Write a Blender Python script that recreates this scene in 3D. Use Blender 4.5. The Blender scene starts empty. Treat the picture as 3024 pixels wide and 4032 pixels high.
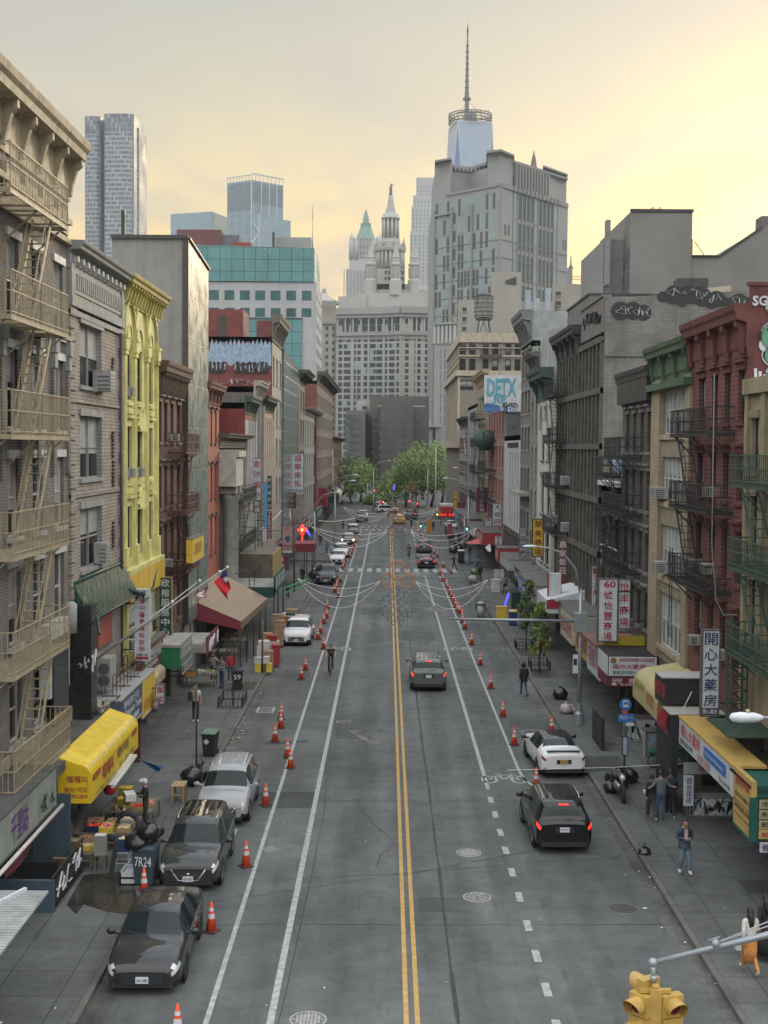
import bpy,math,random
from math import radians as R,sin,cos,pi,sqrt
from mathutils import Vector as V,Matrix
random.seed(7)
S=bpy.context.scene
COL=S.collection
# ---------------------------------------------------------------- camera
F=5050.0;H=13.3
cam=bpy.data.objects.new('camera',bpy.data.cameras.new('camera'));COL.objects.link(cam);S.camera=cam
cam.data.sensor_fit='HORIZONTAL';cam.data.sensor_width=36;cam.data.lens=36*F/3024
cam.data.clip_start=.5;cam.data.clip_end=9000
PITCH=math.atan(253/F);YAW=11/F;ROLL=.008
cam.matrix_world=(Matrix.Translation((0,0,H))@Matrix.Rotation(YAW,4,'Z')@Matrix.Rotation(pi/2-PITCH,4,'X')@Matrix.Rotation(ROLL,4,'Z'))
CM=cam.matrix_world.to_3x3()
# ---------------------------------------------------------------- world, sun, exposure
W=bpy.data.worlds.new('World');S.world=W;W.use_nodes=True
S.view_settings.view_transform='Standard';S.view_settings.look='None'
S.view_settings.exposure=0.6;S.view_settings.gamma=1
SUN_AZ=R(22);SUN_EL=R(9)
def _world():
 nt=W.node_tree;N=nt.nodes;L=nt.links;N.clear()
 out=N.new('ShaderNodeOutputWorld');bg=N.new('ShaderNodeBackground');bg.inputs[1].default_value=1.0
 sky=N.new('ShaderNodeTexSky');sky.sky_type='NISHITA';sky.sun_disc=False
 sky.sun_elevation=SUN_EL;sky.sun_rotation=SUN_AZ;sky.dust_density=3
 tc=N.new('ShaderNodeTexCoord');sep=N.new('ShaderNodeSeparateXYZ');L.new(tc.outputs['Generated'],sep.inputs[0])
 ramp=N.new('ShaderNodeValToRGB');L.new(sep.outputs[2],ramp.inputs[0])
 cr=ramp.color_ramp;cr.elements[0].position=0;cr.elements[0].color=(.65,.34,.115,1)
 cr.elements[1].position=1;cr.elements[1].color=(1.15,1.27,1.38,1)
 for p,c in((.06,(.66,.38,.135)),(.12,(.65,.44,.175)),(.19,(.57,.45,.225)),(.26,(.40,.36,.245)),(.33,(.29,.29,.25)),(.42,(.42,.45,.45)),(.6,(1.35,1.47,1.57))):
  e=cr.elements.new(p);e.color=(*c,1)
 dot=N.new('ShaderNodeVectorMath');dot.operation='DOT_PRODUCT'
 L.new(tc.outputs['Generated'],dot.inputs[0]);ge=R(5)
 dot.inputs[1].default_value=(sin(SUN_AZ)*cos(ge),cos(SUN_AZ)*cos(ge),sin(ge))
 mr=N.new('ShaderNodeMapRange');mr.interpolation_type='SMOOTHSTEP'
 mr.inputs[1].default_value=.957;mr.inputs[2].default_value=1.0;mr.inputs[4].default_value=.85;L.new(dot.outputs['Value'],mr.inputs[0])
 mx=N.new('ShaderNodeMix');mx.data_type='RGBA';L.new(mr.outputs[0],mx.inputs[0])
 L.new(ramp.outputs[0],mx.inputs[6]);mx.inputs[7].default_value=(.66,.47,.15,1)
 m=N.new('ShaderNodeMath');m.operation='MAXIMUM';L.new(sep.outputs[2],m.inputs[0]);m.inputs[1].default_value=.03
 dv=N.new('ShaderNodeVectorMath');dv.operation='DIVIDE'
 cmb=N.new('ShaderNodeCombineXYZ');[L.new(m.outputs[0],cmb.inputs[i])for i in range(3)]
 L.new(tc.outputs['Generated'],dv.inputs[0]);L.new(cmb.outputs[0],dv.inputs[1])
 mp=N.new('ShaderNodeMapping');mp.inputs['Scale'].default_value=(.9,.35,1);mp.inputs['Rotation'].default_value=(0,0,R(35));L.new(dv.outputs[0],mp.inputs[0])
 nz=N.new('ShaderNodeTexNoise');nz.inputs['Scale'].default_value=1.9;nz.inputs['Detail'].default_value=5;nz.inputs['Roughness'].default_value=.5
 L.new(mp.outputs[0],nz.inputs['Vector'])
 cl=N.new('ShaderNodeMapRange');cl.inputs[1].default_value=.42;cl.inputs[2].default_value=.62;cl.inputs[3].default_value=0;cl.inputs[4].default_value=.72
 L.new(nz.outputs[0],cl.inputs[0])
 mx2=N.new('ShaderNodeMix');mx2 .data_type='RGBA';L.new(cl.outputs[0],mx2 .inputs[0]);L.new(mx.outputs[2],mx2 .inputs[6])
 mx2 .inputs[7].default_value=(.33,.30,.26,1)
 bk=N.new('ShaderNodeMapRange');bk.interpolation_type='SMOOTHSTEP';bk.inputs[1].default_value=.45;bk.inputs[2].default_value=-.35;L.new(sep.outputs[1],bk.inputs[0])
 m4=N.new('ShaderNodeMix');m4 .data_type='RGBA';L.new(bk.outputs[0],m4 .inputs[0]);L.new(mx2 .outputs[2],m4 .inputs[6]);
 br=N.new('ShaderNodeMapRange');br.interpolation_type='SMOOTHSTEP';br.inputs[1].default_value=.12;br.inputs[2].default_value=.5;br.inputs[3].default_value=.30;br.inputs[4].default_value=1.65;L.new(sep.outputs[2],br.inputs[0])  # unseen sky behind camera: darkened low in place of buildings, brightened above as fill
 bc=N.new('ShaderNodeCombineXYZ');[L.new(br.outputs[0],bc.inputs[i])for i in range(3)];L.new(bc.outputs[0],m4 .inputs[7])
 lf=N.new('ShaderNodeMapRange');lf.inputs[1].default_value=.05;lf.inputs[2].default_value=-.35;lf.inputs[4].default_value=.2;L.new(sep.outputs[0],lf.inputs[0])
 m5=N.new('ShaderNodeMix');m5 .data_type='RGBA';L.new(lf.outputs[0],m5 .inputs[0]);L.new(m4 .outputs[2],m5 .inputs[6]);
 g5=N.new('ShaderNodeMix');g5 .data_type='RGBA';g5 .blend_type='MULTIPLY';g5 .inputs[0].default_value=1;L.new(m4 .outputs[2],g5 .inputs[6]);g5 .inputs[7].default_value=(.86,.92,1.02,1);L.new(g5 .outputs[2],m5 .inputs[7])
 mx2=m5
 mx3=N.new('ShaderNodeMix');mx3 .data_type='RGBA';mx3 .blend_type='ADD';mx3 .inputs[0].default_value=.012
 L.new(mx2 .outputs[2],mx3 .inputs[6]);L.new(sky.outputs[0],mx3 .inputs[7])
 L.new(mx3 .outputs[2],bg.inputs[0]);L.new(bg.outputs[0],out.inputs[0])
_world()
sl=bpy.data.lights.new('sun','SUN');sl.energy=1.5;sl.angle=R(14);sl.color=(1,.82,.58)
sun=bpy.data.objects.new('sun',sl);COL.objects.link(sun)
sun.rotation_euler=V((sin(SUN_AZ)*cos(R(14)),cos(SUN_AZ)*cos(R(14)),sin(R(14)))).to_track_quat('Z','Y').to_euler()
# ---------------------------------------------------------------- pixel -> place (source pixels of the 3024x4032 photo)
def ray(x,y):
 return CM@V(((x-1512)/F,(2016-y)/F,-1))
def G(x,y,z=0.0):
 d=ray(x,y);t=(z-H)/d.z;return V((0,0,H))+d*t
def P(x,y,Y):
 d=ray(x,y);return V((0,0,H))+d*(Y/d.y)
def PX(x,y,X):
 d=ray(x,y);return V((0,0,H))+d*(X/d.x)
 # ---------------------------------------------------------------- materials
_m={}
def mat(name,col,rough=.8,metal=0,var=.12,scale=1.5,bump=0,streak=0,streakcol=(.05,.045,.04),brick=None,emit=0,spec=.5,coat=0,alpha=1,trans=0,bscale=30,fine=0,tiles=None,weave=0):
 if name in _m:return _m[name]
 m=bpy.data.materials.new(name);_m[name]=m;m.use_nodes=True
 nt=m.node_tree;N=nt.nodes;L=nt.links;b=N['Principled BSDF']
 b.inputs['Base Color'].default_value=(*col,1);b.inputs['Roughness'].default_value=rough;b.inputs['Metallic'].default_value=metal
 b.inputs['Specular IOR Level'].default_value=spec
 if coat:b.inputs['Coat Weight'].default_value=coat;b.inputs['Coat Roughness'].default_value=.04
 if trans:b.inputs['Transmission Weight'].default_value=trans
 if alpha<1:b.inputs['Alpha'].default_value=alpha
 if emit:b.inputs['Emission Color'].default_value=(*col,1);b.inputs['Emission Strength'].default_value=emit
 m.diffuse_color=(*col,1)
 tc=N.new('ShaderNodeTexCoord');cur=None
 def mixc(fac,a,bcol,mode='MIX'):
  mx=N.new('ShaderNodeMix');mx.data_type='RGBA';mx.blend_type=mode
  if isinstance(fac,float):mx.inputs[0].default_value=fac
  else:L.new(fac,mx.inputs[0])
  if isinstance(a,tuple):mx.inputs[6].default_value=(*a,1)
  else:L.new(a,mx.inputs[6])
  if isinstance(bcol,tuple):mx.inputs[7].default_value=(*bcol,1)
  else:L.new(bcol,mx.inputs[7])
  return mx.outputs[2]
 def noise(sc,det=4,vec=None,rg=.5):
  n=N.new('ShaderNodeTexNoise');n.inputs['Scale'].default_value=sc;n.inputs['Detail'].default_value=det;n.inputs['Roughness'].default_value=rg
  L.new(vec or tc.outputs['Object'],n.inputs['Vector']);return n.outputs[0]
 def rng(s,a,b_,c=0.,d=1.):
  r=N.new('ShaderNodeMapRange');r.inputs[1].default_value=a;r.inputs[2].default_value=b_;r.inputs[3].default_value=c;r.inputs[4].default_value=d
  L.new(s,r.inputs[0]);return r.outputs[0]
 cur=col
 bvec=None
 if brick or tiles:
  sp=N.new('ShaderNodeSeparateXYZ');L.new(tc.outputs['Object'],sp.inputs[0])
  ad=N.new('ShaderNodeMath');ad.operation='ADD';L.new(sp.outputs[0],ad.inputs[0]);L.new(sp.outputs[1],ad.inputs[1])
  cb=N.new('ShaderNodeCombineXYZ');L.new(ad.outputs[0],cb.inputs[0]);L.new(sp.outputs[2],cb.inputs[1]);bvec=cb.outputs[0]
  bt=N.new('ShaderNodeTexBrick');L.new(bvec,bt.inputs['Vector'])
  w,h,c2,mc,ms=brick or tiles
  bt.inputs['Scale'].default_value=1;bt.inputs['Brick Width'].default_value=w;bt.inputs['Row Height'].default_value=h
  bt.inputs['Mortar Size'].default_value=ms;bt.inputs['Mortar Smooth'].default_value=.2
  bt.inputs['Color1'].default_value=(*col,1);bt.inputs['Color2'].default_value=(*c2,1);bt.inputs['Mortar'].default_value=(*mc,1)
  if tiles:bt.offset=0
  cur=bt.outputs[0];bfac=bt.outputs['Fac']
 if var:
  n1=noise(scale,5,rg=.6)
  v=rng(n1,.3,.7,1-var*1.6,1+var*1.2)
  cb2=N.new('ShaderNodeCombineXYZ');[L.new(v,cb2 .inputs[i])for i in range(3)]
  cur=mixc(1.0,cur,cb2 .outputs[0],'MULTIPLY')
 if fine:
  n1=noise(scale*14,3);v=rng(n1,.3,.7,1-fine,1+fine)
  cb2=N.new('ShaderNodeCombineXYZ');[L.new(v,cb2 .inputs[i])for i in range(3)]
  cur=mixc(1.0,cur,cb2 .outputs[0],'MULTIPLY')
 if streak:
  mp=N.new('ShaderNodeMapping');mp.inputs['Scale'].default_value=(1.6,1.6,.16);L.new(tc.outputs['Object'],mp.inputs[0])
  n2=noise(1.3,5,mp.outputs[0],.65);cur=mixc(rng(n2,.48,.75,0.,streak),cur,streakcol)
 if not isinstance(cur,tuple):L.new(cur,b.inputs['Base Color'])
 if rough>.15 and var:
  L.new(rng(noise(scale*2.3),.3,.7,max(.03,rough-.1),min(1,rough+.1)),b.inputs['Roughness'])
 if bump or brick or tiles:
  bp=N.new('ShaderNodeBump');bp.inputs['Strength'].default_value=.35 if not bump else bump
  if brick or tiles:
   L.new(rng(bfac,0,1,1.,0.),bp.inputs['Height']);bp.inputs['Distance'].default_value=.02
  else:L.new(noise(bscale,4),bp.inputs['Height']);bp.inputs['Distance'].default_value=.02
  L.new(bp.outputs[0],b.inputs['Normal'])
 return m
 # ---------------------------------------------------------------- mesh builder
def wloc(o):
 l=V((0,0,0))
 while o:l+=o.location;o=o.parent
 return l
class B:
 def __init__(s):s.v=[];s.f=[];s.m=[];s.sm=[]
 def poly(s,pts,mi=0,sm=False):
  n=len(s.v);s.v+=[tuple(p)for p in pts];s.f.append(tuple(range(n,n+len(pts))));s.m.append(mi);s.sm.append(sm)
 def box(s,x0,x1,y0,y1,z0,z1,mi=0):
  n=len(s.v);s.v+=[(x,y,z)for z in(z0,z1)for y in(y0,y1)for x in(x0,x1)]
  s.f+=[tuple(n+i for i in q)for q in((0,2,3,1),(4,5,7,6),(0,1,5,4),(2,6,7,3),(0,4,6,2),(1,3,7,5))];s.m+=[mi]*6;s.sm+=[False]*6
 def hexa(s,p,mi=0):
  n=len(s.v);s.v+=[tuple(q)for q in p]
  s.f+=[tuple(n+i for i in q)for q in((3,2,1,0),(4,5,6,7),(0,1,5,4),(1,2,6,5),(2,3,7,6),(3,0,4,7))];s.m+=[mi]*6;s.sm+=[False]*6
 def bar(s,p,q,w=.05,h=None,mi=0):
  p=V(p);q=V(q);d=q-p
  if d.length<1e-5:return
  d.normalize();up=V((0,0,1))if abs(d.z)<.95 else V((0,1,0))
  a=d.cross(up).normalized()*(w/2);b=a.cross(d).normalized()*((h or w)/2)
  s.hexa([p-a-b,p+a-b,p+a+b,p-a+b,q-a-b,q+a-b,q+a+b,q-a+b],mi)
 def ring(s,c,ax,r,n):
  ax=V(ax).normalized();u=ax.orthogonal().normalized();w=ax.cross(u)
  return[V(c)+(u*cos(2*pi*i/n)+w*sin(2*pi*i/n))*r for i in range(n)]
 def tube(s,pts,rs,n=8,mi=0,cap=True):
  pts=[V(p)for p in pts]
  if not isinstance(rs,(list,tuple)):rs=[rs]*len(pts)
  base=len(s.v);u=None
  for i,p in enumerate(pts):
   d=(pts[min(i+1,len(pts)-1)]-pts[max(i-1,0)]).normalized()
   if u is None:u=d.orthogonal().normalized()
   else:
    u=(u-d*u.dot(d));u=u.normalized()if u.length>1e-4 else d.orthogonal().normalized()
   w=d.cross(u)
   s.v+=[tuple(p+(u*cos(2*pi*k/n)+w*sin(2*pi*k/n))*rs[i])for k in range(n)]
  for i in range(len(pts)-1):
   for k in range(n):
    a=base+i*n+k;b=base+i*n+(k+1)%n;s.f.append((a,b,b+n,a+n));s.m.append(mi);s.sm.append(True)
  if cap:
   s.f.append(tuple(base+k for k in range(n))[::-1]);s.f.append(tuple(base+(len(pts)-1)*n+k for k in range(n)));s.m+=[mi]*2;s.sm+=[False]*2
 def lathe(s,c,prof,n=16,mi=0,ax=(0,0,1),sm=True,cap=True):
  c=V(c);ax=V(ax).normalized();u=ax.orthogonal().normalized()if abs(ax.z)<.99 else V((1,0,0));w=ax.cross(u);base=len(s.v)
  for r,h in prof:s.v+=[tuple(c+ax*h+(u*cos(2*pi*k/n)+w*sin(2*pi*k/n))*r)for k in range(n)]
  for i in range(len(prof)-1):
   for k in range(n):
    a=base+i*n+k;b=base+i*n+(k+1)%n;s.f.append((a,b,b+n,a+n));s.m.append(mi);s.sm.append(sm)
  if cap:
   s.f.append(tuple(base+k for k in range(n))[::-1]);s.f.append(tuple(base+(len(prof)-1)*n+k for k in range(n)));s.m+=[mi]*2;s.sm+=[False]*2
 def ball(s,c,r,mi=0,n=10,sc=(1,1,1),jit=0):
  c=V(c);base=len(s.v);k=n//2
  for i in range(1,k):
   t=pi*i/k
   for j in range(n):
    p=2*pi*j/n;q=1+random.uniform(-jit,jit)
    s.v.append((c.x+r*sc[0]*sin(t)*cos(p)*q,c.y+r*sc[1]*sin(t)*sin(p)*q,c.z+r*sc[2]*cos(t)*q))
  a=len(s.v);s.v.append((c.x,c.y,c.z+r*sc[2]));s.v.append((c.x,c.y,c.z-r*sc[2]))
  for i in range(k-2):
   for j in range(n):
    p=base+i*n+j;q=base+i*n+(j+1)%n;s.f.append((p,p+n,q+n,q));s.m.append(mi);s.sm.append(True)
  for j in range(n):
   s.f.append((a,base+j,base+(j+1)%n));e=base+(k-2)*n;s.f.append((a+1,e+(j+1)%n,e+j));s.m+=[mi]*2;s.sm+=[True]*2
 def add(s,verts,faces,mi=0,sm=False):
  n=len(s.v);s.v+=[tuple(v)for v in verts];s.f+=[tuple(n+i for i in f)for f in faces];s.m+=[mi]*len(faces);s.sm+=[sm]*len(faces)
 def text(s,txt,O,U,Wv,height,mi=0,thick=.02,bold=.0,vertical=False,pitch=1.15,width=None,N=None):
  """flat lettering with origin O (left/top), U = reading direction, Wv = up; characters stacked when vertical"""
  O=V(O);U=V(U).normalized();Wv=V(Wv).normalized();Nn=U.cross(Wv)
  if vertical:
   for i,ch in enumerate(txt):
    if ch!=' ':s.text(ch,O-Wv*(i*pitch*height),U,Wv,height,mi,thick,bold,False,width=width)
   return
  vs,fs=glyphs(txt,bold)
  if not vs:return
  x0=min(v[0]for v in vs);x1=max(v[0]for v in vs);y0=min(v[1]for v in vs);y1=max(v[1]for v in vs)
  ky=height/max(1e-4,(y1-y0));kx=(width/(x1-x0))if width and x1>x0 else ky
  if len(txt)==1 and width is None and(y1-y0)<.5*(x1-x0):kx=ky=height/(x1-x0)
  pts=[O+U*((v[0]-x0)*kx)+Wv*((v[1]-y1)*ky)+Nn*thick for v in vs]
  s.add(pts,fs,mi)
 def weld(s):
  ix={};nv=[];mp=[]
  for p in s.v:
   k=(round(p[0],4),round(p[1],4),round(p[2],4))
   if k not in ix:ix[k]=len(nv);nv.append(p)
   mp.append(ix[k])
  F_=[];M_=[];S_=[]
  for f,m,q in zip(s.f,s.m,s.sm):
   g=[]
   for i in f:
    if mp[i]not in g:g.append(mp[i])
   if len(g)>2:F_.append(tuple(g));M_.append(m);S_.append(q)
  s.v,s.f,s.m,s.sm=nv,F_,M_,S_;return s
 def build(s,name,mats,parent=None,label=None,bevel=0,smooth=None):
  me=bpy.data.meshes.new(name);off=wloc(parent)if parent else V((0,0,0))
  me.from_pydata([(a-off.x,b-off.y,c-off.z)for a,b,c in s.v]if off.length else s.v,[],s.f)
  if not isinstance(mats,(list,tuple)):mats=[mats]
  for m in mats:me.materials.append(m)
  me.polygons.foreach_set('material_index',s.m);me.polygons.foreach_set('use_smooth',s.sm);me.update()
  o=bpy.data.objects.new(name,me);COL.objects.link(o)
  if parent:o.parent=parent
  if label:o['label']=label
  if bevel:
   md=o.modifiers.new('bevel','BEVEL');md.width=bevel;md.segments=2;md.limit_method='ANGLE'
  return o
def each(b,name,mats,parent):
 "one object per separate piece"
 par=list(range(len(b.v)))
 def fd(i):
  while par[i]!=i:par[i]=par[par[i]];i=par[i]
  return i
 for f in b.f:
  for i in f[1:]:par[fd(i)]=fd(f[0])
 g={}
 for k,f in enumerate(b.f):g.setdefault(fd(f[0]),[]).append(k)
 for ks in g.values():
  n=B();ix={}
  for k in ks:
   for i in b.f[k]:
    if i not in ix:ix[i]=len(n.v);n.v.append(b.v[i])
   n.f.append(tuple(ix[i]for i in b.f[k]));n.m.append(b.m[k]);n.sm.append(b.sm[k])
  n.build(name,mats,parent)
_g={}
TS=bpy.data.scenes.new('workbench')
def tdg():
 vl=TS.view_layers[0];vl.update();return vl.depsgraph
def glyphs(txt,bold=0):
 if any(ord(q)>0x2e80 for q in txt):bold=min(bold,.008)
 k=(txt,bold)
 if k in _g:return _g[k]
 c=bpy.data.curves.new('lettering','FONT');c.body=txt;c.offset=bold;c.resolution_u=2
 o=bpy.data.objects.new('lettering',c);TS.collection.objects.link(o)
 me=bpy.data.meshes.new_from_object(o.evaluated_get(tdg()))
 r=([tuple(v.co)for v in me.vertices],[tuple(p.vertices)for p in me.polygons])
 bpy.data.objects.remove(o);bpy.data.curves.remove(c);bpy.data.meshes.remove(me);_g[k]=r;return r
def thing(name,label,cat,loc=(0,0,0),group=None,kind=None):
 o=bpy.data.objects.new(name,None);COL.objects.link(o);o.location=loc;o.empty_display_size=.3
 return tag(o,label,cat,group,kind)
def tag(o,label=None,cat=None,group=None,kind=None):
 for k,v in(('label',label),('category',cat),('group',group),('kind',kind)):
  if v:o[k]=v
 return o
def dup(o,loc=None,rz=None,label=None,group=None,parent=None):
 c=o.copy();COL.objects.link(c)
 if parent:c.parent=parent
 if loc is not None:c.location=loc
 if rz is not None:c.rotation_euler=(0,0,rz)
 if label:c['label']=label
 if group:c['group']=group
 for ch in o.children:dup(ch,parent=c)
 return c
class Fr:
 def __init__(s,O,U,N):s.O=V(O);s.U=V(U).normalized();s.N=V(N).normalized()
 def p(s,u,z,d=0):return s.O+s.U*u+s.N*d+V((0,0,z))
 def box(s,b,u0,u1,z0,z1,d0,d1,mi=0):
  if s.U.cross(s.N).z<0:u0,u1=u1,u0
  b.hexa([s.p(u0,z0,d0),s.p(u1,z0,d0),s.p(u1,z0,d1),s.p(u0,z0,d1),s.p(u0,z1,d0),s.p(u1,z1,d0),s.p(u1,z1,d1),s.p(u0,z1,d1)],mi)
 def prism(s,b,u0,u1,prof,mi=0):
  n=len(b.v);k=len(prof)
  b.v+=[tuple(s.p(u0,z,d))for d,z in prof]+[tuple(s.p(u1,z,d))for d,z in prof]
  b.f+=[(n+i,n+(i+1)%k,n+k+(i+1)%k,n+k+i)for i in range(k)]+[tuple(n+i for i in range(k))[::-1],tuple(n+k+i for i in range(k))]
  b.m+=[mi]*(k+2);b.sm+=[False]*(k+2)
 def wall(s,b,u0,u1,z0,z1,holes,dep=.22,mi=0,rmi=None):
  us=sorted({u0,u1,*[min(max(h[i],u0),u1)for h in holes for i in(0,1)]});zs=sorted({z0,z1,*[min(max(h[i],z0),z1)for h in holes for i in(2,3)]})
  flip=s.U.cross(V((0,0,1))).dot(s.N)<0
  def q(a,c,d,e):
   b.poly([a,c,d,e][::-1]if flip else[a,c,d,e],mi)
  for zi in range(len(zs)-1):
   za,zb=zs[zi],zs[zi+1];run=None
   for ui in range(len(us)-1):
    ua,ub=us[ui],us[ui+1];cu,cz=(ua+ub)/2,(za+zb)/2
    inh=any(h[0]<cu<h[1]and h[2]<cz<h[3]for h in holes)
    if not inh:run=(run[0],ub)if run else(ua,ub)
    if(inh or ui==len(us)-2)and run:
     q(s.p(run[0],za),s.p(run[1],za),s.p(run[1],zb),s.p(run[0],zb));run=None
  r=mi if rmi is None else rmi
  for h in holes:
   a,c,lo,hi=h[:4]
   for pts in((s.p(a,lo),s.p(a,hi),s.p(a,hi,-dep),s.p(a,lo,-dep)),(s.p(c,hi),s.p(c,lo),s.p(c,lo,-dep),s.p(c,hi,-dep)),(s.p(a,hi),s.p(c,hi),s.p(c,hi,-dep),s.p(a,hi,-dep)),(s.p(c,lo),s.p(a,lo),s.p(a,lo,-dep),s.p(c,lo,-dep))):b.poly(pts,r)
   # ---------------------------------------------------------------- ground
def gmat(name,col,var,tile=None,rough=.75,streak=True,speck=.12,joint=(.03,.03,.03),lanes=()):
 m=bpy.data.materials.new(name);m.use_nodes=True;nt=m.node_tree;N=nt.nodes;L=nt.links;b=N['Principled BSDF']
 b.inputs['Specular IOR Level'].default_value=.22
 tc=N.new('ShaderNodeTexCoord')
 def noise(sc,det,mpv=None,rg=.6):
  n=N.new('ShaderNodeTexNoise');n.inputs['Scale'].default_value=sc;n.inputs['Detail'].default_value=det;n.inputs['Roughness'].default_value=rg
  if mpv:
   mp=N.new('ShaderNodeMapping');mp.inputs['Scale'].default_value=mpv;L.new(tc.outputs['Object'],mp.inputs[0]);L.new(mp.outputs[0],n.inputs['Vector'])
  else:L.new(tc.outputs['Object'],n.inputs['Vector'])
  return n.outputs[0]
 def rng(s,a,b_,c,d):
  r=N.new('ShaderNodeMapRange');r.inputs[1].default_value=a;r.inputs[2].default_value=b_;r.inputs[3].default_value=c;r.inputs[4].default_value=d
  L.new(s,r.inputs[0]);return r.outputs[0]
 def mul(a,s):
  c=N.new('ShaderNodeCombineXYZ');[L.new(s,c.inputs[i])for i in range(3)]
  mx=N.new('ShaderNodeMix');mx.data_type='RGBA';mx.blend_type='MULTIPLY';mx.inputs[0].default_value=1
  if isinstance(a,tuple):mx.inputs[6].default_value=(*a,1)
  else:L.new(a,mx.inputs[6])
  L.new(c.outputs[0],mx.inputs[7]);return mx.outputs[2]
 cur=col
 if tile:
  bt=N.new('ShaderNodeTexBrick');bt.offset=0;L.new(tc.outputs['Object'],bt.inputs['Vector']);bt.inputs['Scale'].default_value=1
  bt.inputs['Brick Width'].default_value=tile[0];bt.inputs['Row Height'].default_value=tile[1];bt.inputs['Mortar Size'].default_value=.012
  bt.inputs['Color1'].default_value=(*col,1);bt.inputs['Color2'].default_value=(*[c*.84 for c in col],1);bt.inputs['Mortar'].default_value=(*joint,1)
  cur=bt.outputs[0]
 cur=mul(cur,rng(noise(.16,6),.3,.7,1-var,1+var))
 if streak:cur=mul(cur,rng(noise(1.0,4,(.8,.035,1)),.3,.7,1-var*.8,1+var*.8))
 cur=mul(cur,rng(noise(1.3,6,None,.7),.35,.65,1-var*.7,1+var*.5))
 cur=mul(cur,rng(noise(38,2),.3,.7,1-speck,1+speck))
 if not tile:cur=mul(cur,rng(noise(60,1),.70,.76,1,1.8))
 cur=mul(cur,rng(noise(5.5,2),.66,.72,1,.72))
 cur=mul(cur,rng(noise(2.1,3,(1.5,.25,1)),.60,.72,1,.78))
 if lanes:
  sx=N.new('ShaderNodeSeparateXYZ');L.new(tc.outputs['Object'],sx.inputs[0]);nz=noise(.25,4,(1,.3,1))
  for c_,w_,k_ in lanes:
   a_=N.new('ShaderNodeMath');a_.operation='SUBTRACT';L.new(sx.outputs[0],a_.inputs[0]);a_.inputs[1].default_value=c_
   d_=N.new('ShaderNodeMath');d_.operation='ABSOLUTE';L.new(a_.outputs[0],d_.inputs[0])
   e_=rng(d_.outputs[0],0,w_,1,0);m_=N.new('ShaderNodeMath');m_.operation='MULTIPLY';L.new(e_,m_.inputs[0]);L.new(rng(nz,.3,.65,.2,1),m_.inputs[1])
   cur=mul(cur,rng(m_.outputs[0],0,1,1,k_))
 L.new(cur,b.inputs['Base Color']);L.new(rng(noise(.5,5),.3,.7,rough-.15,min(1,rough+.12)),b.inputs['Roughness'])
 bp=N.new('ShaderNodeBump');bp.inputs['Strength'].default_value=.3;bp.inputs['Distance'].default_value=.01;L.new(noise(55,3),bp.inputs['Height']);L.new(bp.outputs[0],b.inputs['Normal'])
 return m
ASPH=gmat('asphalt',(.104,.109,.107),.27,lanes=((2.4,.55,.72),(-.95,.5,.76),(1.55,.4,1.22),(3.2,.4,1.2),(-1.8,.4,1.2),(-.1,.4,1.18),(-5.7,1.2,.8),(7.0,1.1,.82)))
ASPH2=gmat('asphalt_far',(.075,.078,.076),.15)
PATCH=gmat('asphalt_patch',(.055,.058,.058),.15)
PAVE=gmat('pavement_concrete',(.118,.122,.119),.24,(1.55,1.5),.8,False)
KERB=gmat('kerb_stone',(.135,.13,.12),.25,(50,2.2),.8,False)
WHITE=mat('road_paint',(.34,.35,.35),.7,var=.24,scale=5,streak=.0,fine=.14)
YELL=mat('road_paint_yellow',(.44,.275,.085),.7,var=.2,scale=5,fine=.12)
XL,XR,FL,FR=-7.0,8.3,-11.3,12.3
def sheet(name,pts,m,z,kind='structure',lab=None):
 b=B();b.poly([(x,y,z)for x,y in pts]);return tag(b.build(name,m),lab,None,None,kind)
rect=lambda x0,x1,y0,y1:[(x0,y0),(x1,y0),(x1,y1),(x0,y1)]
sheet('ground',rect(-6000,6000,-300,7500),ASPH2,-.03)
b=B();[b.poly([(x,y,0)for x,y in rect(XL,XR,Y,Y+20)])for Y in range(-10,250,20)];tag(b.build('road',ASPH),kind='structure')
b=B()
for x0,x1 in((FL-3,XL-.18),(XR+.18,FR+3)):
 for Y0,Y1 in((-10,141),(149,236)):b.box(x0,x1,Y0,Y1,-.02,.14)
tag(b.build('pavement',PAVE),kind='structure')
b=B()
for x0,x1 in((XL-.18,XL),(XR,XR+.18)):
 for Y0,Y1 in((-10,141),(149,236)):b.box(x0,x1,Y0,Y1,-.02,.145)
tag(b.build('kerb',KERB,bevel=.02),kind='structure')
b=B();b.poly([(x,y,.004)for x,y in rect(XL+.0,XL+.55,20,140)]);b.poly([(x,y,.004)for x,y in rect(XR-.4,XR,20,140)])
tag(b.build('gutter',gmat('gutter_dirt',(.105,.104,.096),.5,None,.8,True,.25)),kind='structure')
def strip(b,pts,w,z=.008,wob=0):
 for i in range(len(pts)-1):
  p=V((*pts[i],0));q=V((*pts[i+1],0));d=(q-p).normalized();n=V((-d.y,d.x,0))*(w/2)
  b.poly([(v.x,v.y,z)for v in(p-n,q-n,q+n,p+n)])
b=B()
def vline(x,y0,y1,w,step=6):
 y=y0
 while y<y1:strip(b,[(x,y),(x,min(y+step,y1))],w);y+=step
vline(-2.6,22,205,.17);vline(-4.08,26,134,.13);vline(-4.08,142,205,.13)
vline(4.05,49.5,133,.15);vline(4.05,144,205,.13)
vline(5.55,53,133,.12);vline(5.5,144,205,.12)
strip(b,[(5.55,53),(5.56,52.2),(5.62,51.3),(5.75,50.5),(5.98,49.8),(6.35,49.2),(7.0,48.8)],.12)
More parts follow.
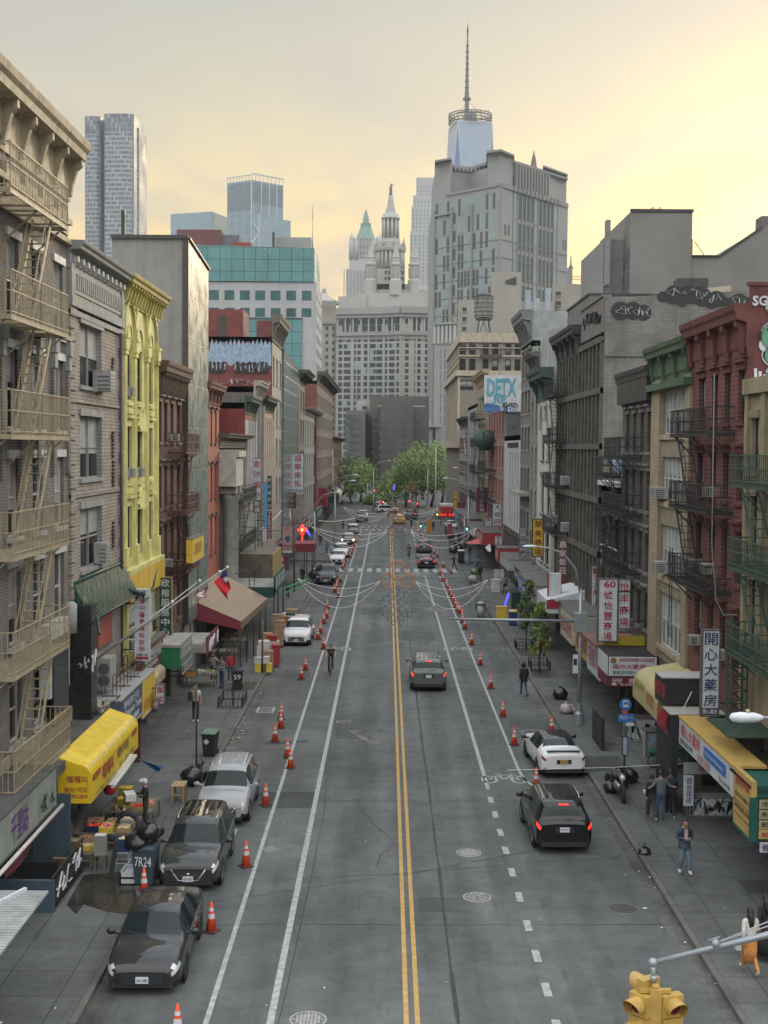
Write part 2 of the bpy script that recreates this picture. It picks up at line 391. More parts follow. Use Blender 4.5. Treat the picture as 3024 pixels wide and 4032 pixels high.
for Yd in(48,46.06,43.9,41.9,39.7,37.5,35.2,33.07,30.97,28.9,26.8,24.7):strip(b,[(4.03,Yd-.4),(4.03,Yd+.4)],.2)
for x in[-4.9+i*1.02 for i in range(13)]:strip(b,[(x,137),(x,141)],.5)
for x in[-6.4+i*1.05 for i in range(14)]:strip(b,[(x,206),(x,209.2)],.45);strip(b,[(x+.3,214),(x+.3,216.5)],.4)
strip(b,[(.95,133),(4.0,133)],.3);strip(b,[(-2.6,146.5),(.5,146.5)],.3);strip(b,[(2.7,135.6),(4.6,135.6)],.3)
strip(b,[(-4.0,220),(.5,221)],.3)
def bike(c,s=1.0):
 x0,y0=c.x,c.y
 for dx in(-.62,.62):
  pts=[(x0+dx*s+.3*s*cos(a*pi/7),y0+.55*s*sin(a*pi/7))for a in range(15)];strip(b,pts,.12)
 strip(b,[(x0-.62*s,y0),(x0-.2*s,y0+.7*s),(x0+.45*s,y0+.8*s),(x0+.62*s,y0)],.09);strip(b,[(x0-.2*s,y0+.7*s),(x0,y0),(x0+.45*s,y0+.8*s)],.09)
 strip(b,[(x0-.35*s,y0+.95*s),(x0-.05*s,y0+.95*s)],.1)
bike(G(1326,2556));bike(G(1804,2556));bike(G(1985,3070),.95)
tag(b.build('road_markings',WHITE),kind='structure')
b=B()
for x in(.55,.81):vline(x,22,205,.12)
vline(.55,219,240,.1);vline(.81,219,240,.1)
tag(b.build('centre_line',YELL),kind='structure')
b=B()
def gp(b,pts,z=.0045):b.poly([tuple(G(x,y)[:2])+(z,)for x,y in pts])
gp(b,[(1040,3182),(1018,3120),(1255,3118),(1238,3182)]);
gp(b,[(2240,2990),(2432,2990),(2480,3040),(2280,3060)],.146);gp(b,[(2910,3485),(3024,3485),(3024,3535),(2950,3540)],.146)
gp(b,[(1030,2925),(1225,2914),(1210,2922),(1040,2934)])
for x0,x1,y0,y1 in((-2.3,-.9,58,61.5),(1.2,3.4,88,93),(-6.6,-4.4,73.5,75.2),(4.3,5.3,64,66),(-2,-.2,102,106),(6.0,8.0,60.5,62.2),(1.0,2.2,36.2,37.4),(5.8,7.9,92,97)):b.poly([(x,y,.0045)for x,y in rect(x0,x1,y0,y1)],1)
tag(b.build('asphalt_repair',[PATCH,gmat('asphalt_patch_old',(.075,.079,.078),.2)]),kind='structure')
CR=mat('tar_line',(.022,.023,.024),.6,var=.2)
b=B()
def crack(pts,w=.03,z=.006,jit=.05):
 q=[]
 for i in range(len(pts)-1):
  for k in range(6):
   t=k/6;q.append((pts[i][0]*(1-t)+pts[i+1][0]*t+random.uniform(-jit,jit),pts[i][1]*(1-t)+pts[i+1][1]*t+random.uniform(-jit,jit)))
 q.append(pts[-1])
 for i in range(len(q)-1):strip(b,[q[i],q[i+1]],w*random.uniform(.5,1.3),z)
def cg(w,*p):crack([tuple(G(x,y)[:2])for x,y in p],w)
crack([(1.75,24),(1.75,40),(1.7,55),(1.65,80),(1.6,120)],.09,.006,.02)
cg(.025,(630,3570),(1000,3530),(1600,3440),(2100,3350),(2350,3310));cg(.02,(1000,3470),(1600,3438),(2200,3390),(2600,3370))
cg(.02,(1300,2335+720),(1700,3055),(2100,3040));cg(.02,(900,3065),(1300,3062));cg(.02,(2400,3380),(2560,3340),(2600,3460));cg(.02,(2300,3250),(2440,3100))
for Yc in(35,47.5,62,68,75,84,93,111,123):crack([(XL,Yc),(XR,Yc+.4)],.03,.006,.06)
crack([(-2.4,28),(-2.2,45),(-2.5,60),(-2.2,90)],.03,.006,.05);crack([(-.2,40),(.2,43),(-.9,47),(-.4,52)],.03,.006,.12)
tag(b.build('road_cracks',CR),kind='structure')
b=B()
for iz,(x,y,rx,ry)in enumerate(((1435,2472,40,12),(1430,2490,20,6),(1440,2385,30,10),(1060,3345,36,14),(1470,2925,30,8),(1400,2880,22,5),(1090,2420,34,10),(1720,2400,50,12))):
 gp(b,[(x+rx*cos(a*pi/9)*random.uniform(.6,1.2),y+ry*sin(a*pi/9)*random.uniform(.6,1.2))for a in range(18)][::-1],.0055+.0004*iz)
gp(b,[(1360,2868),(1440,2905),(1478,2925),(1450,2932),(1400,2895)],.0095)
tag(b.build('road_stain',gmat('stain',(.15,.15,.135),.5,None,.8,False,.3)),kind='structure')
b=B();pts=[(262,3562),(330,3445),(480,3430),(520,3450),(545,3560),(515,3600),(420,3590),(330,3560),(300,3600)]
b.poly([tuple(G(x,y,.145)[:2])+(.145,)for x,y in pts])
tag(b.build('wet_patch',mat('wet_concrete',(.034,.032,.030),.22,var=.3,scale=1.2,spec=.5)),kind='structure')
b=B()
for i in range(330):
 side=random.random()
 if side<.55:x=XL+abs(random.gauss(0,.35));y=random.uniform(32,120)
 elif side<.7:x=XR-abs(random.gauss(0,.4));y=random.uniform(28,110)
 else:x=random.uniform(-10.5,11.5);y=random.uniform(26,90)
 z=.02 if XL<x<XR else .16;s=random.uniform(.02,.07 if side<.7 else .05);a=random.uniform(0,pi)
 b.poly([(x+s*cos(a+k*pi/2)*random.uniform(.5,1.3),y+s*sin(a+k*pi/2)*random.uniform(.5,1.3),z+random.uniform(0,.03))for k in range(4)],random.choice((0,0,0,1,2)))
for cx,cy,n in((1030,2560,60),(1010,2600,50),(1000,2680,26),(1065,2500,30),(930,2900,20)):
 g=G(cx,cy)
 for i in range(n):
  x=g.x+random.gauss(0,.4);y=g.y+random.gauss(0,2);s=random.uniform(.04,.16);a=random.uniform(0,pi)
  b.poly([(x+s*cos(a+k*pi/2)*random.uniform(.4,1.3),y+s*sin(a+k*pi/2)*random.uniform(.4,1.3),.02+random.uniform(0,.08))for k in range(4)],random.choice((0,0,1,2)))
tag(b.build('litter',[mat('paper',(.55,.56,.56),.7),mat('card_scrap',(.22,.15,.08),.8),mat('dirty_scrap',(.16,.15,.13),.8)]),kind='stuff')
for nm,x0,x1,y0,y1 in(('tree_pit_soil',-7.9,-7.15,69.0,71.4),('tree_pit_soil',8.6,9.7,73.5,76.0),('tree_pit_soil',8.6,9.7,81,83.5)):
 sheet(nm,rect(x0,x1,y0,y1),mat('soil',(.05,.038,.028),.95,var=.3),.146)
IRON=mat('cast_iron',(.16,.16,.15),.6,.3,var=.25,scale=6);RIM=mat('cover_rim',(.34,.34,.32),.7,var=.2,scale=6);IR2=mat('cover_dark',(.07,.07,.07),.6,.3,var=.2)
def manhole(x,y,r,style,lab):
 g=G(x,y);z0=.0;b=B();n=28
 b.lathe((g.x,g.y,z0),[(r,0),(r,.012),(r*.9,.012),(r*.9,.0)],n,0 if style==2 and lab[0]!='r' else 1,cap=False)
 b.lathe((g.x,g.y,z0),[(r*.9,0),(r*.9,.009)],n,2 if style==2 else 0)
 if style==0:
  for k in range(6):
   a=k*pi/3;strip(b,[(g.x+r*.25*cos(a),g.y+r*.25*sin(a)),(g.x+r*.85*cos(a),g.y+r*.85*sin(a))],.035,.012)
  for q in(.25,.6):strip(b,[(g.x+r*q*cos(k*pi/6),g.y+r*q*sin(k*pi/6))for k in range(13)],.035,.012)
  for i in range(len(b.m)-30,len(b.m)):b.m[i]=1 if i>=len(b.m)-30 else b.m[i]
 elif style==1:
  for i in range(-4,5):
   for j in range(-4,5):
    if i*i+j*j<17:cx,cy=g.x+i*r*.19,g.y+j*r*.19;b.box(cx-.03,cx+.03,cy-.03,cy+.03,.009,.014,1)
 tag(b.build('manhole_cover',[IRON,RIM,IR2]),lab,'manhole cover')
manhole(1353,2842,.36,2,'round manhole cover in a pale ring beside the inner white bike lane line')
manhole(1845,3358,.42,1,'worn pale manhole cover right of the yellow line, the farther of the near pair')
manhole(1878,3533,.42,0,'pale manhole cover with spoke pattern, right of the yellow line')
manhole(2455,3578,.45,2,'dark round manhole cover close to the right kerb, in front of the black car')
manhole(2430,3540,.22,2,'small dark round utility cover tight against the right kerb')if False else None
manhole(2385,3210,.40,2,'faint round cover on the asphalt just right of the black car')
manhole(2088,2882,.42,2,'round cover on the asphalt beside the white saloon car')
manhole(1213,4015,.44,1,'studded manhole cover at the bottom edge of the photo')
b=B()
for x0,x1,y0,y1 in((-6.5,-5.6,63.6,65.0),(-6.25,-5.35,92,93.6),(-5.9,-5.1,43.3,44.0)):
 o=B();o.box(x0,x1,y0,y1,.0,.010,0);o.box(x0+.1,x1-.1,y0+.1,y1-.1,.010,.014,1)
 for k in range(5):o.box(x0+.1,x1-.1,y0+.16+k*(y1-y0-.3)/5,y0+.2+k*(y1-y0-.3)/5,.014,.02,0)
 yy={63.6:'beyond the silver crossover',92:'outer line near the white parked car',43.3:'cone next to the grey parked car'}[y0]
 tag(o.build('storm_drain',[RIM,IR2]),'iron street grating in the left parking lane, '+yy,'storm drain')
 # ---------------------------------------------------------------- building generator
def mtx(n,c,**k):return mat(n,c,**k)
GLASS=mat('window_glass',(.016,.019,.021),.09,var=0,spec=.4)
GLASS2=mat('window_glass_pale',(.10,.12,.13),.12,var=.3,scale=.7,spec=.7)
BLIND=mat('blind',(.30,.31,.30),.8,var=.15)
FDARK=mat('frame_dark',(.035,.036,.038),.6);FWHITE=mat('frame_white',(.46,.47,.46),.6);FBRN=mat('frame_brown',(.06,.045,.035),.6)
STONE=mat('trim_stone',(.26,.25,.22),.8,streak=.35);STEEL=mat('grey_steel',(.22,.25,.27),.5,.4)
ACM=mat('ac_casing',(.31,.31,.30),.6,var=.15,scale=6);ACD=mat('ac_grille',(.08,.08,.08),.7)
ROOFM=mat('roof_felt',(.11,.105,.10),.9,var=.3)
def window(par,fr,u0,u1,z0,z1,dep=.2,frame=FWHITE,sash=1,mull=0,glass=None,sub=True,blind=.35,sill=None,fw=.06,arch=False):
 b=B();w=fw
 for a in((u0,u0+w,z0,z1),(u1-w,u1,z0,z1),(u0+w,u1-w,z0,z0+w),(u0+w,u1-w,z1-w,z1)):fr.box(b,*a,-dep,-dep+.07)
 for i in range(mull):
  u=u0+(u1-u0)*(i+1)/(mull+1);fr.box(b,u-w*.6,u+w*.6,z0+w,z1-w,-dep,-dep+.08)
 for i in range(sash):
  z=z0+(z1-z0)*(i+1)/(sash+1);fr.box(b,u0+w,u1-w,z-w*.45,z+w*.45,-dep,-dep+.05)
 mats=[frame,glass or GLASS,BLIND]
 g=B()if sub else b;gi=0 if sub else 1
 fr.box(g,u0+w*.5,u1-w*.5,z0+w*.5,z1-w*.5,-dep-.03,-dep-.005,gi)
 if random.random()<blind:
  h=random.uniform(.3,.7)*(z1-z0);bi=1 if sub else 2;fr.box(g,u0+w,u1-w,z1-h,z1-w,-dep-.005,-dep+.004,bi)
 o=b.build('window',mats if not sub else[frame],par)
 if sub:g.build('pane',mats[1:],o)
 return o
def sill_lintel(par,fr,u0,u1,z0,z1,m,ls=True,lp=.08,lh=.25,hood=False):
 b=B();fr.box(b,u0-.12,u1+.12,z0-.14,z0,-.02,.1);b.build('window_sill',m,par)
 if ls or hood:
  b=B()
  if ls:fr.box(b,u0-.12,u1+.12,z1,z1+lh,-.02,lp)
  if hood:fr.box(b,u0-.18,u1+.18,z1+lh,z1+lh+.1,-.02,lp+.14)
  b.build('lintel',m,par)
def acunit(par,fr,u,z,w=.5,h=.38,d=.38,m=None):
 b=B();fr.box(b,u,u+w,z,z+h,-.1,d,0)
 for i in range(5):fr.box(b,u+.06,u+w-.06,z+.06+i*h*.17,z+.06+i*h*.17+.03,d,d+.01,1)
 for i in range(4):fr.box(b,u-.01,u,z+.06+i*h*.2,z+.1+i*h*.2,.1,d-.05,1)
 return b.build('air_conditioner',[m or ACM,ACD],par)
def cornice(par,fr,u0,u1,z,h=1.2,pr=.8,m=STONE,brackets=6,dent=0,m2=None,ret=True,vertical=False,bw=.16):
 """z = top of the cornice"""
 b=B()
 prof=[(-.05,z-h),(.07,z-h),(.07,z-h*.86),(.12,z-h*.8),(.12,z-h*.36),(.2,z-h*.34),(pr*.78,z-h*.3),(pr*.82,z-h*.18),(pr*.95,z-h*.12),(pr,z-.03),(pr,z),(-.05,z+.02)]
 fr.prism(b,u0-(.12 if ret else 0),u1+(.12 if ret else 0),prof)
 for i in range(brackets):
  u=u0+.25+(u1-u0-.5)*i/max(1,brackets-1)
  fr.prism(b,u-bw/2,u+bw/2,[(.12,z-h*.95),(.2,z-h*.93),(.26,z-h*.75),(pr*.5,z-h*.5),(pr*.72,z-h*.42),(pr*.72,z-h*.3),(.12,z-h*.3)],1)
 for i in range(dent):
  u=u0+(u1-u0)*(i+.5)/dent;fr.box(b,u-.06,u+.06,z-h*.38,z-h*.28,.12,.28,1)
 return b.build('cornice',[m,m2 or m],par)
def fire_escape(par,fr,u0,u1,levels,m,d=1.0,bal=.14,rail=1.0,ladders=True,lu=None,w=.03,drop=True,solid=.0):
 fe=None;b=B()
 for z in levels:
  for u in(u0+.1,(u0+u1)/2,u1-.1):b.bar(fr.p(u,z-.9,0),fr.p(u,z-.02,d*.9),.05,.05);b.bar(fr.p(u,z-.04,0),fr.p(u,z-.04,d),.05,.05)
 fe=b.build('fire_escape',m,par)
 for k,z in enumerate(levels):
  b=B();n=int((u1-u0)/.12)if bal<.2 else int((u1-u0)/.25)
  ns=int(d/.09)if bal<.2 else int(d/.2)
  for i in range(ns):fr.box(b,u0,u1,z,z+.03,d*i/ns,d*i/ns+.035)
  fr.box(b,u0,u1,z-.1,z+.04,d-.04,d);fr.box(b,u0-.04,u0,z-.1,z+.04,0,d);fr.box(b,u1,u1+.04,z-.1,z+.04,0,d)
  for i in range(4):u=u0+(u1-u0)*(i+.5)/4;fr.box(b,u,u+.04,z-.06,z,0,d)
  b.build('platform',m,fe)
  b=B();top=z+rail
  for zz in(top,z+rail*.55,z+.12):
   b.bar(fr.p(u0,zz,d),fr.p(u1,zz,d),w*1.5,w*1.5);b.bar(fr.p(u0,zz,0),fr.p(u0,zz,d),w*1.5,w*1.5);b.bar(fr.p(u1,zz,0),fr.p(u1,zz,d),w*1.5,w*1.5)
  u=u0
  while u<=u1+.01:b.bar(fr.p(u,z,d),fr.p(u,top,d),w*.8,w*.8);u+=bal
  q=bal
  while q<d:
   for uu in(u0,u1):b.bar(fr.p(uu,z,q),fr.p(uu,top,q),w*.8,w*.8)
   q+=bal
  b.build('railing',m,fe)
 if ladders:
  for k in range(len(levels)-1):
   za,zb=levels[k],levels[k+1]
   if za>zb:za,zb=zb,za
   b=B();a=lu[0]if lu else u0+(u1-u0)*.25;c=lu[1]if lu else u0+(u1-u0)*.7
   if k%2 and not lu:a,c=c,a
   for dd in(d*.3,d*.8):b.bar(fr.p(a,za,dd),fr.p(c,zb,dd),.04,.14);b.bar(fr.p(a,za+.85,dd),fr.p(c,zb+.85,dd),.025,.025)
   n=int((zb-za)/.26)
   for i in range(1,n):t=i/n;b.bar(fr.p(a+(c-a)*t,za+(zb-za)*t,d*.3),fr.p(a+(c-a)*t,za+(zb-za)*t,d*.8),.16,.025)
   for i in range(0,n,3):t=i/n;[b.bar(fr.p(a+(c-a)*t,za+(zb-za)*t,dd),fr.p(a+(c-a)*t,za+(zb-za)*t+.85,dd),.02,.02)for dd in(d*.3,d*.8)]
   b.build('ladder',m,fe)
 if drop:
  zl=min(levels);b=B();u=u1-.6
  for du in(0,.4):b.bar(fr.p(u+du,zl-2.4,d-.05),fr.p(u+du,zl+1.2,d-.05),.03,.03)
  for i in range(12):b.bar(fr.p(u,zl-2.3+i*.28,d-.05),fr.p(u+.4,zl-2.3+i*.28,d-.05),.02,.02)
  b.build('drop_ladder',m,fe)
 return fe
def frame_of(side,X,Y0):return Fr((X,Y0,0),(0,1,0),(1 if side=='L' else-1,0,0))
def bld(name,lab,side,Y0,Y1,zt,wall,cols,rows,X=None,depth=14,z0=3.6,trim=STONE,frame=FWHITE,sub=True,sash=1,mull=0,body=None,corn=None,hood=False,lintel=True,blind=.35,ac=0,ground=True,skip=(),dep=.22,backz=None,sill=True,glass=None):
 X=(FL if side=='L' else FR)if X is None else X;fr=frame_of(side,X,Y0);Wd=Y1-Y0
 t=thing(name,lab,'building',(X,Y0,0));holes=[]
 for r,(za,zb)in enumerate(rows):
  for c,(ua,ub)in enumerate(cols):
   if(r,c)not in skip:holes.append((ua,ub,za,zb))
 b=B();fr.wall(b,0,Wd,z0,zt,holes,dep)
 n=1 if side=='L' else-1;xb=X-n*depth
 x0,x1=sorted((X-n*.0,xb))
 for y in(Y0,Y1):b.poly([(x0,y,-.02),(x1,y,-.02),(x1,y,zt),(x0,y,zt)],1)
 b.poly([(xb,Y0,-.02),(xb,Y1,-.02),(xb,Y1,zt),(xb,Y0,zt)],1)
 rz=zt-.5;xi=X-n*.3;b.poly([(xi,Y0+.2,rz),(xb,Y0+.2,rz),(xb,Y1-.2,rz),(xi,Y1-.2,rz)],2)
 xa,xc=sorted((X,xi));b.box(xa,xc,Y0,Y1,rz,zt+.001,1)
 xa,xc=sorted((xi,xb));b.box(xa,xc,Y0,Y0+.2,rz,zt,1);b.box(xa,xc,Y1-.2,Y1,rz,zt,1)
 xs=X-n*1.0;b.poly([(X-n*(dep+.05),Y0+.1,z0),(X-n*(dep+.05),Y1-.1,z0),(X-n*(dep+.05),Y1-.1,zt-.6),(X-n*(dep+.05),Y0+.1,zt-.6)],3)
 b.poly([(X,Y0,z0),(xs,Y0,z0),(xs,Y1,z0),(X,Y1,z0)],0)
 b.build('wall',[wall,body or wall,ROOFM,FDARK],t)
 for h in holes:
  window(t,fr,*h,dep=dep-.02,frame=frame,sash=sash,mull=mull,sub=sub,blind=blind,glass=glass)
  if sill and trim:sill_lintel(t,fr,*h,trim,lintel,hood=hood)
  if ac and random.random()<ac:acunit(t,fr,h[0]+.08,h[2]+.05)
 if corn:cornice(t,fr,0,Wd,**corn)
 if ground:shopfront(t,fr,Wd,z0)
 return t,fr
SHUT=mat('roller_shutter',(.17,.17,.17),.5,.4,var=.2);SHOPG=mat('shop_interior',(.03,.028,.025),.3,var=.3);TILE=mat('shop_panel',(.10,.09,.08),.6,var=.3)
LITIN=mat('lit_shop_interior',(1,.78,.5),.5,var=0,emit=.5)
def shopfront(t,fr,Wd,z0,n=None):
 n=n or max(2,int(Wd/2.6));
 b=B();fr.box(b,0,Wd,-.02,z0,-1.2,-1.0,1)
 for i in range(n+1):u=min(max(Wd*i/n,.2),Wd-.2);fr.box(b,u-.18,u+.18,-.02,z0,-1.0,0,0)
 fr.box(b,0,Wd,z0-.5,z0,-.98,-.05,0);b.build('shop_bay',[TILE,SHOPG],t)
 for i in range(n):
  a=Wd*i/n+.25;c=Wd*(i+1)/n-.25;k=random.random();b=B()
  if k<.45:
   for j in range(22):fr.box(b,a,c,.14+j*.13,.14+j*.13+.115,-.32,-.28)
   b.build('shop_shutter',SHUT,t)
  elif k<.8:
   fr.box(b,a,c,.14,.7,-.35,-.25,0);fr.box(b,a,c,.7,2.9,-.32,-.3,1);
   for u in(a,(a+c)/2,c-.06):fr.box(b,u,u+.06,.7,2.9,-.34,-.26,0)
   if random.random()<.5:fr.box(b,a+.2,c-.2,2.5,2.8,-.4,-.36,2)
   b.build('shop_window',[TILE,GLASS,LITIN],t)
  else:
   fr.box(b,a+.2,a+1.2,.14,2.3,-.32,-.26,0);fr.box(b,a+.3,a+1.1,.4,2.1,-.26,-.25,1);b.build('shop_door',[FBRN,GLASS],t)
def cr(n,W,m=.5,w=.9,g=None):
 if n==1:return[(W/2-w/2,W/2+w/2)]
 s=(W-2*m-w)/(n-1);return[(m+i*s,m+i*s+w)for i in range(n)]
 # ---------------------------------------------------------------- left row
BR_GREY=mat('brick_greybrown',(.155,.135,.115),.85,brick=(.6,.10,(.12,.105,.09),(.21,.19,.165),.02),var=.14,streak=.35)
CREAMP=mat('paint_cream_iron',(.34,.285,.185),.6,var=.15,scale=5,streak=.3)
TANC=mat('cornice_tan',(.37,.31,.21),.7,var=.15,streak=.5)
BR_BEIGE=mat('brick_beige',(.35,.30,.25),.85,brick=(.6,.14,(.29,.25,.21),(.17,.155,.14),.022),var=.15,streak=.35)
GREYST=mat('grey_trim',(.26,.27,.26),.75,streak=.4,var=.15)
YEL=mat('yellow_paint',(.58,.545,.20),.65,var=.18,fine=.08,streak=.65,streakcol=(.3,.24,.08),scale=1)
YEL2=mat('yellow_cornice',(.50,.43,.13),.7,var=.2,streak=.5,streakcol=(.12,.10,.05))
BR_RED=mat('brick_brownred',(.125,.052,.038),.85,brick=(.5,.10,(.095,.04,.03),(.11,.07,.055),.015),var=.15,streak=.35)
REDP=mat('red_paint_iron',(.085,.03,.025),.7,var=.2)
BROWNT=mat('brown_trim',(.10,.062,.042),.75,var=.15)
CONC=mat('concrete_wall',(.25,.245,.225),.85,var=.12,scale=.5,streak=.3)
GPANEL=mat('stone_glass_panel',(.15,.19,.175),.3,tiles=(1.7,2.4,(.125,.165,.15),(.05,.065,.06),.035),var=.12,scale=.5)
DKSTONE=mat('dark_stone',(.105,.095,.08),.85,var=.2,streak=.4);REDB=mat('red_painted_brick',(.33,.085,.055),.8,brick=(.5,.12,(.28,.07,.045),(.25,.08,.06),.012),var=.14,streak=.25)
t,fr=bld('apartment_building','tall grey-brown brick building with cream fire escapes at the left edge','L',29.5,45.5,23.5,BR_GREY,cr(6,16,.7,1.25),[(17.0,19.5),(13.8,16.2),(10.5,12.9),(7.2,9.6),(4.2,6.2)],trim=FWHITE,frame=FWHITE,corn=dict(z=23.85,h=2.0,pr=.82,m=TANC,brackets=9,bw=.22,dent=30),ground=False,blind=.5,z0=3.2)
b=B()
for z in(21.0,20.3):fr.box(b,0,16,z,z+.18,-.02,.18)
for i in range(8):fr.box(b,.3+i*2,.5+i*2,20.5,21.6,-.02,.14);fr.box(b,.7+i*2,1.9+i*2,20.65,21.45,-.02,.06)
for i in range(9):
 fr.box(b,.02+i*1.94,.36+i*1.94,12.3,16.9,.0,.12,1)
 fr.box(b,-.04+i*1.94,.42+i*1.94,16.4,16.9,.0,.22,2);fr.box(b,-.0+i*1.94,.38+i*1.94,15.9,16.4,.0,.17,2)
fr.box(b,0,16,16.95,17.1,-.02,.16,2);fr.box(b,0,16,3.3,4.0,-.02,.12)
b.build('facade_mouldings',[TANC,BR_GREY,GREYST],t)
fire_escape(t,fr,5.4,11.6,[20.2,16.8,13.55,10.2,6.9,3.6],CREAMP,d=1.1,bal=.155,rail=1.25,w=.022,lu=(8.2,10.4),drop=False)
b=B();fr.box(b,0,10,3.2,3.5,-.5,1.35);b.build('canopy_roof',mat('canopy_felt',(.07,.07,.068),.9,var=.25),t)
b=B();fr.box(b,12.0,14.6,5.0,7.4,.0,.35,0);fr.box(b,12.3,14.3,4.0,6.9,.35,.4,1);b.build('bay_window',[FWHITE,GLASS],t)
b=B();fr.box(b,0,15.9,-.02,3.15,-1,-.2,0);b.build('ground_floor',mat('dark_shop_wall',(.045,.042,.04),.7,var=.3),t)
t,fr=bld('apartment_building','beige brick building with grey double windows and a white dentilled cornice beside the yellow facade','L',45.5,54.6,18.6,BR_BEIGE,[(1.7,5.3)],[(15.5,17.8),(12.05,14.4),(8.65,10.95)],trim=GREYST,frame=GREYST,mull=1,blind=1,ground=True,z0=3.6)
fr.N,fr.O
b=B();fr.box(b,0,9.1,18.6,19.9,-.3,.05);fr.box(b,.2,8.9,18.75,19.6,.05,.09,1);fr.box(b,0,9.1,18.25,18.6,-.02,.16);fr.box(b,0,9.1,17.95,18.15,-.02,.1);fr.box(b,.0,.5,18.6,19.8,.05,.14);fr.box(b,8.6,9.1,18.6,19.8,.05,.14)
for k in range(24):fr.box(b,.9+k*.32,1.08+k*.32,18.9,19.45,.09,.13)
b.build('frieze',[GREYST,mat('frieze_panel',(.36,.35,.32),.8,var=.3,scale=9)],t)
cornice(t,fr,0,9.1,z=20.5,h=.95,pr=.62,m=GREYST,brackets=0,dent=0)
b=B()
for k in range(11):fr.box(b,.3+k*.8,.5+k*.8,19.8,20.0,.1,.3)
each(b,'dentil',mat('dentil_white',(.52,.52,.5),.7),t)
b=B()
for k in range(26):
 z=6.9+k*.44;q=.95 if k%2 else .7
 fr.box(b,0,q,z,z+.38,-.01,.09);fr.box(b,9.1-q*.6,9.1,z,z+.38,-.01,.09)
fr.box(b,0,9.1,11.4,11.55,-.01,.08);fr.box(b,0,9.1,14.85,15.0,-.01,.08);b.build('quoins',BR_BEIGE,t)
b=B()
for z in(16.3,13.3,12.1,9.6):
 for j in range(7):fr.box(b,7.1+random.uniform(-.12,.12),7.25+random.uniform(0,.2),z-.5+j*.16,z-.38+j*.16,0,.09)
b.build('wall_ornament',mat('dark_rust',(.07,.035,.03),.8),t)
acunit(t,fr,4.2,15.4,.95,.8,.6);acunit(t,fr,4.3,8.7,.55,.8,.4)
b=B();b.tube([fr.p(8.4,z,.14)for z in(3.6,18)],.06,6);b.build('drain_pipe',mat('pipe_brown',(.09,.075,.06),.6),t)
t2=thing('roof_bulkhead','grey sloping rooftop wall with black and white graffiti behind the grey cornice','roof structure',(-13.5,46.5,20));b=B();b.hexa([(-17.5,46.2,19.6),(-11.75,46.2,19.6),(-11.75,54,19.6),(-17.5,54,19.6),(-17.5,46.2,22.2),(-13.0,46.2,21.6),(-13.0,54,21.4),(-17.5,54,21.6)]);b.poly([(-13,46.2,21.6),(-11.75,46.2,20.6),(-11.75,54,20.6),(-13,54,21.4)]);b.poly([(-13,46.19,21.6),(-13,46.19,19.6),(-11.75,46.19,19.6),(-11.75,46.19,20.7)]);b.build('wall',CONC,t2)
b=B();P_=mat('bulk_black',(.02,.02,.02),.7);[b.poly([(-13.6+i*.5+.4*cos(k*pi/6),46.15-.003*i,20.9-i*.12+.28*sin(k*pi/6))for k in range(12)],0)for i in range(4)];b.build('graffiti',P_,t2)
YF=[(1.25,2.15),(3.2,4.6),(6.35,7.25)];YR=[(15.3,17.6),(11.85,14.15),(8.35,10.65)]
t,fr=bld('apartment_building','bright yellow facade with three pointed arches and pilasters','L',54.6,63.2,20.3,YEL,YF,YR,trim=None,frame=FDARK,mull=0,blind=.15,ground=True,dep=.2)
b=B()
for u in(.1,2.35,5.2,7.75):
 fr.box(b,u,u+.62,7.9,8.9,.0,.2);fr.box(b,u+.08,u+.54,8.9,17.2,.0,.11)
 fr.box(b,u+.22,u+.40,9.2,17.0,.11,.125,1);fr.box(b,u,u+.62,17.2,17.4,0,.17);fr.box(b,u-.04,u+.66,17.4,17.9,0,.2);fr.box(b,u,u+.62,17.9,18.05,0,.24)
def arch(u0,u1,zs,zp,w,d0,d1,mi=0,inner=False):
 c=(u0+u1)/2;n=9;L1=[];L2=[]
 for i in range(n+1):
  t_=i/n;a=pi/2*t_
  L1 .append((u0+(c-u0)*(1-cos(a)),zs+(zp-zs)*sin(a)**.9))
 R1=[(u0+u1-x,z)for x,z in L1[::-1]]
 for seg in(L1,R1):
  for i in range(len(seg)-1):b.bar(fr.p(seg[i][0],seg[i][1],(d0+d1)/2),fr.p(seg[i+1][0],seg[i+1][1],(d0+d1)/2),w,d1-d0,mi)
for(ua,ub)in((.4,2.65),(2.65,5.5),(5.5,8.05)):arch(ua,ub,18.0,19.6 if ua!=2.65 else 19.9,.13,0,.12)
for(ua,ub)in YF:arch(ua-.1,ub+.1,17.6,18.6,.1,-.05,.06)
fr.box(b,0,8.6,7.75,7.95,-.02,.35)
for z in(14.5,11.0):
 for ua,ub in YF:
  fr.box(b,ua-.15,ub+.15,z,z+.12,-.02,.16);fr.box(b,ua-.05,ub+.05,z+.2,z+.42,-.02,.1);fr.box(b,ua-.05,ub+.05,z+.55,z+.72,-.02,.1)
 b.poly([fr.p(3.1,z-.45,.2),fr.p(4.7,z-.45,.2),fr.p(3.9,z+.35,.2)],0);fr.prism(b,3.1,4.7,[(0,z-.55),(.24,z-.55),(.24,z-.42),(0,z-.42)])
 b.bar(fr.p(3.05,z-.42,.15),fr.p(3.9,z+.45,.15),.12,.3);b.bar(fr.p(4.75,z-.42,.15),fr.p(3.9,z+.45,.15),.12,.3)
b.build('arches_and_pilasters',[YEL,YEL2],t)
cornice(t,fr,0,8.6,z=20.55,h=1.15,pr=.68,m=YEL2,brackets=14,bw=.14,dent=0)
b=B();fr.box(b,0,8.6,6.55,7.75,.0,.35);b.build('fascia_band',mat('ochre_fascia',(.62,.40,.045),.6,var=.12,streak=.2),t)
b=B()
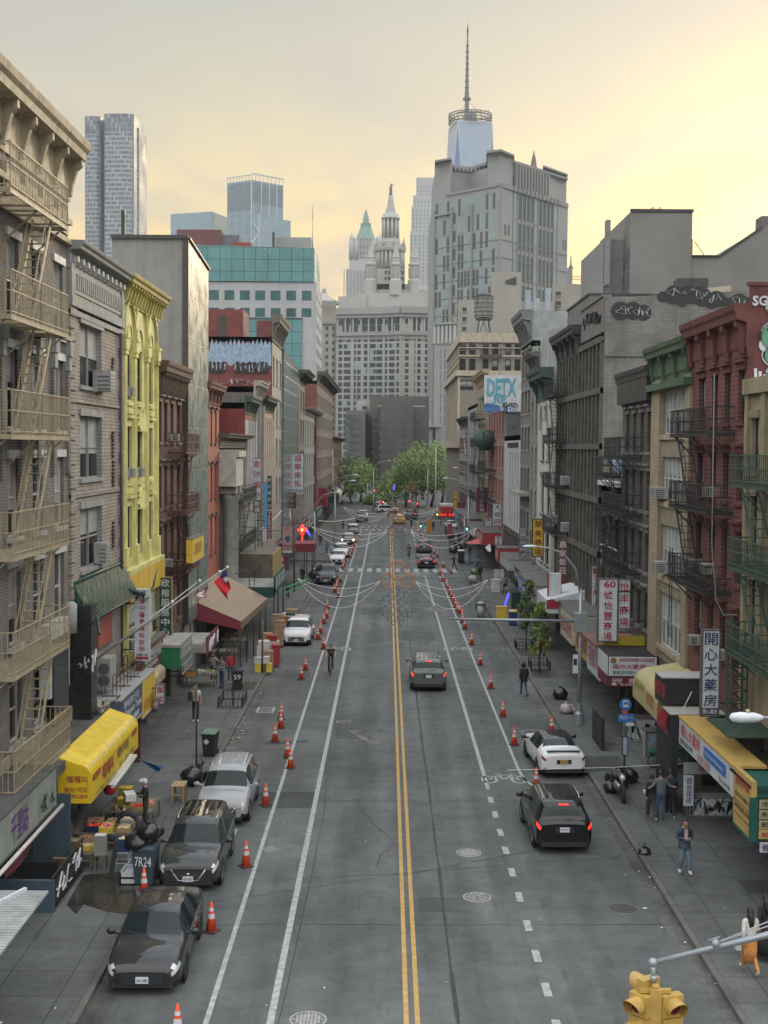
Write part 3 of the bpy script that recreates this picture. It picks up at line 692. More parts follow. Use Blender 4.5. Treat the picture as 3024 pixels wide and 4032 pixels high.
for u in(.1,2.9,5.6,8.1):fr.box(b,u,u+.4,3.6,6.55,0,.2)
each(b,'pilaster',YEL,t)
for u,z in((1.3,15.45),(1.3,8.4+3.5),(3.4,11.9),(3.5,5.5),(1.0,4.4)):acunit(t,fr,u,z,.5,.42,.25)
for(u0,u1)in((.7,2.7),(3.5,5.4),(6.2,7.9)):window(t,fr,u0,u1,4.2,6.2,dep=-.03,frame=FWHITE)
t,fr=bld('apartment_building','narrow dark brick building with red fire escape and ribbed brown cornice','L',63.2,71,16.4,BR_RED,[(.15,1.05),(1.8,2.75),(3.7,4.65),(5.7,6.8)],[(13.5,15.5),(10.2,12.3),(7.1,9.3),(4.0,6.2)],trim=BROWNT,frame=FDARK,hood=True,blind=.2,ac=.15)
cornice(t,fr,0,7.8,z=17.5,h=1.7,pr=.6,m=BROWNT,brackets=17,bw=.1)
fire_escape(t,fr,3.0,7.7,[13.0,9.8,6.8],REDP,d=.95,bal=.25,rail=.95)
t=thing('office_building','tall grey block with blank concrete side and pale green panelled street front','building',(FL,71,0))
b=B();z0,z1=25.2,22.6
b.hexa([(FL-3.9,71,0),(FL+.0,71,0),(FL+.0,79,0),(FL-3.9,79,0),(FL-3.9,71,24.75),(FL+.0,71,24.65),(FL+.0,79,24.1),(FL-3.9,79,24.2)],0)
b.build('wall',CONC,t)
b=B();b.hexa([(FL,70.97,3.4),(FL+.28,70.97,3.4),(FL+.28,79,3.4),(FL,79,3.4),(FL,70.97,24.6),(FL+.28,70.97,24.6),(FL+.28,79,24.0),(FL,79,24.0)],0);b.build('panel_front',GPANEL,t)
b=B();b.box(FL-.02,FL+.31,70.9,71.05,3.4,24.7);b.bar((FL+.16,71,24.7),(FL+.16,79,24.1),.5,.12);b.box(FL-3.95,FL+.3,70.86,70.95,24.65,24.85);b.build('edge_trim',mat('dark_metal_trim',(.05,.045,.04),.5),t)
b=B();fr=frame_of('L',FL,71);shopfront(t,fr,8,3.4,3)
BLACKP=mat('spray_black',(.02,.02,.022),.6);WHITEP=mat('spray_white',(.55,.56,.58),.6);BLUEP=mat('spray_paleblue',(.25,.35,.44),.7,var=.2,scale=3)
def scribble(b,O,U,Wv,w,h,n=4,th=.05,mi=0,seed=1):
 rs=random.Random(seed*7+3);O=V(O);U=V(U);Wv=V(Wv);Nn=U.cross(Wv)*.012;W_=w/n
 for k in range(n):
  c=[V((W_*(k+rs.uniform(-.15,1.15)),h*rs.uniform(0,1),0))for _ in range(7)];pts=[]
  for i in range(1,5):
   for q in(0,.25,.5,.75):pts.append(V([cat3(c[i-1][d],c[i][d],c[i+1][d],c[min(i+2,6)][d],q)for d in(0,1)]+[0]))
  for i in range(len(pts)-1):b.bar(O+Nn+U*pts[i].x+Wv*max(0,min(h,pts[i].y)),O+Nn+U*pts[i+1].x+Wv*max(0,min(h,pts[i+1].y)),th,.01,mi)
def cat3(p0,p1,p2,p3,t):return .5*((2*p1)+(-p0+p2)*t+(2*p0-5*p1+4*p2-p3)*t*t+(-p0+3*p1-3*p2+p3)*t**3)
b=B();scribble(b,(-14.9,70.95,14.0),(1,0,0),(0,0,1),3.2,2.6,6,.07,0,3);scribble(b,(-15,70.95,12.2),(1,0,0),(0,0,1),3,1.3,5,.04,1,5);b.build('graffiti',[BLACKP,BLUEP],t)
b=B();b.box(-14.8,-14.6,71.5,71.7,24.6,26.3);b.build('vent_pipe',FDARK,t)
t,fr=bld('apartment_building','narrow bright red painted brick building with brown cornice beside the pale green panels','L',79,86.2,17,REDB,[(1.0,1.75),(3.1,3.85),(5.2,5.95)],[(13.5,15.5),(9.95,12.0),(6.4,8.65)],trim=BROWNT,frame=FDARK,hood=True,blind=.0,sub=False)
cornice(t,fr,0,7.2,z=17.3,h=1.3,pr=.55,m=mat('redbrown_trim',(.16,.07,.05),.8,var=.2),brackets=5)
t,fr=bld('bank_building','low dark stone building with two pale fluted columns','L',86.2,102,13.6,DKSTONE,cr(5,15.8,4.5,1.1),[(9.6,12.0),(5.2,8.4)],trim=DKSTONE,frame=FDARK,sub=False,corn=dict(z=14.2,h=1.0,pr=.8,m=DKSTONE,brackets=0))
b=B()
for u in(.9,3.1):
 b.lathe(fr.p(u,2.2,.55),[(.5,0),(.5,.3),(.42,.4),(.38,7.4),(.42,7.5),(.52,7.9)],16);fr.box(b,u-.55,u+.55,10.1,10.6,-.1,1.1)
each(b,'column_piece',mat('column_stone',(.21,.21,.19),.8,var=.15,streak=.3),t)
b=B();fr.box(b,.0,4.2,10.6,12.6,-.1,1.15,0);fr.box(b,0,4.3,12.6,13.0,-.1,1.35,0);fr.box(b,0,4.1,0,2.2,.0,1.3,1);b.build('entablature',[mat('cap_stone',(.40,.40,.36),.8,var=.2),DKSTONE],t)
b=B();b.box(FL-9,FL-2,92,101.5,14.2,17.4);b.build('roof_storey',mat('weathered_shed',(.12,.105,.08),.9,var=.3),t)
fire_escape(t,fr,5.0,14,[9.3,6.0],mat('green_dark_iron',(.03,.045,.035),.7),d=1.1,bal=.3)
GCORN=mat('green_cornice',(.035,.06,.045),.7,var=.25);PINKS=mat('pink_stripe',(.42,.25,.20),.8,var=.12);REDST=mat('crimson',(.17,.03,.03),.8,var=.15)
def striped(lab,Y0,Y1,zt,wall,stripe,corn,n=4,rows=None,frame=FWHITE):
 W_=Y1-Y0;rows=rows or[(12.2,15.2),(8.6,11.6),(5.0,8.0)]
 t,fr=bld('apartment_building',lab,'L',Y0,Y1,zt,wall,cr(n,W_,.5,W_/(n*2.2)),rows,trim=None,frame=frame,sub=False,blind=.4)
 b=B()
 for i in range(n+1):u=(W_-.3)*i/n;fr.box(b,u,u+.3,3.6,zt-1.4,0,.22)
 each(b,'pilaster',stripe,t);cornice(t,fr,0,W_,z=zt+.5,h=1.4,pr=.7,m=corn,brackets=5);return t,fr
striped('narrow crimson and white striped house with dark green cornice',102,109,16.8,REDST,FWHITE,GCORN,3)
striped('narrow house with white frames and a grey balcony between the striped ones',109,116,18.4,DKSTONE,mat('pale_pilaster',(.34,.33,.30),.8),mat('cream_cornice',(.3,.27,.22),.8),2)
t,fr=striped('pink and cream striped house with green cornice',116,125.7,17.4,PINKS,mat('cream_pilaster',(.48,.43,.34),.8),GCORN,5)
REDW=mat('red_party_wall',(.155,.05,.042),.85,var=.22,scale=.8,streak=.4,streakcol=(.1,.05,.05))
t,fr=bld('apartment_building','tall pale building with big brown cornice and a red side wall covered in graffiti','L',125.7,137,24.0,mat('pale_brick',(.30,.285,.25),.8,streak=.4),cr(3,11.3,.9,1.6),[(19.5,22),(15.4,18),(11.5,14),(7.6,10)],trim=STONE,frame=FDARK,sub=False,body=REDW,corn=dict(z=26.2,h=2.6,pr=.95,m=mat('brown_cornice',(.13,.115,.095),.8,streak=.4),brackets=6,bw=.3))
b=B();y=125.67
def ell(cx,cz,rx,rz,mi,yy=y,n=16,jit=.0,th=.05):
 pts=[V((cx+rx*cos(2*pi*k/n)*random.uniform(1-jit,1+jit),yy,cz+rz*sin(2*pi*k/n)*random.uniform(1-jit,1+jit)))for k in range(n)]
 for k in range(n):b.bar(pts[k],pts[(k+1)%n],th,.02,mi)
def fillp(pts,mi,yy=y):b.poly([(x,yy,z)for x,z in pts],mi)
x0=FL-6.4
for k in range(30):a=.3+k*.2;h=1.2+.9*abs(sin(k*1.7));w=.22;fillp([(x0+a-w,21.4+.3*sin(k)),(x0+a+w,21.4+.3*cos(k)),(x0+a+w*.9,21.6+h*.8),(x0+a+w*.2,21.7+h),(x0+a-w*.8,21.6+h*.75)],0,y-.0015*k)
for xa,xb,n in((-17.6,-15.9,4),(-14.9,-11.7,6)):
 for i in range(n):cx=xa+(xb-xa)*(i+.5)/n;fillp([(cx+(xb-xa)/n*.66*cos(2*pi*k/14),21.0+.56*sin(2*pi*k/14))for k in range(14)],1,y-.06-.002*i)
 scribble(b,(xa-.1,y-.08,20.5),(1,0,0),(0,0,1),xb-xa+.2,1.05,n+1,.055,2,int(-xa))
scribble(b,(-17.4,y-.08,19.3),(1,0,0),(0,0,1),6.0,.6,7,.09,2,71)
b.build('graffiti',[BLUEP,BLACKP,WHITEP],t)
b=B();b.box(-18.4,-14.4,128,133,24,26.9,0);b.box(-17.0,-16.0,127.96,128,24,26.2,1);b.build('stair_house',[mat('red_hut',(.18,.05,.04),.8,var=.2),FBRN],t)
b=B();b.box(FL-1.5,FL+.1,125.7,127.5,24,25.6);b.build('chimney',REDW,t)
TEAL=mat('teal_glass',(.075,.18,.175),.25,tiles=(1.55,1.55,(.06,.155,.155),(.015,.03,.03),.05),var=.12,scale=.15,spec=.8)
DGL=mat('green_curtain_wall',(.13,.17,.155),.15,tiles=(2.2,1.5,(.10,.145,.135),(.3,.33,.31),.04),var=.15,scale=.4,spec=.7)
t=thing('office_building','slim green glass fronted building with a dark side wall','building',(FL,137,0))
b=B();b.hexa([(FL-14,137,0),(FL,137,0),(FL,161,0),(FL-14,161,0),(FL-14,137,24),(FL,137,24),(FL,161,23),(FL-14,161,23)]);b.build('wall',mat('dark_side_wall',(.055,.055,.05),.8,var=.2),t)
b=B();b.hexa([(FL,137.02,3),(FL+.25,137.02,3),(FL+.25,161,3),(FL,161,3),(FL,137.02,23.8),(FL+.25,137.02,23.8),(FL+.25,161,22.9),(FL,161,22.9)]);b.build('glass_front',DGL,t)
t,fr=bld('apartment_building','tall narrow tan building with green cornice beyond the green glass','L',161,175,22.2,mat('tan_brick2',(.25,.20,.16),.8,streak=.3),cr(3,14,1,2.6),[(18,20.6),(14,16.8),(10,12.8),(6,8.8)],trim=STONE,frame=FDARK,sub=False,corn=dict(z=23.0,h=1.6,pr=1.5,m=GCORN,brackets=5))
t,fr=bld('apartment_building','white arched building with a red rooftop side wall','L',175,211,18.2,mat('offwhite_wall',(.34,.33,.30),.8,streak=.4),cr(7,36,1.5,2.4),[(13.5,16.8),(8.8,12.2),(4.5,7.6)],trim=STONE,frame=FDARK,sub=False,corn=dict(z=18.8,h=1.0,pr=1.0,m=STONE,brackets=0))
t,fr=bld('apartment_building','brown brick building with heavy dark cornice and many windows toward the far corner','L',199,257,23.6,mat('brown_brick_far',(.15,.125,.11),.85,streak=.4),cr(15,58,1.0,1.7),[(19.6,21.6),(16.2,18.4),(12.8,15),(9.4,11.6),(6,8.2)],X=FL+.35,trim=STONE,frame=FDARK,sub=False,body=REDW,corn=dict(z=25,h=1.8,pr=1.6,m=mat('dark_cornice',(.07,.065,.06),.8),brackets=9))
t,fr=bld('apartment_building','low red and grey building at the far left street corner','L',257,317,14.8,mat('far_red',(.14,.075,.065),.85,streak=.4),cr(12,60,1.5,2.0),[(11,13),(7.4,9.4),(4.2,6.2)],trim=STONE,frame=FDARK,sub=False,body=CONC,corn=dict(z=15.4,h=1.0,pr=1.2,m=BR_RED,brackets=5))
for t_,z in(('L',0),):pass
b=B();b.box(-17,-12.3,256.7,257.0,14.8,15.9)
# ---------------------------------------------------------------- right row
TAN=mat('tan_render',(.27,.225,.135),.85,var=.16,streak=.4,scale=.9)
BR_RED2=mat('brick_red',(.13,.045,.038),.85,brick=(.55,.16,(.11,.038,.033),(.20,.085,.07),.022),var=.15,streak=.3)
REDTRIM=mat('red_trim',(.12,.038,.03),.8,var=.2,streak=.3)
CREAMB=mat('brick_cream',(.36,.30,.19),.85,brick=(.45,.12,(.33,.27,.17),(.16,.14,.10),.015),var=.12,streak=.25)
GRN=mat('green_paint_trim',(.06,.10,.06),.7,var=.2,streak=.3);DKIRON=mat('black_iron',(.022,.024,.024),.6)
GRIRON=mat('green_iron',(.045,.075,.055),.65,var=.2,scale=4)
SOOT=mat('soot_brick',(.075,.066,.058),.9,brick=(.5,.13,(.055,.05,.045),(.12,.11,.10),.015),var=.3,streak=.5)
PALEB=mat('pale_party_brick',(.215,.205,.19),.9,brick=(.5,.12,(.18,.17,.155),(.12,.115,.105),.015),var=.2,streak=.35,scale=.7)
DKB=mat('dark_metal_cornice',(.035,.036,.037),.6,var=.2)
DKSTN=mat('dark_brownstone',(.09,.082,.07),.9,var=.25,streak=.5)
GREYC=mat('grey_coping',(.21,.215,.21),.8,var=.15,streak=.4)
t,fr=bld('apartment_building','tan rendered building with green fire escape at the right edge','R',32,44,15.7,TAN,[(.9,1.9),(3.3,4.3),(5.7,6.7),(8.2,9.2),(10.6,11.4)],[(12.6,14.4),(9.8,11.8),(7.0,9.0)],trim=mat('tan_trim',(.22,.19,.13),.8),frame=FDARK,ac=.25,body=mat('grey_side_paint',(.22,.22,.21),.85,var=.2,streak=.5),z0=4.4)
b=B()
for u in(.3,2.7,5.0,7.6,9.8,11.75):fr.box(b,u-.18,u+.18,4.4,15.2,0,.12)
fr.box(b,0,12,15.2,15.72,0,.2);each(b,'pilaster',TAN,t)
fire_escape(t,fr,4.4,10.2,[12.2,9.5,6.7],GRIRON,d=1.05,bal=.2,rail=.95,lu=(7.2,9.6))
b=B()
for d in(.25,.75):
 for u in(10.3,10.9):fr.box(b,u,u+.06,3.2,6.9,d,d+.06)
for i in range(9):z=3.3+i*.4;b.bar(fr.p(10.33,z,.28),fr.p(10.93,z+.4,.78),.04);b.bar(fr.p(10.93,z,.28),fr.p(10.33,z+.4,.78),.04);b.bar(fr.p(10.33,z,.28),fr.p(10.33,z,.78),.04);b.bar(fr.p(10.93,z,.28),fr.p(10.93,z,.78),.04)
b.build('lattice_post',GRIRON,t)
b=B()
for u in[7.6+.1*i for i in range(28)]:fr.box(b,u,u+.05,4.35,4.4,-.2,1.6)
b.build('roof_grating',GRIRON,t)
t,fr=bld('apartment_building','dark red brick building with bracketed red cornice and black fire escapes','R',44,51.9,17.0,BR_RED2,[(.35,1.2),(2.25,3.05),(4.0,4.85),(5.9,6.9)],[(14.3,16.1),(11.5,13.2),(8.6,10.5),(5.6,7.5)],trim=REDTRIM,frame=FDARK,hood=True,blind=.3,ac=.3,body=mat('party_wall_grey',(.19,.19,.18),.85,var=.2),z0=4)
cornice(t,fr,0,7.9,z=18.3,h=1.8,pr=.6,m=REDTRIM,brackets=5,bw=.34)
b=B();b.box(FR-.02,FR+.9,43.9,44.02,15.7,18.9,0);b.box(FR+.9,FR+3.6,43.9,44.02,15.7,18.75,1);b.box(FR-.1,FR+4,43.85,44.05,18.9,19.02,2);b.build('parapet_wall',[REDTRIM,mat('party_wall_grey2',(.2,.2,.19),.85,var=.2,streak=.4),REDTRIM],t)
GRNP=mat('spray_green',(.10,.30,.16),.6,var=.1)
b=B();yy=43.86
def ellf(cx,cz,rx,rz,mi,y,n=20):b.poly([(cx+rx*cos(2*pi*k/n),y,cz+rz*sin(2*pi*k/n))for k in range(n)],mi)
def elo(cx,cz,rx,rz,mi,y,th=.07,n=20,a0=0,a1=2*pi):
 p=[V((cx+rx*cos(a0+(a1-a0)*k/n),y,cz+rz*sin(a0+(a1-a0)*k/n)))for k in range(n+1)]
 for k in range(n):b.bar(p[k],p[k+1],th,.01,mi)
ellf(13.25,17.2,.62,.55,2,yy);ellf(13.3,16.55,.6,.45,2,yy-.004);ellf(12.95,16.9,.35,.3,2,yy-.007)
ellf(13.2,17.2,.52,.45,0,yy-.01);ellf(13.3,16.55,.5,.36,0,yy-.013)
elo(13.2,17.2,.55,.48,1,yy-.02);elo(13.3,16.55,.53,.38,1,yy-.02)
b.text('TDT',(12.85,yy-.02,17.45),(1,0,0),(0,0,1),.3,1,.01,.02);b.text('LES',(13.02,yy-.02,16.7),(1,0,0),(0,0,1),.26,1,.01,.02)
b.text('SGU',(12.34,yy-.0,18.55),(1,0,0),(0,0,1),.34,2,.06,.03)
for i,x in enumerate((12.98,13.3,13.6)):elo(x,18.42,.13,.15,2,yy-.02,.07);elo(x,18.15,.15,.15,2,yy-.02,.07)
for i in range(9):x=12.5+i*.16;b.bar((x,yy-.01,16.1-.1*(i%3)),(x+.05,yy-.01,15.2-.15*((i*7)%5)),.1,.01,2)
for i in range(4):elo(13.0+i*.2,16.0,.12,.14,2,yy-.03,.05)
b.build('graffiti',[GRNP,BLACKP,WHITEP],t)
fire_escape(t,fr,1.6,7.6,[13.9,11.1,8.2],DKIRON,d=.95,bal=.22,rail=.95,lu=(5.0,7.2))
b=B();b.tube([fr.p(1.4,16,.8),fr.p(1.45,10,.75),fr.p(1.3,8,.6),fr.p(1.0,7.5,.4),fr.p(.4,7.6,.1)],.02,5);b.build('hanging_cable',GREYC,t)
t,fr=bld('apartment_building','cream brick building with green cornice and wide white windows','R',51.9,59.4,16.4,mat('tan_spandrel',(.25,.21,.15),.85,var=.1,streak=.2),[(.9,5.6)],[(14.0,16.1),(11.1,13.0),(7.8,10.0),(4.6,7.0)],trim=None,frame=FWHITE,mull=5,sash=1,glass=GLASS2,blind=1,z0=4)
b=B();fr.box(b,0,.85,3.9,16.4,0,.13);fr.box(b,5.7,7.5,3.9,16.4,0,.13)
for z in(13.75,10.8,7.5,4.4):fr.box(b,.85,5.7,z,z+.22,0,.1,1)
each(b,'brick_pier',[CREAMB,TANC],t)
cornice(t,fr,0,7.5,z=17.9,h=1.6,pr=.58,m=GRN,brackets=4,bw=.2);b=B();fr.box(b,-.1,7.6,15.95,16.25,0,.4);b.build('lower_cornice',GRN,t)
for u,z in((4.6,11.15),(5.2,11.15),(4.2,7.9)):acunit(t,fr,u,z,.62,.5,.5)
t,fr=bld('apartment_building','sooty weathered brick building with torn black cornice and black fire escapes','R',59.4,67.2,15.9,SOOT,[(.6,1.4),(2.3,3.1),(4.2,5.0),(6.0,6.8)],[(13.2,15.1),(10.4,12.3),(7.5,9.4),(4.8,6.6)],trim=mat('peeling_trim',(.17,.165,.155),.85,var=.5,scale=5),frame=FBRN,hood=True,blind=.3,z0=4)
cornice(t,fr,0,7.8,z=17.2,h=1.7,pr=.5,m=DKB,brackets=0,dent=12)
b=B();fr.box(b,.1,7.7,15.6,16.9,.1,.35);b.build('black_sheet',mat('tar_sheet',(.03,.031,.032),.5,var=.3),t)
fire_escape(t,fr,2.6,7.7,[12.9,10.1,7.3],DKIRON,d=1.0,bal=.2,rail=1.0,lu=(5.2,7.4))
t,fr=bld('apartment_building','low dark corrugated fronted building with a pale ledge between two taller ones','R',67.2,73.5,11.4,mat('corrugated_dark',(.06,.057,.052),.7,brick=(9,.16,(.055,.052,.048),(.02,.02,.02),.03),var=.2),cr(3,6.3,.6,1.0),[(7.6,9.6),(4.9,6.8)],trim=mat('peel2',(.2,.19,.17),.8,var=.4,scale=4),frame=FBRN,sub=False,z0=4)
b=B();fr.box(b,0,6.3,11.3,11.55,-.3,.25);b.build('ledge',FWHITE,t)
fire_escape(t,fr,.3,3.2,[11.9,9.2],DKIRON,d=.9,bal=.25,drop=False,ladders=False)
t,fr=bld('apartment_building','sooty tall warehouse with rows of pilasters and a pale brick side wall sprayed with graffiti','R',73.5,82,19.9,DKSTN,cr(6,8.5,.5,.85),[(17.2,19.3),(13.9,16.3),(10.9,13.0),(7.8,9.9),(4.9,6.9)],trim=None,frame=FBRN,sub=False,body=PALEB,depth=22,z0=4)
b=B()
for i in range(7):u=.05+i*1.38;fr.box(b,u-.05,u+.3,4.2,19.5,0,.18)
for z in(19.4,16.5,13.3,10.2,7.1):fr.box(b,0,8.5,z,z+.35,0,.24)
fr.box(b,0,8.5,20.0,22.0,-.35,.06,1);fr.box(b,0,8.5,22.0,22.12,-.4,.15,1);each(b,'pilaster',[DKSTN,mat('parapet_grey',(.16,.15,.14),.85,streak=.4)],t)
b=B();scribble(b,(FR-.1,80.8,20.5),(0,-1,0),(0,0,1),6.5,1.1,7,.08,0,9);b.build('parapet_lettering',BLACKP,t)
b=B();b.hexa([(FR+.02,73.42,18.6),(FR+22,73.42,18.6),(FR+22,73.8,18.6),(FR+.02,73.8,18.6),(FR+.02,73.42,21.9),(FR+22,73.42,23.2),(FR+22,73.8,23.2),(FR+.02,73.8,21.9)]);b.build('parapet_wall',PALEB,t)
b=B();yq=73.38
for cx,cz,rx,rz in((13.2,21.2,.55,.5),(13.9,21.2,.5,.5),(14.5,21.1,.45,.45),(16.2,22.2,.5,.45),(17.0,22.2,.5,.45),(17.8,22.1,.5,.45),(18.6,21.9,.5,.45),(19.9,21.7,.55,.5),(20.8,21.7,.5,.45),(21.7,21.7,.5,.45)):
 ellf(cx,cz,rx,rz,1,yq-.003*cx%.02);scribble(b,(cx-rx*.7,yq-.03,cz-rz*.6),(1,0,0),(0,0,1),rx*1.4,rz*1.2,2,.035,2,int(cx*10))
for i in range(14):ellf(15.6+i*.55,22.0-.1*(i%3)-.03*i,.35,.3,1,yq-.002*i)
ellf(14.0,12.6,1.2,.9,0,yq-.02);ellf(15.1,12.6,1.0,.8,0,yq-.03)
for i in range(5):elo(13.2+i*.6,12.7+.1*(i%2),.38,.65,3,yq-.06,.06)
b.build('graffiti',[BLUEP,BLACKP,WHITEP,mat('spray_maroon',(.16,.03,.06),.6)],t)
t,fr=bld('apartment_building','tall dark stone building with black cornice, fire escapes and a grey rooftop extension','R',82,92.5,19.8,DKSTN,cr(7,10.5,.5,.8),[(17.2,19.2),(13.9,16.3),(10.9,13.0),(7.8,9.9),(4.9,6.9)],trim=None,frame=mat('frame_tan',(.22,.2,.17),.7),sub=False,depth=16,corn=dict(z=21.2,h=1.8,pr=.8,m=DKB,brackets=5,bw=.3),z0=4)
b=B()
for i in range(8):u=.02+i*1.46;fr.box(b,u-.02,u+.3,4.2,19.5,0,.18)
for z in(16.5,13.3,10.2,7.1):fr.box(b,0,10.5,z,z+.35,0,.24)
each(b,'pilaster',DKSTN,t)
b=B();b.box(FR+.6,FR+9,83,93,19.3,23.2,0);b.box(FR+.5,FR+9,82.95,93,23.2,23.32,1);b.build('roof_extension',[mat('grey_metal_clad',(.13,.14,.145),.6,var=.15,tiles=(1.2,8,(.12,.13,.135),(.06,.06,.06),.02)),DKB],t)
b=B();yq=82.9
for cx in(13.4,14.2,15.0):elo(cx,22.3,.4,.5,0,yq,.06);elo(cx,21.4,.4,.4,0,yq,.06)
b.build('graffiti',WHITEP,t)
fire_escape(t,fr,5.4,10.2,[17.0,13.8,10.7,7.6],DKIRON,d=1.1,bal=.3,rail=.95)
b=B();fr.box(b,8,10.2,14.3,15.2,1.15,1.2);b.build('white_panel',FWHITE,t)
b=B()
for u,z in((4.0,10.9),(3.4,7.8),(9.0,8.0)):acunit(t,fr,u,z,.8,.6,.6)
t,fr=bld('apartment_building','slim cream building with green cornice and tall arched windows','R',96.0,105,17.6,mat('cream_paint',(.46,.45,.39),.7,var=.08,streak=.2),[(1.1,3.1),(4.6,6.6)],[(12.4,16.4),(8.2,11.2),(4.4,6.8)],trim=mat('sage_trim',(.10,.13,.11),.7),frame=FDARK,sub=False,mull=1,blind=.1,z0=3.9,corn=dict(z=19.4,h=2.4,pr=1.1,m=mat('darkgreen_cornice',(.045,.075,.06),.7,var=.2),brackets=3))
b=B()
for ua,ub in((1.1,3.1),(4.6,6.6)):arch(ua-.1,ub+.1,14.8,16.9,.22,0,.18)
b.build('window_arches',mat('cream_trim',(.42,.41,.36),.7),t)
b=B();b.box(FR+.1,FR+8,97,105,17.5,22.4);b.build('upper_wall',mat('patched_grey_wall',(.30,.31,.32),.85,var=.22,scale=.6),t)
t,fr=bld('apartment_building','tall grey building with a roof garden and sage pilasters','R',105,110.5,20.2,mat('sage_grey',(.19,.205,.195),.8,streak=.4,var=.15),cr(2,5.5,.8,1.0),[(17.4,19.6),(14.8,17.2),(11,13.4),(7.6,9.8),(4.6,6.4)],trim=STONE,frame=FDARK,sub=False,z0=3.9,corn=dict(z=21.2,h=1.2,pr=.75,m=mat('copper_cornice',(.10,.10,.085),.8,var=.3),brackets=4))
b=B();random.seed(3)
LEAFG=mat('leaf_dark',(.05,.08,.03),.8,var=.3)
for i in range(260):
 c=fr.p(random.uniform(0,5.5),21.1+random.uniform(0,1.2)*random.random(),random.uniform(-1.2,.9));s=.14;b.poly([c+V((random.uniform(-s,s),random.uniform(-s,s),random.uniform(-s,s)))for _ in range(3)])
b.build('roof_garden',LEAFG,t)
t,fr=bld('apartment_building','tall brown building with a massive stepped grey cornice and rooftop antennas','R',110.5,118.8,22.6,mat('brown_grey',(.155,.145,.125),.85,streak=.4,var=.15),cr(3,8,.8,1.3),[(19.6,22),(16.4,18.4),(13.2,15.2),(9.4,11.6),(5.6,7.8)],trim=STONE,frame=FDARK,sub=False,z0=3.9,corn=dict(z=25.2,h=2.7,pr=1.05,m=mat('slate_cornice',(.15,.155,.155),.8,var=.15),brackets=5,bw=.35),body=mat('grey_parapet_side',(.28,.29,.29),.8,var=.15))
b=B();fr.box(b,0,8,9.2,9.5,-.02,.9);fr.box(b,0,8.3,22.6,25.1,-6,-.0,1);each(b,'ledge',[STONE,mat('grey_parapet_side',(.28,.29,.29))],t)
for k,(x,h)in enumerate(((12.35,1.8),(13.1,1.1),(14.1,2.0))):
 b=B();b.box(x-.24,x+.24,114,114.2,25.5,25.5+h,0);b.bar((x,114.3,25),(x,114.3,25.6+h),.1,.1,1);b.build('antenna_panel',[mat('antenna_white',(.30,.34,.37),.5),DKIRON],t)
t,fr=bld('office_building','white modern building with tall vertical windows','R',118.8,135,14.6,mat('white_panel_wall',(.42,.42,.42),.7,var=.08,streak=.2),[(1.4,2.6),(3.9,5.1),(6.4,7.6),(8.9,10.1)],[(5.6,12.9)],trim=None,frame=FDARK,sub=False,sash=4,blind=0,z0=5.4)
b=B()
for i in range(4):fr.box(b,1.7+i*2.5,2.2+i*2.5,13.4,13.9,0,.3)
each(b,'bracket',FDARK,t)
b=B();b.box(FR+.2,FR+10,134.6,135,14.6,18.4,0);b.build('parapet_wall',mat('dark_brick_wall',(.09,.09,.09),.85,var=.2),t)
SP9=dict(trim=STONE,frame=FDARK,sub=False)
t,fr=bld('apartment_building','pink painted building with vertical recesses and a billboard wall sprayed in blue','R',135,157,18.4,mat('pink_paint',(.27,.13,.11),.8,streak=.3),cr(6,22,1.2,1.6),[(14.8,17.4),(11.2,13.6),(7.6,10),(4.4,6.6)],body=mat('grey_paint_wall',(.20,.21,.21),.8),**SP9)
cornice(t,fr,0,22,z=19.4,h=1.6,pr=.9,m=mat('dark_green_cornice2',(.03,.05,.035),.8,var=.3),brackets=5)
fire_escape(t,fr,10,20,[14.2,10.8,7.4],DKIRON,d=1.3,bal=.5,rail=1.0)
b=B();y9=134.5;x9=P(1908,1500,y9).x
b.box(x9,FR+9,y9,y9+.4,P(0,1600,y9).z,P(0,1462,y9).z,0);
b.build('billboard',mat('billboard_white',(.50,.52,.52),.7,var=.12),t)
b=B();zt_=P(0,1475,y9).z;
b.text('DETX',(x9+.25,y9-.02,zt_),(1,0,0),(0,0,1),1.9,0,.02,.03,width=3.1);b.text('RE',(x9+1.0,y9-.02,zt_-1.7),(1,0,0),(0,0,1),.9,0,.03,.03)
b.text('AHSD',(x9+1.8,y9-.02,zt_-2.5),(1,0,0),(0,0,1),.6,1,.02,.03,width=1.7)
for i,(a,c)in enumerate(((.3,.45),(.8,.5),(1.3,.35),(2.4,.3),(3.0,.4))):
 b.poly([(x9+a+.4*cos(k*pi/7),y9-.02-.003*i,zt_-3.0-.05*i+c*sin(k*pi/7))for k in range(14)],2)
b.text('DNG',(12.6,y9-.1,17.7),(1,0,0),(0,0,1),.55,3,.02,.03,width=1.3)
b.build('graffiti',[mat('spray_cyan',(.09,.33,.42),.6),BLACKP,mat('spray_blue',(.06,.16,.36),.6,var=.3,scale=2),WHITEP],t)
b=B();b.ball((11.6,150,14.3),1.6,0,10,(1,1.6,.8),.2);b.build('tarp_bundle',mat('green_tarp',(.025,.05,.035),.7,var=.3),t)
t,fr=bld('apartment_building','ornate tan building front covered by dark fire escapes','R',157,176,21.8,mat('tan_far',(.28,.235,.16),.85,streak=.4),cr(5,19,1.2,1.7),[(17.6,20),(14,16.4),(10.6,12.8),(7.2,9.4),(4.4,6.2)],**SP9)
cornice(t,fr,0,19,z=23,h=1.6,pr=.9,m=mat('tan_cornice_far',(.33,.26,.16),.8),brackets=7,bw=.3)
fire_escape(t,fr,4,14,[17,13.6,10.2,6.8],DKIRON,d=1.3,bal=.5,rail=1.0)
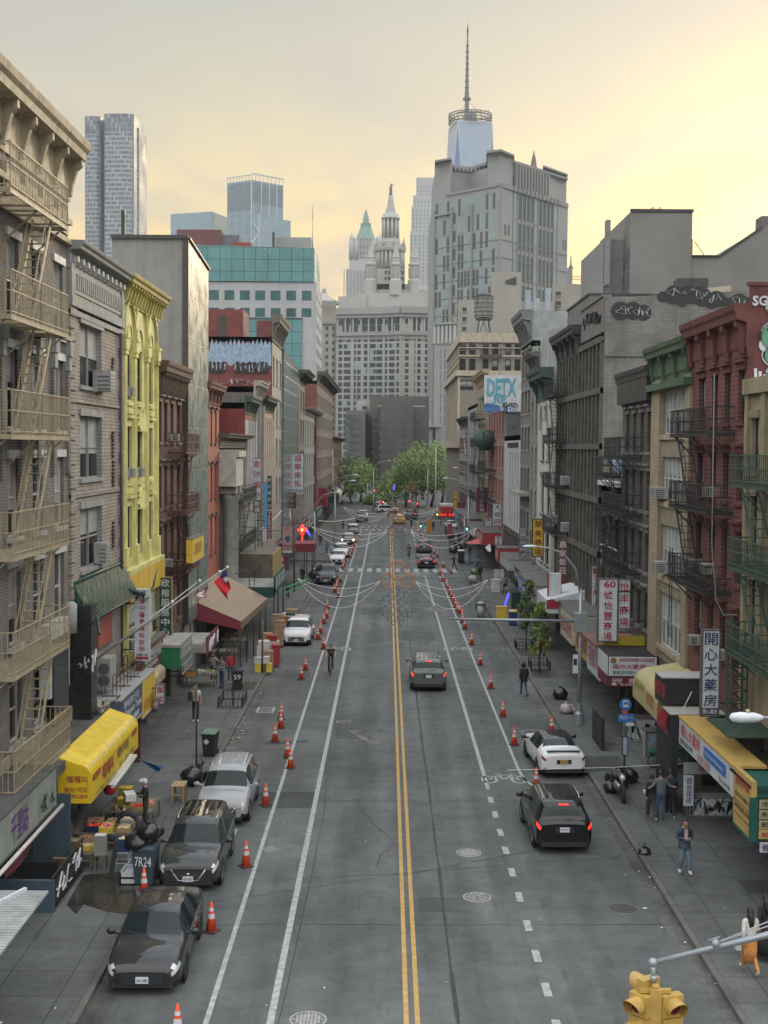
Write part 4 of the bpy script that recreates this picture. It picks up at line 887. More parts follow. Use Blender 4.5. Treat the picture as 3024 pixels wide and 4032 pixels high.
t,fr=bld('apartment_building','pale scaffolded building hung with sheets and balconies','R',176,197,19.5,mat('pale_far',(.27,.28,.28),.8,var=.3,streak=.4),cr(6,21,1.2,1.7),[(15.6,18),(12,14.4),(8.6,10.8),(5,7)],**SP9)
fire_escape(t,fr,3,17,[15,11.6,8.2],mat('pale_iron',(.3,.32,.32),.6),d=1.4,bal=.5,rail=1.0)
t,fr=bld('apartment_building','dark red brick building in front of the big corner block','R',197,217,17.5,mat('dark_red_far',(.13,.06,.05),.85,streak=.4,var=.2),cr(6,20,1.2,1.7),[(14,16),(10.6,12.8),(7.2,9.4),(4.4,6.2)],**SP9)
cornice(t,fr,0,20,z=18.2,h=1.3,pr=.8,m=DKB,brackets=5)
BLK=mat('corner_brick',(.20,.175,.145),.85,streak=.2,var=.12);BUFF=mat('buff_stone',(.40,.35,.26),.8,var=.12,streak=.3)
t=thing('corner_building','tall brown and buff corner block with a wide front, water tower on its roof','building',(FR,219,0))
xr=FR+34;zt=P(0,1308,219).z;Yb=268
fr=Fr((FR,219,0),(1,0,0),(0,-1,0));holes=[]
def zz(y,Y=219):return P(1850,y,Y).z
px=lambda x,Y=219:P(x,1400,Y).x-FR
cols=[(1810,1834),(1847,1872),(1900,1924),(1937,1962),(1989,2013),(2026,2050),(2070,2094)]
for x0,x1 in cols:
 a,c=px(x0),px(x1)
 for y0,y1 in((1353,1368),(1371,1396),(1413,1459)):holes.append((a,c,zz(y1),zz(y0)))
holes+=[(px(1812),px(1866),zz(1536),zz(1496))]
b=B();fr.wall(b,0,34,0,zt,holes,.35,0)
b.poly([(FR,219,0),(FR,219,zt),(FR,Yb,zt),(FR,Yb,0)],0);b.poly([(FR,219,zt),(xr,219,zt),(xr,Yb,zt),(FR,Yb,zt)],1);b.poly([(FR,Yb,0),(xr,Yb,0),(xr,Yb,zt),(FR,Yb,zt)],0);b.poly([(xr,219,0),(xr,Yb,0),(xr,Yb,zt),(xr,219,zt)],0)
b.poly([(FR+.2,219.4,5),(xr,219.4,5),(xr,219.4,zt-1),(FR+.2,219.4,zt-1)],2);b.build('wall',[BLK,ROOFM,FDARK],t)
for h in holes:window(t,fr,*h,dep=.32,frame=FDARK,sub=False,sash=1,fw=.1,mull=1 if h[1]-h[0]>1.5 else 0)
b=B()
for y0,y1,d in((1310,1348,.25),(1368,1371,.2),(1399,1404,.2),(1459,1480,.35)):fr.box(b,-.3,34,zz(y1),zz(y0),-.02,d)
f2=Fr((FR,219,0),(0,1,0),(-1,0,0))
for y0,y1,d in((1310,1348,.3),(1399,1404,.25),(1459,1480,.8)):f2 .box(b,-.3,49,zz(y1),zz(y0),-.02,d)
f2 .box(b,0,49,13.4,14.2,0,1.0);b.build('stone_bands',BUFF,t)
for i in range(9):
 u=1+i*5.5;b=B();f2 .box(b,u,u+3.4,14.5,zz(1482),0,.05,0);f2 .box(b,u-1,u-.4,14.3,zz(1482),0,.4,1)
 for j in range(5):f2 .box(b,u,u+3.4,16+j*3,16.9+j*3,.05,.15,1)
 b.build('window',[GLASS,BUFF],t)
fire_escape(t,fr,px(1893),px(1972),[zz(1400)],DKIRON,d=1.2,bal=.4,rail=1.0,ladders=False,drop=False)
t=thing('water_tower','weathered round wooden water tank with conical lid on a green frame','water tower',(P(1905,1250,232).x,232,zt))
c=P(1905,1250,232);zb=P(0,1237,232).z;ztt=P(0,1150,232).z;r=(1948-1867)/2/5050*232*.93
b=B();b.lathe((c.x,232,zb),[(r*.98,0),(r*1.02,(ztt-zb)*.95)],24,0,sm=False)
for i in range(5):b.lathe((c.x,232,zb+.3+i*(ztt-zb)/5.4),[(r*1.03,0),(r*1.03,.08)],24,1,sm=False)
b.build('tank',[mat('tank_wood',(.21,.205,.19),.85,tiles=(.35,9,(.18,.17,.16),(.10,.10,.09),.02),var=.15),DKIRON],t)
b=B();b.lathe((c.x,232,ztt-.2),[(r*1.08,0),(.1,1.0)],24);b.build('lid',mat('tank_lid',(.09,.09,.09),.8),t)
b=B()
for sx,sy in((-1,-1),(1,-1),(1,1),(-1,1)):b.bar((c.x+sx*r*.85,232+sy*r*.85,zt-.2),(c.x+sx*r*.45,232+sy*r*.45,zb-.1),.16,.16);b.bar((c.x+sx*r*.85,232+sy*r*.85,zt),(c.x-sx*r*.1,232+sy*r*.6,zb-.4),.07,.07)
b.box(c.x-r*.8,c.x+r*.8,232-r*.8,232+r*.8,zb-.35,zb-.05);b.build('stand',mat('green_steel_stand',(.07,.10,.085),.7),t)
STU=mat('grey_stucco',(.19,.185,.17),.9,var=.1,scale=.25,bump=.1)
t=thing('grey_building','tall windowless grey stucco block behind the right hand roofs','building',(24,110,0))
c0=P(2485,832,110);c1=P(2727,832,110);c2=P(2417,900,118)
b=B();x0=c0 .x;x1=c1 .x;zt=c0 .z
b.hexa([(x0,110,0),(x1,110,0),(x1,126,0),(x0,126,0),(x0,110,zt),(x1,110,zt),(x1,126,zt),(x0,126,zt)],0)
z2=P(0,988,110).z;z3=P(0,895,110).z
b.hexa([(x1,110.3,0),(x1+14,110.3,0),(x1+14,128,0),(x1,128,0),(x1,110.3,z2),(x1+14,110.3,z3+6),(x1+14,128,z3+6),(x1,128,z2)],0)if False else None
xs=P(2855,0,110).x
b.poly([(x1,110.2,0),(x1+16,110.2,0),(x1+16,110.2,P(3024,895,110).z+3),(P(3024,0,110).x,110.2,P(3024,895,110).z),(xs,110.2,z2),(x1,110.2,z2)],0)
b.poly([(x1,110.2,z2),(xs,110.2,z2),(xs,130,z2),(x1,130,z2)],0);b.poly([(xs,110.2,z2),(P(3024,0,110).x,110.2,P(3024,895,110).z),(P(3024,0,110).x,130,P(3024,895,110).z),(xs,130,z2)],0)
b.poly([(x1,130,0),(x1+16,130,0),(x1+16,130,z3+3),(x1,130,z2)],0)
b.build('wall',STU,t)
b=B();b.box(x0-.08,x1+.08,109.9,110.02,zt-.05,zt+.2);b.box(x1,xs,110.0,110.3,z2,z2+.12);b.bar((xs,110.2,z2+.06),(P(3024,0,110).x,110.2,P(3024,895,110).z+.06),.3,.15);b.build('coping',DKB,t)
b=B();b.box(x0-1.8,x0-.02,113,126,0,zt-1.9,0);b.box(x0-.06,x0-.0,110.4,125,12,zt-3,1);b.box(x0-1.75,x0-1.4,111.8,112.8,zt-6,zt-.4,2);b.build('side_bay',[mat('grey_side_bay',(.20,.21,.20),.7,var=.15,streak=.4,streakcol=(.3,.3,.3)),mat('glazed_side',(.12,.14,.14),.25,tiles=(1.1,2.2,(.10,.12,.12),(.25,.25,.24),.05)),GREYC],t)
b=B()
for x in(2570,2598):p=P(x,832,112);b.tube([(p.x-.2,112,zt),(p.x-.2,112,zt+.5),(p.x,112,zt+.75),(p.x+.2,112,zt+.5),(p.x+.2,112,zt)],.05,6)
b.build('roof_vent',mat('rust_pipe',(.25,.12,.06),.7),t)
b=B();p=P(2735,950,111);b.bar((p.x,111,p.z),(p.x+1.0,111,z2),.06,.06);b.box(x1+.0,x1+.3,111,111.3,z2,z2+1.6);b.build('roof_brace',DKIRON,t)
b=B();p=P(3000,850,118);b.box(p.x,p.x+1.5,118,120,z2,p.z);b.build('chimney',mat('brick_chim',(.14,.12,.11),.9),t)
t=thing('rooftop_shed','low cream rendered roof structure behind the pale brick wall','shed',(18,84,0))
q0=P(2572,1118,84);q1=P(2880,1118,84);zb=P(0,1195,84).z-1
b=B();b.hexa([(q0 .x,84,zb),(q1 .x,84,zb),(q1 .x,92,zb),(q0 .x,92,zb),(q0 .x,84,q0 .z-.6),(q1 .x,84,q1 .z-.1),(q1 .x,92,q1 .z),(q0 .x+1,92,q0 .z+.2)]);b.box(q0 .x,q1 .x,84.2,91,8,zb);b.build('wall',mat('cream_stucco',(.42,.37,.27),.85,var=.1),t)
b=B();p=P(2730,1095,86);b.box(p.x-1.0,p.x+1.0,86,87.5,p.z-.6,p.z,0);b.build('skylight',DKB,t)
# ---------------------------------------------------------------- skyline
random.seed(11)
def prism(b,pts,z0,z1,mi=0,top=None):
 n=len(pts)
 for i in range(n):
  a,c=pts[i],pts[(i+1)%n];b.poly([(a[0],a[1],z0),(c[0],c[1],z0),(c[0],c[1],z1),(a[0],a[1],z1)],mi)
 b.poly([(x,y,z1)for x,y in pts],mi if top is None else top)
def winset(t,rects,mats,name='window',lim=100,mi=None):
 """rects: (frame, u0,u1,z0,z1[,material]); the 100 largest as parts, the rest as one"""
 rects=sorted(rects,key=lambda r:-(r[2]-r[1])*(r[4]-r[3]));rest=B()
 for i,r in enumerate(rects):
  k=r[5]if len(r)>5 else 0
  if i<lim:
   b=B();r[0].box(b,*r[1:5],-.05,.06,0)
   r[0].box(b,r[1]-.12,r[2]+.12,r[3]-.25,r[3],-.05,.22,1);b.build(name,[mats[k],mats[-1]],t)
  else:r[0].box(rest,*r[1:5],-.05,.06,k)
 if len(rects)>lim:tag(rest.build(name,mats,t),kind='stuff')
def face(p,q):
 p=V((*p,0));q=V((*q,0));u=(q-p).normalized();n=V((u.y,-u.x,0))
 if n.dot(-p)<0:n=-n
 return Fr(p,u,n),(q-p).length
XY=lambda x,Y:(P(x,1500,Y).x,Y)
ZY=lambda y,Y:P(1512,y,Y).z
TGL=mat('tower_glass',(.03,.038,.042),.2,var=.2,scale=.05,spec=.6);TGL2=mat('tower_glass_blind',(.26,.34,.36),.3,var=.15,scale=.05)  # second glass is a paler tone for windows with blinds, no glow
LIME=mat('pale_granite',(.37,.37,.34),.85,var=.08,scale=.03);LIME2=mat('granite_dark_trim',(.29,.30,.28),.85,var=.08,scale=.05)  # second granite is a slightly darker tone for trim
t=thing('government_building','huge pale stone civic building topped by a tiered round tower and statue','building',(*XY(1480,800),0))
fp=[XY(1280,850),XY(1329,800),XY(1512,792),XY(1576,786),XY(1700,790)];zc=ZY(1232,795);zt=ZY(1168,800)
b=B();prism(b,fp+[(fp[-1][0],880),(fp[0][0],880)],-.0,zc,0)
f3=[(x*1.0,y)for x,y in fp];
b.build('wall',LIME,t)
rects=[];tr=B()
for(p,q),cl in zip(zip(fp[:-1],fp[1:]),([.1,.3,.5,.7,.88],[.06,.17,.24,.36,.46,.6,.65,.735,.78,.87,.92],[.1,.4,.55,.85],[.2,.5,.58,.83,.91])):
 fr,Wd=face(p,q);w=2.3
 for c in cl:
  u=Wd*c
  for r in range(22):
   z=ZY(1330,795)-r*3.9
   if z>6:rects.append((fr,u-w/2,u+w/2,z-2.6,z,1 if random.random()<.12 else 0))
  rects.append((fr,u-w/2,u+w/2,ZY(1232+28,795)-2.9,ZY(1232+28,795)))
 for c in[c_ for i_,c_ in enumerate(cl)if i_%2==1]:rects.append((fr,Wd*c-2.2,Wd*c+2.2,ZY(1306,795),ZY(1246,795)))
 for z,h,d in((zc-1,4,2.6),(zc-3.2,2,1.6),(ZY(1322,795),1.8,1.2),(ZY(1338,795),.8,.7),(ZY(1240,795),.7,.5)):fr.box(tr,-.6,Wd+.6,z,z+h,-.2,d,0)
 n=int(Wd/9)
 for i in range(n+1):fr.box(tr,Wd*i/n-.6,Wd*i/n+.6,0,ZY(1322,795),-.1,.5,1)
 for i in range(n*2+1):fr.box(tr,Wd*i/n/2-.5,Wd*i/n/2+.5,ZY(1318,795),ZY(1240,795),-.1,.6,1)
tr.build('cornice',[LIME2,LIME],t);winset(t,rects,[TGL,TGL2,LIME2])
b=B()
prism(b,[XY(1330,806),XY(1440,806),XY(1440,870),XY(1330,870)],zc,ZY(1164,800));prism(b,[XY(1405,808),XY(1690,800),(XY(1690,800)[0],870),XY(1405,870)],zc,ZY(1150,800))
prism(b,[XY(1410,815),XY(1540,808),XY(1690,812),(XY(1690,812)[0],870),XY(1410,870)],zc,ZY(1140,810),1);prism(b,[XY(1440,812),XY(1650,812),XY(1640,865),XY(1450,865)],zc,ZY(1118,812))
b.build('roof_storeys',[LIME,LIME2],t)
b=B();cx=P(1545,0,825).x;Yc=830;X0,X1=P(1486,0,815).x,P(1604,0,815).x
prism(b,[(X0,812),(X1,812),(X1,850),(X0,850)],zc,ZY(1057,812),0)
r1=(X1-X0)/2
b.lathe((cx,Yc,ZY(1057,Yc)),[(r1*.72,0),(r1*.72,ZY(990,Yc)-ZY(1057,Yc))],24,1,sm=False)
for k in range(20):a=2*pi*k/20;b.lathe((cx+r1*.92*cos(a),Yc+r1*.92*sin(a),ZY(1057,Yc)),[(.9,0),(.75,ZY(990,Yc)-ZY(1057,Yc))],8,0)
b.lathe((cx,Yc,ZY(992,Yc)),[(r1*1.05,0),(r1*1.1,1.5),(r1*1.1,2.5),(r1*.98,2.6),(r1*.98,4),(r1*.7,4.2),(r1*.66,8)],28,0,sm=False)
r2=r1*.6;za,zb=ZY(948,Yc),ZY(865,Yc)
b.lathe((cx,Yc,ZY(958,Yc)),[(r1*.72,0),(r1*.66,za-ZY(958,Yc))],24,0,sm=False);b.lathe((cx,Yc,za),[(r2*.6,0),(r2*.6,zb-za)],20,1,sm=False)
for k in range(12):a=2*pi*k/12+.2;b.lathe((cx+r2*.9*cos(a),Yc+r2*.9*sin(a),za),[(.85,0),(.7,zb-za)],8,0)
b.lathe((cx,Yc,zb),[(r2*1.05,0),(r2*1.1,1.2),(r2*.95,1.4),(r2*.95,3.4),(r2*.6,3.6),(r2*.62,5),(r2*.42,8),(r2*.3,12),(r2*.28,15),(r2*.14,15.2),(r2*.1,18)],22,0)
b.build('tower',[LIME,LIME2],t)
b=B();zs=ZY(783,Yc);
b.tube([(cx,Yc,zs-1),(cx,Yc,zs+3),(cx+.2,Yc,zs+5.6),(cx,Yc,zs+7),(cx+.1,Yc,zs+8.4)],[1.0,1.2,.8,1.0,.5],8);b.ball((cx+.15,Yc,zs+9),.65);b.bar((cx,Yc,zs+7.2),(cx+1.8,Yc,zs+9.2),.4);b.bar((cx,Yc,zs+7),(cx-1.5,Yc,zs+6),.4)
b.build('statue',mat('statue_brown',(.14,.11,.09),.6),t)
for k in range(8):
 a=k*pi/4+.3;b=B();b.lathe((cx+r1*1.0*cos(a),Yc+r1*1.0*sin(a),ZY(976,Yc)),[(.9,0),(.9,2.5),(.5,3),(.1,6.5)],8);b.build('finial',LIME2,t)
for x,Y in((1457,812),(1554,806),(1626,812)):
 c=XY(x,Y);z0=ZY(1124,Y);b=B();b.lathe((*c,z0),[(3.9,-6),(3.9,3),(3.7,3.2),(3.0,4),(3.0,12),(3.7,12.5),(3.7,13.4),(2.6,14),(2.5,17),(2.9,17.4),(2.3,18),(.15,27)],12,0,sm=False)
 for k in range(6):a=k*pi/3;b.box(c[0]+2.9*cos(a)-.6,c[0]+2.9*cos(a)+.6,Y+2.9*sin(a)-.6,Y+2.9*sin(a)+.6,z0+5,z0+11,1)
 b.build('turret',[LIME,LIME2],t)
fr,_=face(XY(1486,812),XY(1604,812));fr.N
winset(t,[(fr,u,u+1.4,ZY(y+12,812),ZY(y,812))for u in(4,6.2,8.4,12,14.5)for y in(1066,1090)],[TGL,LIME2],'tower_window')
Y=1214;WH=mat('cream_terracotta',(.43,.44,.41),.85,var=.08,scale=.03);CUP=mat('copper_green',(.17,.27,.22),.7,var=.15,scale=.05)
t=thing('gothic_skyscraper','slender pale gothic skyscraper with green copper pyramid crown, left of the statue tower','building',(*XY(1440,Y),0))
b=B();prism(b,[XY(1360,Y),XY(1520,Y),XY(1520,Y+40),XY(1360,Y+40)],0,ZY(1060,Y));prism(b,[XY(1372,Y+1),XY(1510,Y+1),XY(1510,Y+40),XY(1372,Y+40)],0,ZY(1020,Y));
ax0,ax1=P(1386,0,Y).x,P(1492,0,Y).x;cxx=P(1446,0,Y).x
prism(b,[(ax0,Y+2),(ax1,Y+2),(ax1,Y+30),(ax0,Y+30)],0,ZY(953,Y));prism(b,[(ax0+2,Y+4),(ax1-2,Y+4),(ax1-2,Y+26),(ax0+2,Y+26)],0,ZY(938,Y));b.build('wall',WH,t)
b=B()
for i in range(9):u=ax0+(ax1-ax0)*i/8;b.box(u-.5,u+.5,Y+1.2,Y+2,60,ZY(945,Y),0);b.lathe((u,Y+1.6,ZY(945,Y)),[(.8,0),(.1,4)],6)
for i in range(12):u=P(1362,0,Y).x+i*3.2;b.box(u-.4,u+.4,Y-.7,Y,40,ZY(1064,Y),0)
b.build('buttresses',LIME2,t)
b=B();b.lathe((cxx,Y+15,ZY(952,Y)),[(11,0),(5,ZY(884,Y)-ZY(952,Y)),(5,ZY(870,Y)-ZY(952,Y)),(3,ZY(868,Y)-ZY(952,Y)),(2.6,ZY(845,Y)-ZY(952,Y)),(.2,ZY(811,Y)-ZY(952,Y))],8,0,sm=False)
b.build('crown',CUP,t)
for x in(1391,1502,1410,1480):
 b=B();c=P(x,0,Y+3).x;h=0 if x in(1391,1502)else-4;b.lathe((c,Y+3,ZY(965,Y)),[(2.6,-14),(2.6,4),(2.0,5),(.1,13+h)],8);b.build('pinnacle',WH,t)
fr,_=face((ax0,Y+2),(ax1,Y+2))
winset(t,[(fr,u*2.8+1,u*2.8+2.3,z,z+2.4)for u in range(9)for z in range(60,int(ZY(960,Y)),5)],[TGL,LIME2])
Y=1150;t=thing('apartment_tower','pale stepped apartment tower between the statue tower and the big courthouse','building',(*XY(1670,Y),0))
b=B();prism(b,[XY(1632,Y),XY(1716,Y),XY(1716,Y+30),XY(1632,Y+30)],0,ZY(698,Y));prism(b,[XY(1620,Y-2),XY(1716,Y-2),XY(1716,Y+30),XY(1620,Y+30)],0,ZY(770,Y));prism(b,[XY(1614,Y-4),XY(1716,Y-4),XY(1716,Y+30),XY(1614,Y+30)],0,ZY(815,Y));prism(b,[XY(1609,Y-6),XY(1716,Y-6),XY(1716,Y+30),XY(1609,Y+30)],0,ZY(915,Y));b.build('wall',mat('pale_slab',(.40,.41,.40),.85,var=.06,scale=.02),t)
rects=[]
for(x0,ya,yb,dy)in((1632,712,770,0),(1620,772,815,-2),(1614,818,915,-4),(1609,918,1120,-6)):
 fr,Wd=face(XY(x0,Y+dy),XY(1716,Y+dy));n=7
 for i in range(n):
  z=ZY(yb,Y)
  while z<ZY(ya,Y)-3:rects.append((fr,Wd*(i+.25)/n,Wd*(i+.7)/n,z,z+2.0));z+=3.4
winset(t,rects,[mat('pale_window',(.24,.26,.27),.4),LIME2],lim=100)
CH=mat('courthouse_stone',(.27,.275,.26),.85,var=.06,scale=.03,tiles=(5.4,4.6,(.26,.265,.25),(.18,.18,.17),.03));CH2=mat('courthouse_trim',(.22,.225,.21),.85,var=.06,scale=.05)
t=thing('courthouse','massive grey stone courthouse slab with tall window strips, the largest block on the skyline','building',(*XY(1964,600),0))
A=XY(1703,632);Bq=XY(1964,600);Cq=XY(2226,650);D=(Cq[0]-5,720);E_=(A[0],720)
zlo=ZY(745,610);b=B();prism(b,[A,Bq,Cq,D,E_],0,zlo)
A2=XY(1709,634);m1=XY(1768,640);m2=XY(1900,630);B2=XY(1915,604.0);B3=XY(1950,602.5);C2=XY(2219,652)
prism(b,[A2,XY(1766,626),XY(1780,655),XY(1780,700),(A2[0],700)],zlo-2,ZY(640,630));prism(b,[XY(1766,640),XY(1840,646),XY(1909,632),XY(1909,690),XY(1766,690)],zlo-2,ZY(672,640))
prism(b,[XY(1909,606),XY(1958,602),XY(2010,612),XY(2014,680),XY(1909,680)],zlo-2,ZY(600,605));prism(b,[XY(2010,613),C2,(C2[0]-5,715),XY(2010,700)],zlo-2,ZY(760,615)+2.5)
prism(b,[XY(2130,632),C2,(C2[0]-5,715),XY(2130,700)],zlo-2,ZY(695,650));b.build('wall',CH,t)
b=B()
f1,W1=face(A,Bq);f2,W2=face(Bq,Cq)
prism(b,[XY(1704,628),XY(1768,622),XY(1780,655),XY(1780,700),XY(1704,700)],ZY(640,630),ZY(633,630));
n=9
for i in range(n):q=XY(1785+(1909-1785)*i/(n-1),642-abs(i-4)*.8);b.box(q[0]-.5,q[0]+.5,q[1]-.5,q[1]+.5,ZY(672,640),ZY(652,640))
prism(b,[XY(1768,640),XY(1840,646),XY(1912,632),XY(1912,660),XY(1768,660)],ZY(657,640),ZY(645,640))
prism(b,[XY(1905,602),XY(1960,598),XY(2014,609),XY(2014,680),XY(1905,680)],ZY(606,605),ZY(597,605));prism(b,[XY(2012,610),XY(2224,648),(C2[0]-5,715),XY(2012,700)],ZY(655,620),ZY(645,620))
prism(b,[XY(2126,628),XY(2224,648),(C2[0],715),XY(2126,700)],ZY(690,650),ZY(683,650))
fq,Wq=face(XY(2014,612),XY(2150,635))
for i in range(12):fq.box(b,Wq*i/12,Wq*i/12+.9,ZY(765,620),ZY(655,620),.2,1.6)
f1 .box(b,W1*.2,W1*.98,zlo,zlo+1.2,-2,.6);f2 .box(b,.5,W2-.5,zlo-.6,zlo+1.4,-2,.6)
for i in range(12):u=W2*.17+W2*.66*i/11;f2 .box(b,u-.4,u+.4,12,zlo-1,-.1,.45);f2 .box(b,u-.8,u+.8,zlo-1,zlo+1.4,-.1,1.5)
for u in(.0,.27,.57,.98):f1 .box(b,W1*u-.0,W1*u+1.2,10,zlo-6,-.1,.7)
f1 .box(b,0,W1*.27,zlo-9,zlo-8,-.1,1)
for r in range(12):f1 .box(b,0,W1,20+r*8.2,20.25+r*8.2,-.1,.35);f2 .box(b,0,W2,20+r*8.2,20.25+r*8.2,-.1,.35)
b.build('stone_trim',CH2,t)
rects=[];G3=mat('court_glass_pale',(.22,.30,.30),.3,var=.15,scale=.05);G4=mat('court_glass_dark',(.055,.07,.075),.25)
for u in(.045,.1,.165,.22,.39,.44,.49,.54,.62,.67,.72,.80,.85,.90):
 for r in range(12):z=zlo-10-r*8.6;rects.append((f1,W1*u-.8,W1*u+.8,z,z+7.4,0 if random.random()<.45 else 1))if z>8 else None
for r in range(13):z=zlo-14-r*8.6;rects.append((f1,W1*.315-1,W1*.315+1,z,z+5.5,1))if z>8 else None
for i in range(11):
 u=W2*.17+W2*.66*(i+.5)/11
 for r in range(7):z=zlo-13-r*14.5;rects.append((f2,u-1.5,u+1.5,z,z+12.6,1 if(i*3+r*5)%5 else 0))if z>4 else None
for r in range(3):z=zlo-22-r*28;[rects.append((f2,W2*.05+q,W2*.05+q+1.6,z,z+5.0,1))for q in(0,3,)];[rects.append((f2,W2*.92+q,W2*.92+q+1.4,z,z+5.0,1))for q in(0,2.5)]
winset(t,rects,[G3,G4,CH2],lim=100)
fr,Wd=face(XY(1712,585),XY(1790,580));b=B();prism(b,[XY(1708,585),XY(1800,580),XY(1800,640),XY(1708,640)],0,ZY(1268,582));fr.box(b,-.6,Wd+1,ZY(1276,582),ZY(1268,582),-.2,1.2)
for i in range(6):fr.box(b,Wd*i/5-.55,Wd*i/5+.55,ZY(1350,582),ZY(1280,582),0,.8,1)
b.build('lower_wing',[CH,LIME],t);winset(t,[(fr,Wd*i/5+.9,Wd*(i+1)/5-.9,ZY(y+34,582),ZY(y,582))for i in range(5)for y in[1286]+list(range(1372,1750,44))],[G4,CH2],'wing_window')
b=B();c=XY(2090,640);b.lathe((*c,ZY(660,640)),[(2.6,-8),(2.6,0),(1.6,1),(1.2,4),(.1,9)],8);b.build('roof_spire',mat('dark_bronze_spire',(.12,.10,.085),.7),t)
b=B();prism(b,[XY(2222,700),XY(2248,700),XY(2248,740),XY(2222,740)],0,ZY(1050,700));b.lathe((*XY(2241,702),ZY(1052,702)),[(1.5,0),(.6,2),(.3,7)],8);b.build('side_turret',LIME2,t)
Y=1600;t=thing('glass_skyscraper','tapering blue glass skyscraper with a long spire rising above the courthouse','building',(P(1856,0,Y).x,Y,0))
cx=P(1857,0,Y).x;hb=61/2;zt=ZY(492,Y);a0=R(45+12);z0=60
bs=[(cx+hb*sqrt(2)*cos(a0+k*pi/2+pi/4),Y+hb*sqrt(2)*sin(a0+k*pi/2+pi/4))for k in range(4)]
rt=hb*1.0;ts=[(cx+rt*cos(a0+k*pi/2+pi/2),Y+rt*sin(a0+k*pi/2+pi/2))for k in range(4)]
WG=mat('blue_glass',(.09,.17,.36),.35,tiles=(30,3.9,(.085,.165,.35),(.06,.12,.27),.25),var=.06,scale=.02,spec=.4);WG2=mat('blue_glass_lit_face',(.26,.33,.42),.3,tiles=(30,3.9,(.25,.32,.41),(.20,.26,.34),.2),var=.05,scale=.02,spec=.4)  # same glass twice: the paler copy paints in the faces that catch light
b=B();prism(b,bs,0,z0)
for k in range(4):
 p0,p1=bs[k],bs[(k+1)%4];tq=ts[k];tn=ts[(k+1)%4]
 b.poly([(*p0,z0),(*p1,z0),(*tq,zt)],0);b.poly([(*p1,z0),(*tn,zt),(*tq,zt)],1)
b.poly([(*q,zt)for q in ts],0);b.build('glass_shaft',[WG,WG2],t)
b=B()
for k in range(4):b.bar((*ts[k],zt-.5),(*ts[(k+1)%4],zt-.5),1,1.6);b.bar((*bs[k],z0),(*ts[k-1],zt),.7,.7);b.bar((*bs[k],z0),(*ts[k],zt),.7,.7)
b.build('edges',mat('pale_metal',(.45,.47,.48),.4,.3),t)
SPD=mat('spire_metal',(.05,.045,.045),.5,.4);b=B()
for z in(2,5.5,9,12):b.lathe((cx,Y,zt+z),[(26,0),(27,.2),(27,1.0),(26,1.2)],40,cap=False);b.lathe((cx,Y,zt+z),[(20,0),(20.6,.8)],32,cap=False)if z==12 else None
for k in range(28):a=2*pi*k/28;b.bar((cx+26*cos(a),Y+26*sin(a),zt),(cx+26.5*cos(a),Y+26.5*sin(a),zt+13.2+random.uniform(0,3)*(k%5==0)),.7,.7);b.bar((cx+26*cos(a),Y+26*sin(a),zt+2),(cx+26*cos(a+.22),Y+26*sin(a+.22),zt+12),.35,.35)
b.lathe((cx,Y,zt),[(8,0),(8,14)],16);b.build('ring_platform',SPD,t)
zs=zt;sp=ZY(86,Y)-zt;sx=P(1843,0,Y).x
b=B();b.lathe((sx,Y,zs),[(3.6,0),(3.0,sp*.18),(2.2,sp*.24),(4.8,sp*.245),(5.4,sp*.26),(3.2,sp*.28),(2.6,sp*.3),(1.9,sp*.5),(1.4,sp*.72),(1.0,sp*.8),(.9,sp*.9),(1.5,sp*.905),(.15,sp)],10)
for k in range(9):z=sp*(.31+k*.058);b.lathe((sx,Y,zs+z),[(1.6,-1.2),(3.3-k*.15,0),(3.3-k*.15,.9),(1.5,1.4)],10)
b.build('spire',SPD,t);b=B()
for a in(0,2.1,4.2,pi):b.bar((sx,Y,zs+sp*.25),(cx+17*cos(a),Y+17*sin(a),zs+9),.5,.5)
b.build('spire_stays',mat('stay_grey',(.3,.27,.22),.6),t)
Y=969;t=thing('residential_skyscraper','tall rippled steel apartment tower with wavy facade on the far left','building',(*XY(440,Y),0))
def wavy(x0,x1,Yf,dep,ztop,b,am,ph,nn=16):
 z=0;X0,X1=P(x0,0,Yf).x,P(x1,0,Yf).x;rows=[]
 while z<=ztop+.1:
  row=[]
  for i in range(nn+1):
   u=i/nn;e=(1-(2*u-1)**4)*2.2;row.append((X0+(X1-X0)*u,Yf-e-am*sin(u*3*pi+ph+.9*sin(z*.035+ph))*(.6+.4*sin(z*.02)),z))
  rows.append(row);z+=3.35
 for r in range(len(rows)-1):
  for i in range(nn):b.poly([rows[r][i],rows[r][i+1],rows[r+1][i+1],rows[r+1][i]],0)
 zt_=rows[-1][0][2];b.box(X0,X1,Yf-.5,Yf+dep,0,zt_,1)
 return rows
RS=mat('rippled_steel',(.33,.35,.36),.5,.2,var=.1,scale=.02);RSD=mat('steel_recess',(.18,.20,.21),.6,var=.1,scale=.02)
b=B();sets=[wavy(333,395,Y,30,ZY(466,Y),b,.9,0,10),wavy(410,527,Y-8,36,ZY(452,Y),b,1.3,1,16),wavy(520,547,Y+6,30,ZY(494,Y),b,.6,2,5)]
b.box(P(390,0,Y).x,P(415,0,Y).x,Y+8,Y+30,0,ZY(470,Y),1);b.build('wavy_wall',[RS,RSD],t)
rest=B();cnt=0;GW=[mat('tower_glass_dark',(.07,.09,.10),.3),mat('tower_glass_mid',(.15,.18,.20),.3)]
allw=[]
